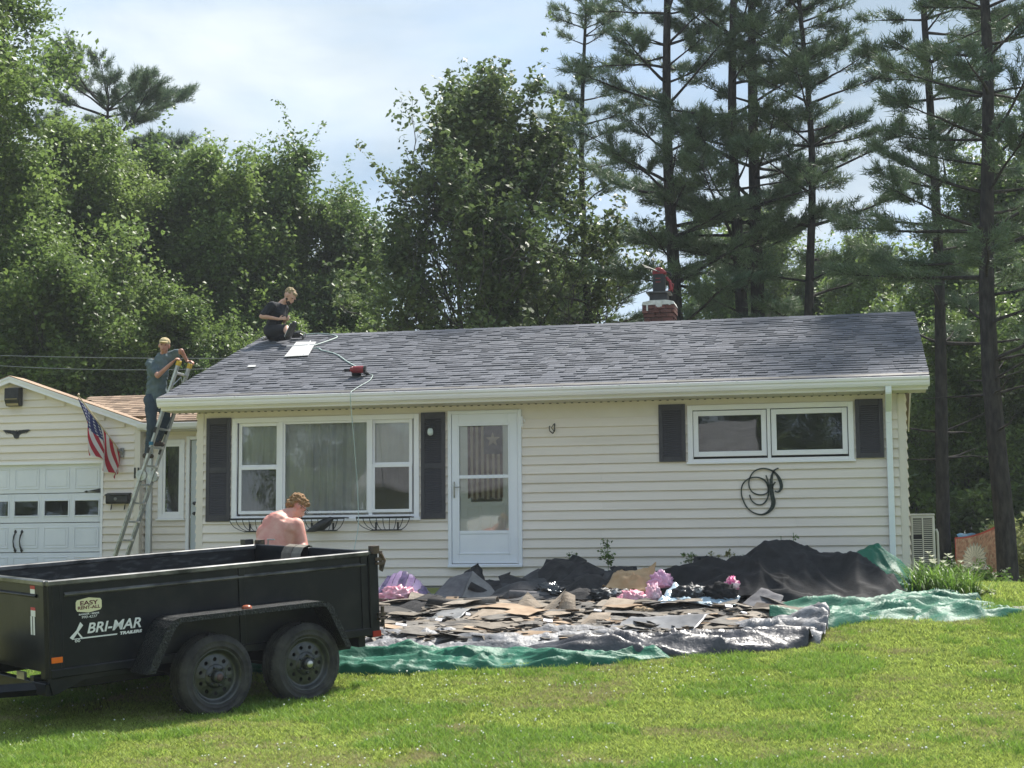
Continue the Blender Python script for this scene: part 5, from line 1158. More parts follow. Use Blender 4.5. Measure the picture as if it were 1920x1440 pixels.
blob('beard', [(P_(0, .062, -.075), V((.055, .045, .045)), Mh), (P_(0, .03, -.05), V((.072, .05, .045)), Mh)], .008, mat('dark_beard', (.035, .024, .018), rough=.9), rm_, 1, noise_amp=.008, nscale=50)
face_bits(P_, Mh, rm_)
# ------------------------------------------------------------------ ladder leaning on the left roof edge
M_ALU = mat('ladder_aluminium', (.38, .40, .40), (.6, .62, .62), scale=9, rough=.4, metal=.6)
M_YEL = mat('yellow_plastic', (.62, .42, .04), rough=.5); M_LBL = mat('ladder_label', (.03, .03, .03), (.5, .5, .45), scale=18, rough=.5, lo=.45, hi=.55); M_BLT = mat('blue_tag', (.02, .14, .24), rough=.5)
ld = thing('ladder', 'aluminium folding ladder with yellow caps leaning on the left roof edge', 'ladder', (-11.12, LY, g(-11.1, LY)))
def lz(t): return V((-11.12 + 1.16 * t, 0, g(-11.1, LY) + (3.14 - g(-11.1, LY)) * t))     # bottom to top
O_ = V((-11.12, LY, g(-11.1, LY))); top = lz(1)
for y0, y1, tag_ in [(-.235, -.175, 'n'), (.175, .235, 'f')]:
    for (a, b, w, off) in [(0, .50, .105, 0), (.46, 1, .085, .0)]:
        mb = MB(); p, q_ = lz(a), lz(b); d = q_ - p; m_ = (p + q_) / 2; mb.cbox((m_.x + O_.x * 0 - O_.x, (y0 + y1) / 2, m_.z - O_.z), (w, .032, d.length), V(d).to_track_quat('Z', 'Y')); mb.build('rail', M_ALU, ld, bevel=.003)
    mb = MB(); p = lz(.985); mb.cbox((p.x - O_.x, (y0 + y1) / 2, p.z - O_.z), (.10, .05, .08), V((1.16, 0, 3.5)).to_track_quat('Z', 'Y')); mb.build('end_cap', M_YEL, ld, bevel=.008)
    mb = MB(); p = lz(.49); mb.lathe([(.001, -.03), (.085, -.028), (.085, .028), (.001, .03)], 14, 'y', Matrix.Translation((p.x - O_.x, (y0 + y1) / 2, p.z - O_.z))); mb.build('hinge', M_ALU, ld)
    mb = MB(); p, q_ = lz(.12), lz(.44); m_ = (p + q_) / 2; mb.cbox((m_.x - O_.x, y0 - .004, m_.z - O_.z), (.04, .006, (q_ - p).length), (q_ - p).to_track_quat('Z', 'Y')); mb.build('label_strip', M_LBL, ld)
    mb = MB(); p = lz(0.01); mb.cbox((p.x - O_.x, (y0 + y1) / 2, p.z - O_.z), (.10, .05, .04)); mb.build('foot', M_BLACK, ld)
    for t_ in (.60, .69): mb = MB(); p = lz(t_); mb.cbox((p.x - O_.x, y0 - .006, p.z - O_.z), (.05, .03, .09), V((1.16, 0, 3.5)).to_track_quat('Z', 'Y')); mb.build('lock_tab', M_BLACK, ld)
for k in range(12):
    p = lz(.04 + k * .082); mb = MB(); mb.box(p.x - O_.x - .032, p.x - O_.x + .032, -.2, .2, p.z - O_.z - .014, p.z - O_.z + .014); mb.build('rung', M_ALU, ld, bevel=.003)
mb = MB(); p = lz(.63); mb.cbox((p.x - O_.x, -.24, p.z - O_.z), (.06, .035, .05)); mb.build('lock_tab', M_BLT, ld)
for t_ in (.90,):
    p = lz(t_); mb = MB(); mb.tube([(p.x - O_.x, -.2, p.z - O_.z - .05), (p.x - O_.x + .05, 0, p.z - O_.z + .10), (p.x - O_.x, .2, p.z - O_.z - .05)], .008, 5); mb.build('brace', M_ALU, ld)

# ------------------------------------------------------------------ air hose, nail guns, loose sheets on the roof
def roof_z(y): return RZE - .02 + RSL * (y + .5) + .022
M_HOSE = mat('pale_green_hose', (.36, .44, .40), rough=.45)
hp = [(-8.98, 3.55), (-8.75, 3.60), (-8.50, 3.50), (-8.30, 3.30), (-8.29, 3.12), (-8.42, 2.75), (-8.52, 2.50), (-8.45, 2.40), (-8.32, 2.42), (-8.2, 2.25), (-8.02, 2.10), (-7.8, 1.85), (-7.5, 1.38), (-7.2, .95), (-7.08, .74)]
def spl(pts, n=6):
    pts = [V(p) for p in pts]; out = []
    for i in range(len(pts) - 1):
        p0, p1, p2, p3 = pts[max(0, i - 1)], pts[i], pts[i + 1], pts[min(len(pts) - 1, i + 2)]
        for k in range(n):
            t = k / n; out.append(.5 * ((2 * p1) + (-p0 + p2) * t + (2 * p0 - 5 * p1 + 4 * p2 - p3) * t * t + (-p0 + 3 * p1 - 3 * p2 + p3) * t ** 3))
    return out + [pts[-1]]
mb = MB(); mb.tube(spl([(x, y, roof_z(y) + .006) for x, y in hp]), .011, 6); tag(mb.build('air_hose', M_HOSE, smooth=True), 'pale green air hose snaking from the kneeling man to the red nail gun', 'hose')
h2p = [(-6.88, .50), (-6.80, .42), (-6.76, .25), (-6.74, .05), (-6.78, -.22), (-6.80, -.45)]
pts = [(x, y, roof_z(y) + .008) for x, y in h2p] + [(-6.80, -.60, 2.40), (-6.79, -.61, 2.2), (-6.74, -.62, 1.7), (-6.70, -.63, 1.25), (-6.66, -.70, .95), (-6.56, -1.0, .55), (-6.42, -1.6, .15), (-6.1, -2.0, -.1), (-5.9, -2.1, -.24)]
mb = MB(); mb.tube(spl(pts), .0055, 6); tag(mb.build('air_hose', M_HOSE, smooth=True), 'air hose hanging from the gutter down past the picture window', 'hose')
M_REDP = mat('red_tool_plastic', (.18, .012, .018), (.28, .028, .032), scale=5, rough=.35)
def nail_gun(lab, loc, rot, s=1, grp=None):
    t = thing('nail_gun', lab, 'nail gun', loc); t.rotation_euler = rot; t.scale = (s,) * 3
    mb = MB(); mb.tube([(-.06, 0, .10), (.10, 0, .10)], [.05, .055], 12); mb.tube([(-.10, 0, .10), (-.06, 0, .10)], [.03, .05], 10); mb.build('housing', M_REDP, t, bevel=.004)
    mb = MB(); mb.tube([(.06, 0, .07), (.12, 0, -.02), (.14, 0, -.08)], [.026, .024, .028], 8); mb.build('grip', M_BLACK, t)
    mb = MB(); mb.cbox((-.14, 0, .08), (.10, .03, .05)); mb.cbox((-.20, 0, .06), (.05, .015, .02)); mb.build('nose', M_BLACK, t, bevel=.003)
    mb = MB(); mb.lathe([(.001, -.04), (.07, -.038), (.075, 0), (.07, .038), (.001, .04)], 16, 'y', Matrix.Translation((-.02, .0, .0))); mb.build('coil_magazine', mat('dark_grey_plastic', (.03, .03, .032), rough=.5), t)
    mb = MB(); mb.tube([(.10, 0, .10), (.13, 0, .10)], .057, 12); mb.build('end_cap', M_BLACK, t)
    return t
nail_gun('red and black coil nail gun lying on the shingles near the gutter', (-7.02, .42, roof_z(.42) + .05), (R(70), 0, R(8)), 1.0)
t = thing('nail_gun', 'black nail gun with hose fitting beside the kneeling man', 'nail gun', (-9.0, 3.25, roof_z(3.25)))
mb = MB(); mb.tube([(-.06, 0, .07), (.08, -.02, .07)], [.05, .045], 10); mb.tube([(.08, -.02, .07), (.12, -.02, .05), (.14, -.01, .0)], [.025, .02, .02], 8); mb.build('housing', M_BLACK, t)
mb = MB(); mb.tube([(.0, 0, .12), (.08, .01, .13), (.14, .1, .1), (.06, .28, .05)], .009, 6); mb.build('fitting', M_STL, t)
# red battery tool standing on the chimney cap
t = thing('power_tool', 'red and black power tool with long bar standing on the chimney top', 'power tool', (-3.07, 4.28, 4.425))
mb = MB(); mb.prism([(-.10, .0), (.09, .0), (.10, .06), (.10, .30), (.06, .34), (-.07, .34), (-.10, .28)], -.08, .08, 'y'); mb.build('body', mat('tool_black', (.015, .016, .018), rough=.5), t, bevel=.02)
mb = MB(); mb.prism([(-.10, .29), (.11, .29), (.13, .33), (.06, .40), (.0, .415), (-.06, .39), (-.10, .35)], -.085, .085, 'y'); mb.build('motor_cover', M_REDP, t, bevel=.015)
mb = MB(); mb.tube([(.02, -.09, .33), (-.26, -.10, .46)], [.022, .016], 4, squash=.4); mb.build('bar', mat('tool_bar_grey', (.10, .11, .10), rough=.5), t)
mb = MB(); mb.tube([(.02, .0, .345), (-.24, .0, .44)], [.03, .02], 6, squash=.5); mb.tube([(.06, 0, .36), (.18, 0, .32), (.20, 0, .27)], .018, 6); mb.build('handle', M_BLACK, t)
mb = MB(); mb.tube([(.12, -.02, .25), (.18, -.04, .18), (.20, -.05, .05), (.16, -.05, .01)], .022, 6); mb.tube([(.13, -.05, .2), (.24, -.06, .12), (.22, -.06, .0)], .010, 5); mb.build('red_strap', M_REDP, t)
mb = MB()
for z in (.16, .22): mb.box(-.05, .03, -.088, -.080, z, z + .014)
mb.build('trim', M_REDP, t)
# shingle sheets on the roof
def roof_sheet(name, pts, m, lab, cat, off=.014):
    mb = MB(); vs_ = [(x, y, roof_z(y) + off) for x, y in pts] + [(x, y, roof_z(y) + off + .006) for x, y in pts]; n = len(pts)
    mb.add(vs_, [tuple(range(n))[::-1], tuple(range(n, 2 * n))] + [(i, (i + 1) % n, n + (i + 1) % n, n + i) for i in range(n)]); return tag(mb.build(name, m), lab, cat)
sh_m = mat('pale_shingle_back', (.38, .38, .37), (.5, .5, .49), scale=6, rough=.6)
o = roof_sheet('shingle_bundle', [(-8.86, 2.9), (-8.50, 2.84), (-8.28, 1.84), (-8.66, 1.80)], sh_m, 'pale sheet of new shingles lying on the roof below the kneeling man', 'shingles', .02)
mb = MB()
for a, b in [((-8.90, 2.55), (-8.45, 2.62)), ((-8.62, 2.9), (-8.38, 1.9))]: mb.tube([(a[0], a[1], roof_z(a[1]) + .03), (b[0], b[1], roof_z(b[1]) + .03)], .008, 4)
mb.build('edge_strip', mat('tar_strip', (.6, .6, .6), rough=.5), o)
roof_sheet('loose_shingle', [(-9.05, 1.30), (-8.93, 1.30), (-8.90, 1.18), (-9.03, 1.18)], sh_m, 'small pale loose shingle scrap on the lower left roof', 'shingle')
# chalk line left on the right part of the roof
for i, (a, b) in enumerate([((-4.02, 2.9), (-4.55, .1)), ((-3.95, 2.9), (-4.3, 1.5))]):
    mb = MB(); mb.tube([(a[0] + (b[0] - a[0]) * k / 12, a[1] + (b[1] - a[1]) * k / 12, roof_z(a[1] + (b[1] - a[1]) * k / 12) - .002) for k in range(13)], .003, 3); tag(mb.build('chalk_line', mat('chalk', (.45, .45, .44), rough=.9)), ['longer white chalk line down the roof below the chimney', 'shorter white chalk line beside the longer one below the chimney'][i], 'chalk line')
# power lines
for (a, b, s_, lab) in [((-17.6, 8, 4.33), (-9.0, 7.6, 3.95), .12, 'upper power cable sagging behind the man on the ladder'), ((-17.6, 8.2, 4.15), (-9.0, 7.4, 3.9), .4, 'lower power cable sagging behind the man on the ladder')]:
    mb = MB(); mb.tube([(a[0] + (b[0] - a[0]) * k / 16, a[1] + (b[1] - a[1]) * k / 16, a[2] + (b[2] - a[2]) * k / 16 - s_ * 4 * (k / 16) * (1 - k / 16) * .4) for k in range(17)], .008, 5); tag(mb.build('power_cable', mat('cable_grey', (.16, .18, .18), rough=.6)), lab, 'cable')

# ------------------------------------------------------------------ wall-hung things on the house
def basket(x0, lab):
    t = thing('window_basket', lab, 'planter', (x0, -.018, .70), 0, 'iron window baskets under the picture window'); L_ = .78
    mb = MB(); mb.tube([(0, 0, 0), (0, -.2, 0), (L_, -.2, 0), (L_, 0, 0)], .010, 5); mb.box(0, L_, -.205, -.195, -.02, .008); mb.tube([(0, 0, 0), (L_, 0, 0)], .009, 5); mb.build('top_rail', M_BLACK, t)
    mb = MB(); mb.tube([(.17, -.01, -.175), (L_ - .17, -.01, -.175)], .008, 5); mb.tube([(.17, -.06, -.18), (L_ - .17, -.06, -.18)], .007, 5); mb.build('bottom_rail', M_BLACK, t)
    for k in range(9):
        u = k / 8; xt = u * L_; xb = .17 + u * (L_ - .34); mb = MB()
        mb.tube(spl([(xt, -.2, 0), (xt + (xb - xt) * .12, -.195, -.06), (xt + (xb - xt) * .45, -.15, -.13), (xb, -.06, -.18), (xb, -.01, -.175)], 3), .0055, 4); mb.build('rib', M_BLACK, t)
    for x in (.23, L_ - .23): mb = MB(); mb.box(x - .012, x + .012, -.008, .0, -.19, .0); mb.build('wall_strap', M_BLACK, t)
basket(-8.72, 'black iron window basket left of the shirtless man'); basket(-7.79, 'black iron window basket holding the black bird, right of the shirtless man'); basket(-6.84, 'black iron window basket nearest the front door')
t = thing('bird_ornament', 'black crow-shaped ornament slanting in the middle window basket', 'ornament', (-7.32, -.24, .60))
mb = MB(); mb.tube([(-.24, .02, -.085), (-.14, .01, -.055), (-.02, 0, -.01), (.08, 0, .05), (.13, 0, .085), (.16, 0, .09)], [.012, .045, .075, .06, .035, .008], 10); mb.build('body', M_BLACK, t, smooth=True)
mb = MB(); mb.tube([(.16, 0, .088), (.21, 0, .075)], [.012, .002], 6); mb.build('beak', M_BLACK, t)
mb = MB(); mb.prism([(-.20, -.085), (-.02, .0), (-.03, -.05), (-.12, -.09)], -.075, -.065, 'y'); mb.build('wing', M_BLACK, t)
# script monogram
mg = thing('monogram_sign', 'large black scrolled metal letter P hung on the siding', 'wall sign', (-1.235, -.03, .975))
mk = .00205
def mgp(pts): return [((x - 788) * mk, 0, (762 - y) * mk) for x, y in pts]
strokes = [([(900, 610), (880, 618), (862, 640), (852, 680), (850, 730), (855, 790), (862, 830), (850, 868), (820, 898), (780, 910), (735, 898), (695, 868), (668, 820), (656, 770), (662, 720), (690, 685), (730, 668), (775, 670), (812, 692), (830, 730), (826, 765), (800, 780), (765, 780), (730, 765), (710, 735), (706, 700), (715, 665), (740, 630), (780, 612), (820, 612), (855, 625), (885, 650), (905, 685), (915, 725), (908, 752), (890, 765), (872, 758)], [3, 5, 7, 11, 14, 16, 17, 14, 9, 6, 5, 4, 4, 4, 4, 4, 4, 5, 7, 7, 5, 4, 4, 4, 4, 4, 4, 4, 5, 5, 6, 9, 13, 13, 9, 6, 4]),
           ([(818, 655), (828, 690), (834, 730), (830, 785), (812, 825), (785, 845), (750, 842), (720, 815), (709, 780)], [4, 5, 6, 6, 6, 5, 5, 4, 4]), ([(878, 700), (862, 718), (858, 745)], [4, 6, 6])]
for pt, w_ in strokes:
    P3 = spl(mgp(pt), 4); ww = np.interp(np.linspace(0, len(w_) - 1, len(P3)), range(len(w_)), w_) * mk * .85
    mb = MB(); n = len(P3)
    for i, p in enumerate(P3):
        tdir = (P3[min(i + 1, n - 1)] - P3[max(0, i - 1)]).normalized(); nn = V((-tdir.z, 0, tdir.x)); w__ = max(.0085, ww[i])
        for yy in (-.009, .0): mb.v += [tuple(p + nn * w__ + V((0, yy, 0))), tuple(p - nn * w__ + V((0, yy, 0)))]
    for i in range(n - 1):
        a, b = i * 4, (i + 1) * 4
        for f in [(a, a + 1, b + 1, b), (a + 2, b + 2, b + 3, a + 3), (a, b, b + 2, a + 2), (a + 1, a + 3, b + 3, b + 1)]: mb.f.append(f); mb.m.append(0); mb.c.append((1, 1, 1))
    mb.build('stroke', mat('monogram_green_black', (.012, .022, .02), (.02, .035, .03), scale=8, rough=.45), mg)
t = thing('wall_hook', 'small black metal plant hook on the siding right of the door', 'hook', (-4.06, -.02, 1.90))
mb = MB(); mb.tube([(.02, -.01, .06), (.02, -.02, -.04), (.0, -.06, -.08), (-.03, -.10, -.05), (-.04, -.10, .0), (-.03, -.09, .02)], .008, 5); mb.tube([(.02, -.02, .06), (-.02, -.06, .0), (.02, -.02, -.05)], .006, 5); mb.build('hook', M_BLACK, t)
t = thing('door_bracket', 'small white bracket at the upper right of the door frame', 'bracket', (-4.50, -.03, 2.0))
mb = MB(); mb.box(-.012, .012, -.01, .01, -.07, .07); mb.tube([(0, -.01, .04), (.04, -.03, .02), (.05, -.03, -.01)], .007, 5); mb.tube([(0, -.01, -.03), (.03, -.03, -.05)], .007, 5); mb.build('bracket', M_WHITE, t)
t = thing('porch_lamp', 'small white porch lamp mounted on the shutter left of the door', 'lamp', (-5.79, -.046, 1.94))
mb = MB(); mb.lathe([(.05, 0), (.05, -.015), (.03, -.03), (.001, -.035)], 14, 'y'); mb.tube([(0, -.02, .0), (0, -.06, .01), (0, -.075, -.02)], .012, 6); mb.build('base', mat('lamp_black', (.03, .03, .035), rough=.5), t)
mb = MB(); mb.lathe([(.02, .0), (.035, -.01), (.042, -.05), (.038, -.085), (.02, -.1), (.001, -.102)], 14, M=Matrix.Translation((0, -.075, -.01))); mb.build('globe', mat('lamp_glass', (.6, .66, .66), rough=.15, spec=.6), t, smooth=True)

# ------------------------------------------------------------------ heat pump beside the house
hp_ = thing('heat_pump', 'beige outdoor heat pump unit with louvred fan grille at the house corner', 'heat pump', (.74, 2.0, -.17))
M_HPB = mat('beige_metal', (.55, .53, .45), (.6, .58, .5), scale=4, rough=.45); w_, h_ = .34, .86
mb = MB(); mb.box(0, w_, 0, .8, 0, h_ - .02); mb.build('casing', M_HPB, hp_, bevel=.012)
mb = MB(); mb.box(-.006, w_ + .006, -.006, .806, h_ - .02, h_ + .01); mb.build('lid', M_HPB, hp_, bevel=.008)
mb = MB(); mb.box(.03, w_ - .03, -.004, .0, .04, h_ - .05); mb.build('grille_backing', M_DARK, hp_)
mb = MB(); frame_ring(mb, .015, w_ - .015, .02, h_ - .035, .022, -.02, 0); mb.box(w_ / 2 - .01, w_ / 2 + .01, -.022, -.002, .04, h_ - .05); mb.build('grille_frame', M_HPB, hp_, bevel=.003)
sl = MB().box(-.062, .062, -.014, -.004, -.006, .006).mesh('grille_slat', M_HPB)
for k in range(27):
    for sx_ in (0, 1):
        if sx_ == 0 and k in (17, 18): continue
        put('grille_slat', sl, hp_, (.095 + sx_ * .15, 0, .055 + k * .0278))
mb = MB(); mb.box(.04, .13, -.018, -.006, .53, .545); mb.build('badge', M_DARK, hp_)
mb = MB(); mb.tube([(w_ + .02, .1, .65), (w_ + .04, .1, .6), (w_ + .04, .1, .1)], .018, 6); mb.build('line_set', M_HPB, hp_)
mb = MB(); mb.box(.0, w_, .05, .1, -.12, 0); mb.box(0, w_, .7, .75, -.12, 0); mb.build('bracket', M_HPB, hp_)

# ------------------------------------------------------------------ tapestry hung between two pines, blue tarp behind
tp = [(1.56, 9.2), (2.42, 7.05)]
nu, nv = 150, 110; vs_ = np.zeros((nv + 1, nu + 1, 3)); 
for j in range(nv + 1):
    for i in range(nu + 1):
        u, v_ = i / nu, j / nv; x = tp[0][0] + .20 + (tp[1][0] - tp[0][0] - .26) * u; y = tp[0][1] + (tp[1][1] - tp[0][1]) * u
        zt = .44 + .16 * u - .22 * u * (1 - u) - .035 * (1 - u); zb = -.40 - .02 * math.sin(u * 3.1)
        vs_[j, i] = (x, y + .02 * math.sin(u * 18 + v_ * 3) * v_ + .03 * math.sin(u * 6), zt + (zb - zt) * v_)
fi = np.arange((nv + 1) * (nu + 1)).reshape(nv + 1, nu + 1); ff = np.stack([fi[:-1, :-1], fi[:-1, 1:], fi[1:, 1:], fi[1:, :-1]], -1).reshape(-1, 4)
me = np_mesh('tapestry', vs_.reshape(-1, 3), ff, mat('tapestry_cloth', (1, 1, 1), rough=.9, attr='Col', trans=.25), True); at = me.color_attributes.new('Col', 'FLOAT_COLOR', 'CORNER'); cc = []
for j in range(nv):
    for i in range(nu):
        u, v_ = (i + .5) / nu, (j + .5) / nv; X = (u - .45) * 1.25; Z = (v_ - .52) * 1.0; r_ = math.hypot(X, Z) / .36; a = math.atan2(Z, X)
        base = (.30, .17, .12); n_ = noise.noise(V((u * 18, v_ * 14, 0)))
        c = tuple(b * (1 + .5 * n_) for b in base)
        if abs(noise.noise(V((u * 12, v_ * 10, 7)))) < .06: c = (.38, .28, .2)
        if r_ < 1:
            pet = abs(math.sin(a * 10 + (r_ * 3 if r_ < .5 else 0))); wob = .9 + .1 * math.cos(a * 20)
            if r_ < wob: c = (.55, .52, .44) if pet * (1.2 - abs(r_ - .55)) > .52 else (.30, .30, .26)
            if r_ < .2: c = (.45, .32, .26) if int(r_ * 25) % 2 else (.3, .28, .24)
        if v_ < .035 or u < .02 or v_ > .975: c = (.34, .06, .045)
        cc += [*c, 1] * 4
at.data.foreach_set('color', cc); tag(put('tapestry', me), 'orange tapestry with a pale mandala hung between two pine trunks', 'tapestry')
mb = MB(); n = 14
vv = [(1.9 + .5 * i / n, 11.0 - .4 * j, .43 + .015 * math.sin(i * .9) + .07 * (1 - abs(i / n - .4)) - .04 * j) for j in range(3) for i in range(n + 1)]
mb.add(vv, [(j * (n + 1) + i, j * (n + 1) + i + 1, (j + 1) * (n + 1) + i + 1, (j + 1) * (n + 1) + i) for j in range(2) for i in range(n)])
for x in (1.92, 2.38): mb.tube([(x, 10.8, -.6), (x, 10.8, .42)], .015, 5)
tag(mb.build('canopy', mat('blue_tarp', (.05, .16, .26), rough=.4), fix=False), 'small blue tarp canopy peeking over the tapestry', 'canopy')
# ------------------------------------------------------------------ tarps and torn-off roofing in front of the house
def ridged(p, s, seed=0): return 1 - 2 * abs(noise.noise(V((p[0] * s, p[1] * s, (p[2] if len(p) > 2 else 0) * s + seed * 7.3))))
def fold(x, y, s, seed, stretch=(1, 1)):
    a = noise.noise(V((x * .9, y * .9, seed + 50))) * .8
    r1 = ridged((x * stretch[0] + a, y * stretch[1] - a), s, seed); r2 = ridged((x * stretch[0] - a, y * stretch[1] + a * .6), s * 2.1, seed + 1); r3 = ridged((x + a * .3, y), s * 4.6, seed + 2)
    return .62 * r1 * abs(r1) + .42 * max(0, r2) ** 2 * (.6 + .6 * r1) + .16 * max(0, r3) ** 2
class Creases:
    """sharp-crested cloth folds: long tents over a region plus finer random ones"""
    def __init__(s, x0, x1, y0, y1, seed, n=60, n2=260, h=.10, ang=.35, L=(.5, 1.7), w=(.07, .2), a0=0):
        q = np.random.RandomState(seed); N_ = n + n2; big = np.arange(N_) < n
        s.c = np.stack([x0 + (x1 - x0) * q.rand(N_), y0 + (y1 - y0) * q.rand(N_)], 1)
        a = np.where(big, a0 + q.randn(N_) * ang, q.rand(N_) * 3.14); s.d = np.stack([np.cos(a), np.sin(a)], 1)
        s.L = np.where(big, L[0] + (L[1] - L[0]) * q.rand(N_), .12 + .3 * q.rand(N_)) / 2; s.w = np.where(big, w[0] + (w[1] - w[0]) * q.rand(N_), .03 + .05 * q.rand(N_))
        s.h = np.where(big, h * (.3 + .9 * q.rand(N_)), .012 + .02 * q.rand(N_)); s.big = big; s.k = q.randn(N_) * .25; s.sk = .5 + q.rand(N_)
    def __call__(s, x, y):
        p = np.array((x, y)) - s.c; u = (p * s.d).sum(1); v = p[:, 0] * -s.d[:, 1] + p[:, 1] * s.d[:, 0] - s.k * u * u
        wv = np.where(v > 0, s.w, s.w * s.sk); t = np.clip(1 - np.abs(u) / s.L, 0, 1) ** .7; e = np.clip(1 - np.abs(v) / wv, 0, 1)
        hh = s.h * t * e ** 1.25; b = np.sort(hh[s.big])[-2:]; return float(b[1] + .45 * b[0] + np.sort(hh[~s.big])[-2:].sum())
M_GRN = mat('green_tarp', (.006, .085, .048), (.015, .135, .08), scale=3, rough=.52, bump=.3, bscale=40, spec=.3)
M_SIL = mat('silver_poly', (.075, .075, .08), (.25, .25, .26), scale=6, rough=.52, bump=.4, bscale=40, spec=.4)
M_BLK = mat('black_poly', (.022, .022, .028), (.05, .05, .058), scale=4, rough=.42, bump=.5, bscale=22, spec=.5)
M_FAB = mat('black_woven_fabric', (.013, .013, .014), (.028, .028, .030), scale=5, rough=.8, bump=.3, bscale=60, spec=.2)
M_FELT = mat('roofing_felt', (.022, .022, .024), (.05, .048, .048), scale=6, rough=.9, bump=.4, bscale=40, spec=.2)
M_FELT2D = mat('dark_grey_felt', (.04, .04, .043), (.075, .073, .075), scale=8, rough=.85, bump=.4, bscale=60)
M_FELT2 = mat('grey_felt', (.11, .105, .11), (.17, .165, .17), scale=8, rough=.9, bump=.4, bscale=60, spec=.2)
def strip_sheet(name, front, back, m, nu, nv, hf, lab, cat, thick=.004, base=.008):
    """cloth between two ground curves; hf(x, y, u, v) = height above the ground"""
    mb = MB(); L = len(front)
    def cur(c, u): f = u * (len(c) - 1); i = min(len(c) - 2, int(f)); return (c[i][0] + (c[i + 1][0] - c[i][0]) * (f - i), c[i][1] + (c[i + 1][1] - c[i][1]) * (f - i))
    vs_ = []
    for j in range(nv + 1):
        for i in range(nu + 1):
            u, v_ = i / nu, j / nv; a, b = cur(front, u), cur(back, u); x, y = a[0] + (b[0] - a[0]) * v_, a[1] + (b[1] - a[1]) * v_
            jx = .05 * noise.noise(V((x * 2, y * 2, 4))) ; y2 = y + .07 * noise.noise(V((x * 2.3, y * 1.1, 8)))
            vs_.append((x + jx, y2, g(x, y) + base + max(0, hf(x, y, u, v_))))
    mb.add(vs_, [(j * (nu + 1) + i, j * (nu + 1) + i + 1, (j + 1) * (nu + 1) + i + 1, (j + 1) * (nu + 1) + i) for j in range(nv) for i in range(nu)])
    o = mb.build(name, m, smooth=True, fix=False); s_ = o.modifiers.new('thickness', 'SOLIDIFY'); s_.thickness = thick
    return tag(o, lab, cat)
CR1 = Creases(-7.6, -.4, -6.1, -4.4, 3, 130, 400, .085, .3, (.5, 1.7), (.05, .16)); CR2 = Creases(-7.6, -1.7, -6.8, -5.3, 4, 120, 220, .10, .28, (.6, 1.9), (.05, .18)); CR3 = Creases(-3.6, -.4, -5.8, -4.6, 5, 80, 60, .11, .25, (.5, 1.5), (.05, .14))
CR4 = Creases(-1.8, -.2, -5.1, -3.7, 6, 26, 24, .13, .8); CR5 = Creases(-1.1, 1.8, -4.3, -1.4, 7, 90, 120, .16, .35, (.6, 1.8), (.07, .22), .12); CR6 = Creases(-2.9, .9, -2.7, -.3, 8, 80, 200, .12, .5, (.6, 1.7), (.06, .2), -.6)
CR7 = Creases(-.4, .95, -1.9, -.2, 9, 26, 60, .10, .6, (.4, 1.2), (.06, .2), -.8)
def edge(u, w=.04): return min(1, u / w, (1 - u) / w)
def env(v_): return min(1, v_ / .08) ** .6 * min(1, (1 - v_) / .1 + .25)
strip_sheet('grey_tarp', [(-7.6, -6.0), (-5, -5.9), (-4.2, -5.75), (-3.1, -5.6), (-2, -5.5), (-.9, -5.0), (-.5, -4.7)], [(-7.6, -1.6), (-5, -1.2), (-4.2, -1.2), (-3.1, -1.2), (-2, -1.2), (-1.0, -1.6), (-.5, -3.4)], M_SIL, 260, 150,
    lambda x, y, u, v_: (.012 + CR1(x, y)) * env(v_) * (1 if v_ < .36 else .35), 'grey plastic tarp spread under the torn shingles in front of the house', 'tarp')
strip_sheet('green_tarp', [(-7.6, -6.75), (-5, -6.60), (-4.4, -6.58), (-3.9, -6.46), (-3.1, -6.34), (-2.4, -6.08), (-2.0, -5.84), (-1.8, -5.74)], [(-7.6, -5.8), (-5, -5.75), (-4.4, -5.6), (-3.9, -5.6), (-3.1, -5.62), (-2.4, -5.62), (-2.0, -5.66), (-1.8, -5.70)], M_GRN, 260, 60,
    lambda x, y, u, v_: (.015 + CR2(x, y) + .03 * v_) * env(v_) * min(1, (1 - u) * 6 + .1), 'crumpled front strip of green tarp along the lawn edge behind the trailer wheels', 'tarp')
strip_sheet('black_tarp', [(-3.6, -5.62), (-2.9, -5.72), (-2.2, -5.74), (-1.7, -5.70), (-1.3, -5.62), (-.85, -5.35), (-.50, -5.15)], [(-3.6, -5.45), (-2.9, -5.2), (-2.2, -5.05), (-1.7, -4.95), (-1.3, -4.85), (-.85, -4.75), (-.45, -4.6)], M_BLK, 150, 34,
    lambda x, y, u, v_: (.02 + CR3(x, y) + .07 * math.sin(v_ * 3.14) ** .5) * env(v_) * min(1, u * 5 + .1), 'rolled black and silver tarp hem lying right of the green strip', 'tarp')
strip_sheet('silver_tarp_fold', [(-1.75, -4.6), (-1.2, -4.7), (-.8, -4.85), (-.40, -5.0)], [(-1.6, -4.05), (-1.0, -3.95), (-.55, -3.75), (-.28, -4.0)], M_SIL, 60, 36,
    lambda x, y, u, v_: (.02 + CR4(x, y)) * env(v_) * (.6 + u), 'crumpled silver tarp corner between the shingles and the right green tarp', 'tarp')
o = strip_sheet('green_tarp', [(-.95, -3.95), (-.55, -4.25), (-.25, -4.18), (.27, -3.66), (.93, -3.80), (1.45, -3.55), (1.72, -3.30)], [(-1.0, -2.75), (-.6, -2.5), (-.2, -2.2), (.3, -1.7), (.75, -1.5), (1.3, -2.3), (1.72, -3.0)], M_GRN, 150, 80,
    lambda x, y, u, v_: (.02 + CR5(x, y)) * env(v_) * (1 - .3 * u), 'crumpled green tarp spread on the lawn at the right in front of the lilies', 'tarp')
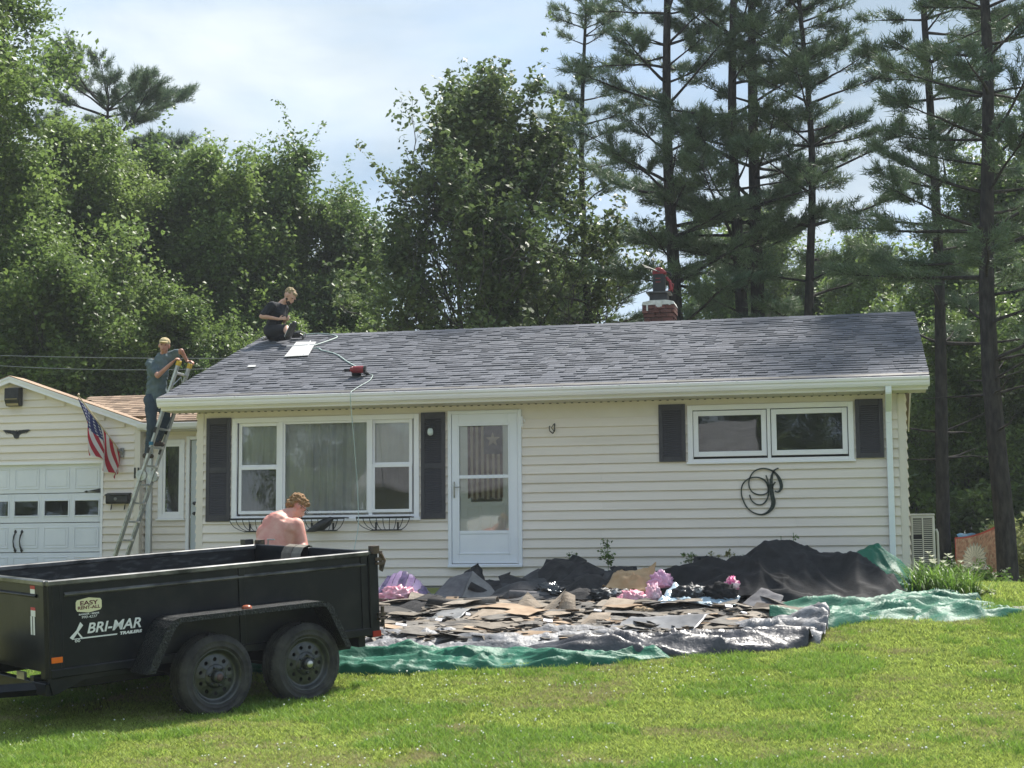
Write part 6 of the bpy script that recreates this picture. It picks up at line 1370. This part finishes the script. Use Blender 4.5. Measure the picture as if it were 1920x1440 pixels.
# black fabric mound
def mound(name, outline, hf, m, lab, cat, rings=70, seg=150, thick=.004):
    cx = sum(p[0] for p in outline) / len(outline); cy = sum(p[1] for p in outline) / len(outline)
    P3 = spl([(x, y, 0) for x, y in outline + outline[:3]], 16)[16: 16 * (len(outline)) + 16]; n = len(P3); vs_ = [(cx, cy, g(cx, cy) + hf(cx, cy, 0))]; fs_ = []
    for r_ in range(1, rings + 1):
        t = r_ / rings
        for p in P3: x, y = cx + (p.x - cx) * t, cy + (p.y - cy) * t; vs_.append((x, y, g(x, y) + max(.004, hf(x, y, t))))
    for k in range(n): fs_.append((0, 1 + k, 1 + (k + 1) % n))
    for r_ in range(rings - 1):
        for k in range(n): a, b = 1 + r_ * n + k, 1 + r_ * n + (k + 1) % n; fs_.append((a, a + n, b + n, b))
    mb = MB(); mb.add(vs_, fs_); o = mb.build(name, m, smooth=True, fix=False); s_ = o.modifiers.new('thickness', 'SOLIDIFY'); s_.thickness = -thick; return tag(o, lab, cat)
def bump2(x, y, L): return sum(h * math.exp(-((x - a) / sx) ** 2 - ((y - b) / sy) ** 2) for a, b, sx, sy, h in L)
ML = [(-.85, -1.5, .52, .6, .50), (-.2, -1.55, .42, .5, .34), (-1.5, -1.45, .6, .5, .30), (-2.2, -1.4, .6, .4, .24), (.15, -1.9, .35, .45, .20)]
mound('black_tarp_mound', [(-2.85, -1.4), (-2.3, -2.0), (-1.75, -2.45), (-1.1, -2.55), (-.5, -2.65), (0, -2.6), (.4, -2.35), (.62, -1.85), (.45, -1.2), (0, -.75), (-1.0, -.6), (-2.0, -.7), (-2.7, -.9)],
    lambda x, y, t: (bump2(x, y, ML) * .90 + CR6(x, y) + .01) * min(1, (1 - t) * 7 + .05), M_FAB, 'big heap covered with black woven fabric in front of the high window', 'tarp heap')
mound('green_tarp_mound', [(-.25, -.75), (.0, -1.25), (.35, -1.6), (.62, -1.75), (.85, -1.35), (.75, -.85), (.45, -.45), (.05, -.35)],
    lambda x, y, t: (bump2(x, y, [(.12, -.9, .42, .40, .50), (.45, -1.2, .25, .3, .12)]) + CR7(x, y)) * min(1, (1 - t) * 5 + .04), M_GRN, 'green tarp bulging up behind the black heap at the downspout', 'tarp heap', 30)

def crumple(name, c, nu, nv, amp, s, m, lab, cat, group=None, seed=0, thick=.003, curl=0, tear=0):
    """sheet through four 3-D corners (a b / d c) with folds"""
    a, b, cc, d = [V(p) for p in c]; vs_ = []; nrm = (b - a).cross(d - a).normalized()
    if nrm.z < 0: nrm = -nrm
    q = random.Random(seed)
    for j in range(nv + 1):
        for i in range(nu + 1):
            u, v_ = i / nu, j / nv; p = a.lerp(b, u).lerp(d.lerp(cc, u), v_)
            if tear and (i in (0, nu) or j in (0, nv)): p += V((q.uniform(-tear, tear), q.uniform(-tear, tear), 0))
            p += nrm * (amp * fold(p.x * 1 + seed * 3, p.y + p.z, s, seed) + curl * math.sin(u * 3.14) * math.sin(v_ * 3.14))
            p.z = max(p.z, g(p.x, p.y) + .01); vs_.append(tuple(p))
    mb = MB(); mb.add(vs_, [(j * (nu + 1) + i, j * (nu + 1) + i + 1, (j + 1) * (nu + 1) + i + 1, (j + 1) * (nu + 1) + i) for j in range(nv) for i in range(nu)])
    o = mb.build(name, m, smooth=nu > 8, fix=False); s_ = o.modifiers.new('thickness', 'SOLIDIFY'); s_.thickness = thick; return tag(o, lab, cat, group)
# flat torn shingles
M_SH = [mat('weathered_shingle', (.17, .15, .125), (.27, .235, .195), scale=9, rough=.92, bump=.5, bscale=70, rand=.25, spec=.15), mat('tan_shingle_back', (.27, .195, .135), (.37, .28, .20), scale=5, rough=.9, rand=.2, spec=.15), mat('grey_shingle_piece', (.125, .115, .105), (.215, .20, .18), scale=7, rough=.9, bump=.4, bscale=70, rand=.25, spec=.15), mat('dark_tar_shingle', (.03, .028, .026), (.07, .062, .055), scale=7, rough=.8, rand=.3)]
sh_meshes = {}
def shingle_mesh(kind, variant):
    if (kind, variant) in sh_meshes: return sh_meshes[(kind, variant)]
    q = random.Random(variant * 17 + 3); w, l = q.choice([(.9, .32), (.7, .32), (.45, .3), (.34, .3), (.55, .16), (.28, .22)]); nu = 4; bend = q.uniform(-.02, .03) * (1 + 1.6 * (variant > 10)); tw = q.uniform(-.015, .015); vs_ = []
    for k in (0, 1):
        for j in (0, 1, 2):
            for i in range(nu + 1):
                u, v_ = i / nu - .5, j / 2 - .5; x = u * w + (q.uniform(-.02, .02) if not k and i in (0, nu) else 0); z = bend * (1 - 4 * u * u) + tw * u * v_ * 4 + k * .005 + abs(bend) * .3
                vs_.append((x, v_ * l, z))
    n = (nu + 1) * 3; fs_ = []
    for j in range(2):
        for i in range(nu):
            a = j * (nu + 1) + i; fs_ += [(a, a + nu + 1, a + nu + 2, a + 1), (n + a, n + a + 1, n + a + nu + 2, n + a + nu + 1)]
    for i in range(nu): a = i; b = 2 * (nu + 1) + i; fs_ += [(a, a + 1, n + a + 1, n + a), (b + 1, b, n + b, n + b + 1)]
    for j in range(2): a = j * (nu + 1); b = a + nu; fs_ += [(a + nu + 1, a, n + a, n + a + nu + 1), (b, b + nu + 1, n + b + nu + 1, n + b)]
    mb = MB(); mb.add(vs_, fs_); sh_meshes[(kind, variant)] = mb.mesh('torn_shingle', M_SH[kind]); return sh_meshes[(kind, variant)]
LAB = ['weathered brown-grey torn shingle lying flat among the roofing debris', 'torn shingle turned over to its tan underside among the debris', 'plain grey torn shingle lying flat among the roofing debris', 'black tarry torn shingle lying among the roofing debris']
q = random.Random(19)
for i in range(255):
    v_ = (i / 255); x = q.uniform(-6.0, -.85); y = -4.65 + 2.1 * q.random()
    if x > -1.7 and y < -4.3: y = -4.2 + .7 * q.random()
    kind = q.choices([0, 1, 2, 3], [5, 1.1, 4, 1.4])[0]
    o = put('torn_shingle', shingle_mesh(kind, q.randrange(9) if y < -3.3 else q.randrange(5, 14)), None, (x, y, g(x, y) + .018 + .022 * q.random() + .015 * (y > -3.0)), (R(q.gauss(6, 1.5) if y < -3.1 else q.gauss(6, 5)), R(q.gauss(0, 2 if y < -3.1 else 5)), q.gauss(0, .5) + (1.57 if q.random() < .18 else 0)), label=LAB[kind], cat='shingle', group='torn shingles spread over the tarp'); 
mb = MB(); q = random.Random(44)
for i in range(900):
    x, y = q.uniform(-6.0, -.8), -5.0 + 2.9 * q.random(); w, l = q.uniform(.015, .09), q.uniform(.01, .05); M_ = Matrix.Translation((x, y, g(x, y) + .05 + .03 * q.random())) @ Matrix.Rotation(q.uniform(0, 3), 4, 'Z') @ Matrix.Rotation(q.uniform(-.4, .5), 4, 'X')
    mb.cur = q.choices([0, 1, 2, 3], [4, 2, 3, 1])[0]; mb.box(-w, w, -l, l, 0, .004, M_)
tag(mb.build('shingle_crumbs', M_SH, fix=False), 'small torn shingle crumbs strewn over the tarp', kind='stuff')
# bent and folded bigger pieces with a place of their own
def zz_(x, y, h): return (x, y, g(x, y) + h)
BF = 'roofing_felt'
crumple('felt_sheet', [zz_(-5.28, -2.1, .02), zz_(-4.86, -2.15, .02), zz_(-4.80, -1.75, .34), zz_(-5.1, -1.7, .26)], 12, 12, .015, 3, M_FELT2, 'dark grey folded felt sheet standing up under the window beside the door', 'roofing felt', seed=3, curl=.05)
crumple('felt_sheet', [zz_(-4.86, -2.15, .02), zz_(-4.35, -2.1, .02), zz_(-4.55, -1.8, .16), zz_(-4.80, -1.75, .34)], 12, 12, .015, 3, mat('mid_grey_felt', (.15, .145, .14), (.22, .21, .2), scale=9, rough=.9), 'lighter grey half of the folded felt below the front door', 'roofing felt', seed=4)
crumple('felt_sheet', [zz_(-5.0, -1.9, .05), zz_(-4.6, -1.6, .05), zz_(-4.78, -1.5, .44), zz_(-4.95, -1.6, .3)], 8, 8, .01, 3, M_FELT, 'black pointed felt corner sticking up left of the front door', 'roofing felt', seed=5, tear=.02)
q = random.Random(5)
flabs = ['left', 'second', 'third', 'fourth', 'fifth', 'sixth', 'seventh', 'eighth', 'ninth', 'tenth', 'eleventh', 'twelfth', 'thirteenth', 'fourteenth']
FS = [(-4.55, -1.75, .5, .20), (-4.25, -1.55, .6, .26), (-4.0, -1.35, .62, .34), (-3.72, -1.3, .55, .40), (-3.45, -1.25, .6, .45), (-3.15, -1.3, .55, .38), (-2.85, -1.3, .6, .33), (-2.5, -1.2, .6, .30), (-4.1, -1.95, .6, .18), (-3.6, -1.85, .65, .27), (-3.25, -1.8, .6, .25), (-3.85, -2.25, .6, .12), (-3.3, -2.3, .6, .12), (-2.2, -1.25, .6, .30)]
for i, (x, y, w, h) in enumerate(FS):
    t0, t1 = q.uniform(.45, 1.1), q.uniform(.45, 1.1); dx = q.uniform(-.1, .1)
    crumple('felt_sheet', [zz_(x - w * .6, y - .28 + q.uniform(-.15, .1), .02 + h * q.uniform(0, .5)), zz_(x + w * .55, y - .30 + q.uniform(-.1, .2), .02 + h * q.uniform(0, .5)), zz_(x + w * q.uniform(.2, .5) + dx, y + .18, h * t1), zz_(x - w * q.uniform(.2, .5) + dx, y + .16, h * t0)], 6, 4, .05, 2.6, [M_FELT, M_FELT, M_FELT2D][i % 3],
        'torn black felt sheet in the heap against the wall, %s from the left' % flabs[i], 'roofing felt', 'torn black felt sheets heaped against the wall', seed=20 + i, curl=q.uniform(.0, .12), tear=.05)
for j, (x, y, L_, r_, lab) in enumerate([(-4.85, -2.95, .42, .055, 'rolled dark shingle with a pale rim left of the door'), (-4.42, -2.9, .42, .06, 'rolled dark shingle below the door, open end to the right'), (-4.62, -1.95, .38, .05, 'black rolled felt tube at the foot of the wall by the door'), (-3.95, -2.3, .5, .055, 'grey rolled shingle lying across the felt heap')]):
    mb = MB(); prof = [(r_, -L_ / 2), (r_, L_ / 2), (r_ * .92, L_ / 2), (r_ * .92, -L_ / 2)]
    mb.lathe(prof, 16, 'x', close=True); o = mb.build('rolled_shingle', [M_SH[3], M_SH[2], M_FELT, M_FELT2][j], smooth=True, loc=zz_(x, y, r_ + .05), rot=(0, R([4, -3, 28, 3][j]), R([12, -8, 20, 5][j]))); tag(o, lab, 'rolled shingle')
T_ = mat('brown_shingle_sheet', (.22, .175, .13), (.32, .26, .2), scale=8, rough=.9, bump=.4, bscale=60)
for c_, lab, sd__ in [([(-3.98, -3.15, .06), (-3.70, -3.2, .02), (-3.60, -3.05, .05), (-3.84, -2.95, .24)], 'tan torn shingle corner sticking up, left of the pair in mid debris', 1), ([(-3.72, -3.25, .02), (-3.48, -3.3, .02), (-3.36, -3.1, .29), (-3.58, -3.02, .06)], 'tan shingle curled steeply upward in the middle of the debris', 2),
                      ([(-3.46, -3.2, .02), (-3.22, -3.2, .04), (-3.26, -3.0, .20), (-3.38, -3.02, .26)], 'tan shingle leaning right of the curled one in mid debris', 3), ([(-3.62, -3.75, .03), (-3.22, -3.75, .03), (-3.26, -3.25, .06), (-3.60, -3.25, .08)], 'flat tan shingle sloping down in front of the curled pair', 4),
                      ([(-5.55, -3.2, .03), (-5.3, -3.3, .03), (-5.0, -2.75, .17), (-5.15, -2.7, .18)], 'dark shingle strip arching up right of the trailer gate', 5), ([(-5.35, -3.3, .03), (-5.1, -3.2, .02), (-4.92, -2.75, .15), (-5.02, -2.7, .17)], 'second dark arched shingle strip right of the trailer gate', 6),
                      ([(-2.95, -3.35, .05), (-2.6, -3.4, .05), (-2.55, -3.0, .15), (-2.85, -2.95, .17)], 'brown shingle tented up in front of the pink bags', 7), ([(-3.05, -3.95, .02), (-2.75, -4.0, .02), (-2.72, -3.75, .13), (-2.95, -3.72, .12)], 'brown shingle with a dark open underside in the front of the debris', 8),
                      ([(-4.4, -3.7, .04), (-3.9, -3.75, .03), (-3.95, -3.35, .09), (-4.3, -3.35, .1)], 'tan shingle with a torn edge lying below the door', 9)]:
    crumple('bent_shingle', [zz_(*p) for p in c_], 6, 6, .008, 3, T_ if sd__ not in (5, 6) else M_FELT, lab, 'shingle', seed=sd__ + 60, thick=.006, curl=.03)
crumple('felt_sheet', [zz_(-1.42, -2.95, .02), zz_(-.92, -3.0, .02), zz_(-.86, -2.7, .14), zz_(-1.12, -2.55, .22)], 12, 10, .02, 3, M_FELT2, 'grey granular felt sheet draped left of the right green tarp', 'roofing felt', seed=71)
crumple('bent_shingle', [zz_(-1.26, -3.55, .01), zz_(-.95, -3.55, .01), zz_(-.92, -3.3, .14), zz_(-1.14, -3.2, .15)], 6, 6, .006, 3, mat('dark_brown_shingle', (.07, .055, .045), (.11, .09, .07), scale=9, rough=.9), 'dark brown shingle stack edge leaning against the right green tarp', 'shingle', seed=72, thick=.05)
crumple('plastic_sheet', [zz_(-2.85, -4.35, .03), zz_(-1.75, -4.45, .03), zz_(-1.6, -4.0, .16), zz_(-2.5, -3.95, .09)], 26, 12, .025, 2.2, mat('grey_plastic', (.12, .12, .125), (.21, .21, .215), scale=3, rough=.4, spec=.4), 'long grey curled plastic strip lying in front of the debris', 'plastic sheet', seed=73, curl=-.03)
crumple('plastic_sheet', [zz_(-4.85, -3.75, .03), zz_(-4.5, -3.8, .03), zz_(-4.45, -3.3, .10), zz_(-4.8, -3.3, .08)], 12, 10, .02, 3, mat('clear_grey_plastic', (.18, .185, .19), (.3, .3, .3), scale=4, rough=.25, spec=.6), 'pale torn plastic on the debris below the window', 'plastic sheet', seed=74)
# bags, paper, wrappings
def bag(lab, c, r_, m, name='plastic_bag', cat='plastic bag', amp=.62, s=7, seed=0, **kw):
    bm = bmesh.new(); bmesh.ops.create_icosphere(bm, subdivisions=4, radius=1)
    for v in bm.verts:
        k = 1 + amp * fold(v.co.x + seed, v.co.y + v.co.z, s * .35, seed) - amp * .3; v.co = V((v.co.x * r_[0] * k, v.co.y * r_[1] * k, v.co.z * r_[2] * (k if v.co.z > 0 else .4)))
    me = bpy.data.meshes.new(name); bm.to_mesh(me); bm.free(); me.materials.append(m); me.polygons.foreach_set('use_smooth', [True] * len(me.polygons)); return tag(put(name, me, None, zz_(*c)), lab, cat, **kw)
M_PNK = mat('pink_plastic', (.62, .20, .28), (.78, .46, .52), scale=9, rough=.35, bump=.5, bscale=40, spec=.5); M_LIL = mat('lilac_wrapper', (.50, .30, .50), (.68, .50, .68), scale=5, rough=.35, bump=.4, bscale=30)
lb = thing('insulation_wrapper', 'lilac printed wrapper with dark stripes puffed up right of the trailer gate', 'wrapper', zz_(-5.75, -1.85, 0))
def lil(u): return (-.35 + .75 * u, .30 * math.sin(u * 3.0) + .02)
for k in range(9):
    u0_, u1_ = k / 9, (k + .93) / 9; a, b = lil(u0_), lil(u1_); mb = MB(); n = 8; vv = []
    for j in range(n + 1):
        t = j / n; rr = math.sin(t * 2.2 + .2)
        for (xx_, hh) in (a, ((a[0] + b[0]) / 2, (a[1] + b[1]) / 2 + .02), b): vv.append((xx_ + .12 * t - .05 + .03 * math.sin(t * 5), -.28 + .32 * t, max(.01, hh * rr * 1.1 + .05 * noise.noise(V((xx_ * 9, t * 5, 0))))))
    mb.add(vv, [(j * 3 + i, j * 3 + i + 1, j * 3 + i + 4, j * 3 + i + 3) for j in range(n) for i in range(2)]); mb.build('printed_panel', M_LIL if k % 3 != 2 else mat('wrapper_print', (.08, .07, .13), (.3, .2, .35), scale=14, rough=.4), lb, smooth=True, fix=False)
bag('crumpled pink plastic wrap in front of the lilac wrapper', (-5.68, -2.15, .05), (.26, .16, .13), M_PNK, seed=1); bag('small cream and pink scrap of wrapping right of the pink wrap', (-5.36, -2.25, .03), (.14, .09, .05), mat('cream_plastic', (.6, .5, .36), (.7, .62, .5), scale=9, rough=.4), seed=2, name='wrapping_scrap', cat='wrapping')
bag('bright pink crumpled bag with black trim below the brown paper', (-2.66, -2.5, .06), (.15, .10, .11), M_PNK, seed=3); bag('pale pink torn bag between the brown paper and the blue bag', (-2.42, -2.35, .07), (.09, .08, .15), mat('pale_pink_plastic', (.66, .34, .44), (.78, .58, .64), scale=8, rough=.35, bump=.4), seed=4)
bag('lilac pink knotted bag at the right end of the brown paper', (-2.36, -2.0, .20), (.13, .10, .13), mat('orchid_plastic', (.55, .26, .42), (.7, .42, .58), scale=7, rough=.35, bump=.4), seed=5)
crumple('paper_sheet', [zz_(-3.08, -2.05, .12), zz_(-2.52, -2.15, .08), zz_(-2.44, -1.78, .37), zz_(-2.95, -1.75, .32)], 22, 14, .11, 2.9, mat('kraft_paper', (.40, .26, .14), (.48, .33, .19), scale=4, rough=.8), 'crumpled brown kraft paper on top of the debris heap', 'paper', seed=81)
M_BLU = mat('pale_blue_plastic', (.25, .36, .45), (.5, .6, .66), scale=7, rough=.2, bump=.5, bscale=30, spec=.6)
crumple('blue_plastic_sheet', [zz_(-2.38, -2.75, .01), zz_(-1.42, -2.75, .01), zz_(-1.36, -2.35, .08), zz_(-2.20, -2.2, .20)], 30, 16, .06, 3.2, M_BLU, 'pale blue plastic sheeting spread under the black rubbish', 'plastic sheet', seed=82)
bag('black shiny rubbish with white scraps on the blue plastic', (-1.95, -2.45, .12), (.19, .13, .11), mat('mixed_black_rubbish', (.012, .013, .015), (.5, .52, .52), scale=7, rough=.3, lo=.56, hi=.66, bump=.6), seed=6, name='rubbish_pile', cat='rubbish')
bag('round black rubbish bag at the right end of the blue plastic', (-1.62, -2.45, .10), (.19, .13, .14), M_FAB, seed=7); bag('light blue plastic puff in front of the black rubbish', (-1.98, -2.68, .05), (.12, .07, .07), M_BLU, seed=8); bag('hot pink and white wrapper upright on the black rubbish bag', (-1.48, -2.35, .20), (.07, .05, .11), mat('hot_pink_wrap', (.7, .08, .26), (.78, .6, .62), scale=12, rough=.35, lo=.45, hi=.55), seed=9, name='wrapping_scrap', cat='wrapping')
bag('dark rubbish with shiny scraps left of the bright pink bag', (-2.98, -2.35, .08), (.24, .14, .10), mat('mixed_black_rubbish'  , (0, 0, 0)), seed=10, name='rubbish_pile', cat='rubbish')
bag('black shiny crumpled plastic in the middle of the felt heap', (-3.72, -2.2, .12), (.16, .11, .11), mat('shiny_black_plastic', (.012, .014, .016), (.03, .035, .04), scale=6, rough=.15, bump=.7, bscale=18, spec=.7), seed=12)
bag('small straw coloured clump of nest on the front tarp', (-2.42, -5.1, .10), (.06, .05, .035), mat('straw', (.2, .14, .07), (.34, .26, .15), scale=30, rough=.95), seed=13, name='straw_clump', cat='straw')
bag('beige crumbled clump among the shingles below the pink bags', (-2.45, -3.3, .06), (.12, .07, .05), mat('crumbled_board', (.25, .18, .11), (.4, .3, .2), scale=25, rough=.95), seed=14, name='board_clump', cat='rubble')
for j, (x, y, w, l, r_) in enumerate([(-4.35, -3.85, .05, .05, .3), (-5.45, -3.95, .16, .05, .7), (-4.6, -4.2, .07, .05, 0), (-3.35, -4.25, .10, .05, .3), (-1.45, -3.3, .08, .05, .2), (-2.9, -3.6, .09, .03, -.3), (-1.8, -3.9, .10, .04, .5), (-4.95, -4.5, .12, .04, .2), (-1.25, -3.75, .07, .04, .9)]):
    mb = MB(); mb.box(-w / 2, w / 2, -l / 2, l / 2, 0, .012); o = mb.build('white_scrap', M_WHITE, loc=zz_(x, y, .12), rot=(R(25), R(8), r_)); tag(o, 'small white scrap of board lying among the torn shingles', 'scrap', 'white scraps among the shingles')
# shingle strip hanging over the trailer gate
for k, (y_, m) in enumerate([(1.33, M_SH[0]), (1.15, mat('grey_tan_strip', (.16, .145, .12), (.24, .22, .18), scale=9, rough=.9))]):
    mb = MB(); w = .17; pth = [(-.10, .55), (-.075, .68), (-.04, .735), (.02, .755), (.06, .74), (.075, .68), (.08, .55)]; pth = [(a, b + .56) for a, b in pth]; vs_ = []
    for a, b in pth: vs_ += [(a, y_ - w / 2, b), (a, y_ + w / 2, b), (a + .006, y_ + w / 2, b + .006), (a + .006, y_ - w / 2, b + .006)]
    fs_ = [(i * 4 + s, i * 4 + (s + 1) % 4, (i + 1) * 4 + (s + 1) % 4, (i + 1) * 4 + s) for i in range(len(pth) - 1) for s in range(4)]
    mb.add([tuple(TM @ V(p)) for p in vs_], fs_); tag(mb.build('shingle_strip', m, smooth=False), ['brown shingle strip slung over the trailer gate, left of two', 'grey shingle strip slung over the trailer gate, right of two'][k], 'shingle')

# ------------------------------------------------------------------ plants
M_LIL_L = leaf_mat('lily_leaf', (.10, .20, .03), (.19, .30, .05), trans=.45, scale=3); M_HOS = leaf_mat('hosta_leaf', (.10, .18, .03), (.28, .30, .08), trans=.35, scale=6); M_WFL = mat('white_flower', (.55, .55, .42), (.68, .68, .55), rough=.6, trans=.3)
def blades(n, L0, w, spread, seed, m, name='leaves', droop=1.0):
    q = np.random.RandomState(seed); mb = MB()
    for i in range(n):
        a = q.rand() * 6.283; L_ = L0 * (.6 + .6 * q.rand()); x, y = q.randn(2) * spread; el = .5 + .9 * q.rand(); pts = []; px, pz = 0., 0.; ang = el + .3
        for k in range(6): pts.append((px, pz)); px += math.cos(ang) * L_ / 5; pz += math.sin(ang) * L_ / 5; ang -= droop * (.25 + .25 * q.rand())
        c, s_ = math.cos(a), math.sin(a); b = len(mb.v)
        for k, (d, h) in enumerate(pts):
            ww = w * (1 - (k / 5) ** 1.6) + .0008; mb.v += [(x + c * d - s_ * ww, y + s_ * d + c * ww, h), (x + c * d + s_ * ww, y + s_ * d - c * ww, h)]
        for k in range(5): mb.f.append((b + 2 * k, b + 2 * k + 1, b + 2 * k + 3, b + 2 * k + 2)); mb.m.append(0); mb.c.append((1, 1, 1))
    return mb.mesh(name, m)
def flower_stem(x, y, h, lean, t, q):
    mb = MB(); top = (x + lean[0], y + lean[1], h); mb.tube([(x, y, 0), (x + lean[0] * .4, y + lean[1] * .4, h * .6), top], .004, 4); st = mb.build('stem', M_LIL_L, t)
    mb = MB()
    for k in range(6):
        a = k * 1.047 + q.random(); l = .05; mb.add([(top[0], top[1], top[2]), (top[0] + math.cos(a - .35) * l * .6, top[1] + math.sin(a - .35) * l * .6, top[2] + .025), (top[0] + math.cos(a) * l, top[1] + math.sin(a) * l, top[2] + .03), (top[0] + math.cos(a + .35) * l * .6, top[1] + math.sin(a + .35) * l * .6, top[2] + .025)], [(0, 1, 2, 3)])
    mb.build('flower', M_WFL, st, fix=False)
q = random.Random(3)
for i, (x, y, n, s_, lab) in enumerate([(.84, -1.45, 300, .58, 'grassy daylily clump spilling over the right green tarp'), (1.15, -1.85, 260, .52, 'daylily clump nearest the tip of the green tarp'), (.74, -.85, 130, .40, 'daylily clump at the corner of the house')]):
    t = thing('daylily', lab, 'plant', (x, y, g(x, y)), 0, 'daylilies at the corner of the house'); put('leaves', blades(n, s_, .008, .13, i + 1, M_LIL_L), t)
    for k in range(5): flower_stem(q.uniform(-.2, .25), q.uniform(-.15, .2), q.uniform(.33, .48), (q.uniform(-.08, .08), q.uniform(-.05, .05)), t, q)
t = thing('hosta', 'yellow-green hosta with broad leaves behind the tip of the green tarp', 'plant', (1.38, -1.9, g(1.38, -1.9))); put('leaves', blades(46, .26, .04, .06, 9, M_HOS, droop=1.5), t)
for i, (x, y, s_, lab) in enumerate([(1.28, 2.6, 1.0, 'white flowering perennial in front of the heat pump corner'), (1.62, 3.4, 1.1, 'white flowering perennial left under the tapestry'), (1.95, 3.9, 1.0, 'white flowering perennial in the middle under the tapestry'), (2.15, 4.4, .9, 'white flowering perennial at the foot of the near pine')]):
    t = thing('white_perennial', lab, 'plant', (x, y, g(x, y)), 0, 'white flowers below the tapestry'); t.scale = (s_,) * 3; qq = np.random.RandomState(i + 30); c_ = qq.randn(40, 3) * [.17, .13, .08] + [0, 0, .16]
    v, f = leaf_cloud(c_, None, 16, .05, .028, i + 3); put('leaves', np_mesh('leaves', v, f, M_LIL_L), t); c_ = qq.randn(13, 3) * [.18, .13, .06] + [0, 0, .30]; v, f = leaf_cloud(c_, None, 4, .014, .018, i + 9); put('flowers', np_mesh('flowers', v, f, M_WFL), t)
for i, (x, y, h, n, lab) in enumerate([(-3.27, -.42, .68, 22, 'tall thin weed against the siding left of the brown paper'), (-3.78, -.45, .50, 12, 'small curled weed against the siding right of the door'), (-2.15, -.5, .50, 16, 'weed rising beside the black cloth lump by the wall'), (-1.66, -.4, .50, 22, 'bushy weed against the siding left of the black heap'), (-.98, -.42, .70, 6, 'seed head peeking over the top of the black heap, left of two'), (-.82, -.42, .74, 6, 'seed head peeking over the top of the black heap, right of two')]):
    t = thing('weed', lab, 'weed', (x, y, g(x, y)), 0, 'weeds along the foot of the house wall'); qq = np.random.RandomState(i + 60); wd = .16 if i == 3 else .05; c_ = np.stack([qq.randn(n) * wd, qq.randn(n) * .04, h * (.35 + .6 * qq.rand(n))], 1)
    v, f = leaf_cloud(c_, None, 9, .022, .022, i + 3); put('leaves', np_mesh('leaves', v, f, leaf_mat('weed_leaf', (.07, .13, .03), (.14, .2, .05), scale=9) if i != 3 else leaf_mat('yellow_weed_leaf', (.18, .2, .07), (.3, .27, .1), scale=9)), t)
    mb = MB(); mb.tube([(0, 0, 0), (.01, 0, h * .5), (0, .01, h * .97)], .004, 4)
    if i == 3: mb.tube([(0, 0, .1), (.15, 0, h * .8)], .003, 4); mb.tube([(0, 0, .1), (-.15, 0, h * .85)], .003, 4)
    mb.build('stem', M_LIL_L, t)
crumple('felt_sheet', [zz_(-2.12, -.85, .2), zz_(-1.92, -.85, .2), zz_(-1.90, -.75, .44), zz_(-2.08, -.75, .43)], 8, 8, .03, 5, M_FELT, 'black cloth lump sticking up behind the heap by the wall', 'cloth', seed=91)
crumple('tarp_corner', [(1.66, -3.25, g(1.66, -3.25) + .01), (2.0, -3.3, g(2, -3.3) + .01), (1.95, -2.9, g(1.95, -2.9) + .04), (1.66, -2.9, g(1.66, -2.9) + .06)], 10, 8, .02, 3, M_SIL, 'silver tarp corner beyond the tip of the green tarp at the right edge', 'tarp', seed=92)
bag('clear plastic scrap lying on the near lawn', (-2.01, -8.68, .01), (.09, .05, .02), mat('clear_grey_plastic', (0, 0, 0)), seed=15, name='plastic_scrap', cat='plastic')
# ------------------------------------------------------------------ thin haze volume, added to lift the dark shade in the trees
mb = MB(); mb.box(-460, 460, -150, 650, -3.0, 24.0); hz_ = mb.build('haze', [])
hm = bpy.data.materials.new('haze_air'); hm.use_nodes = True; hn = hm.node_tree; hn.nodes.remove(hn.nodes['Principled BSDF'])
pv = N(hn, 'ShaderNodeVolumePrincipled'); pv.inputs['Color'].default_value = (.86, .92, 1, 1); pv.inputs['Density'].default_value = .0006; pv.inputs['Anisotropy'].default_value = .2
hn.links.new(pv.outputs[0], hn.nodes['Material Output'].inputs['Volume']); hz_.data.materials.clear(); hz_.data.materials.append(hm)
tag(hz_, 'thin pale haze added over the yard to lift the dark shade', kind='stuff')
scene.cycles.volume_max_steps = 64; scene.cycles.volume_bounces = 0
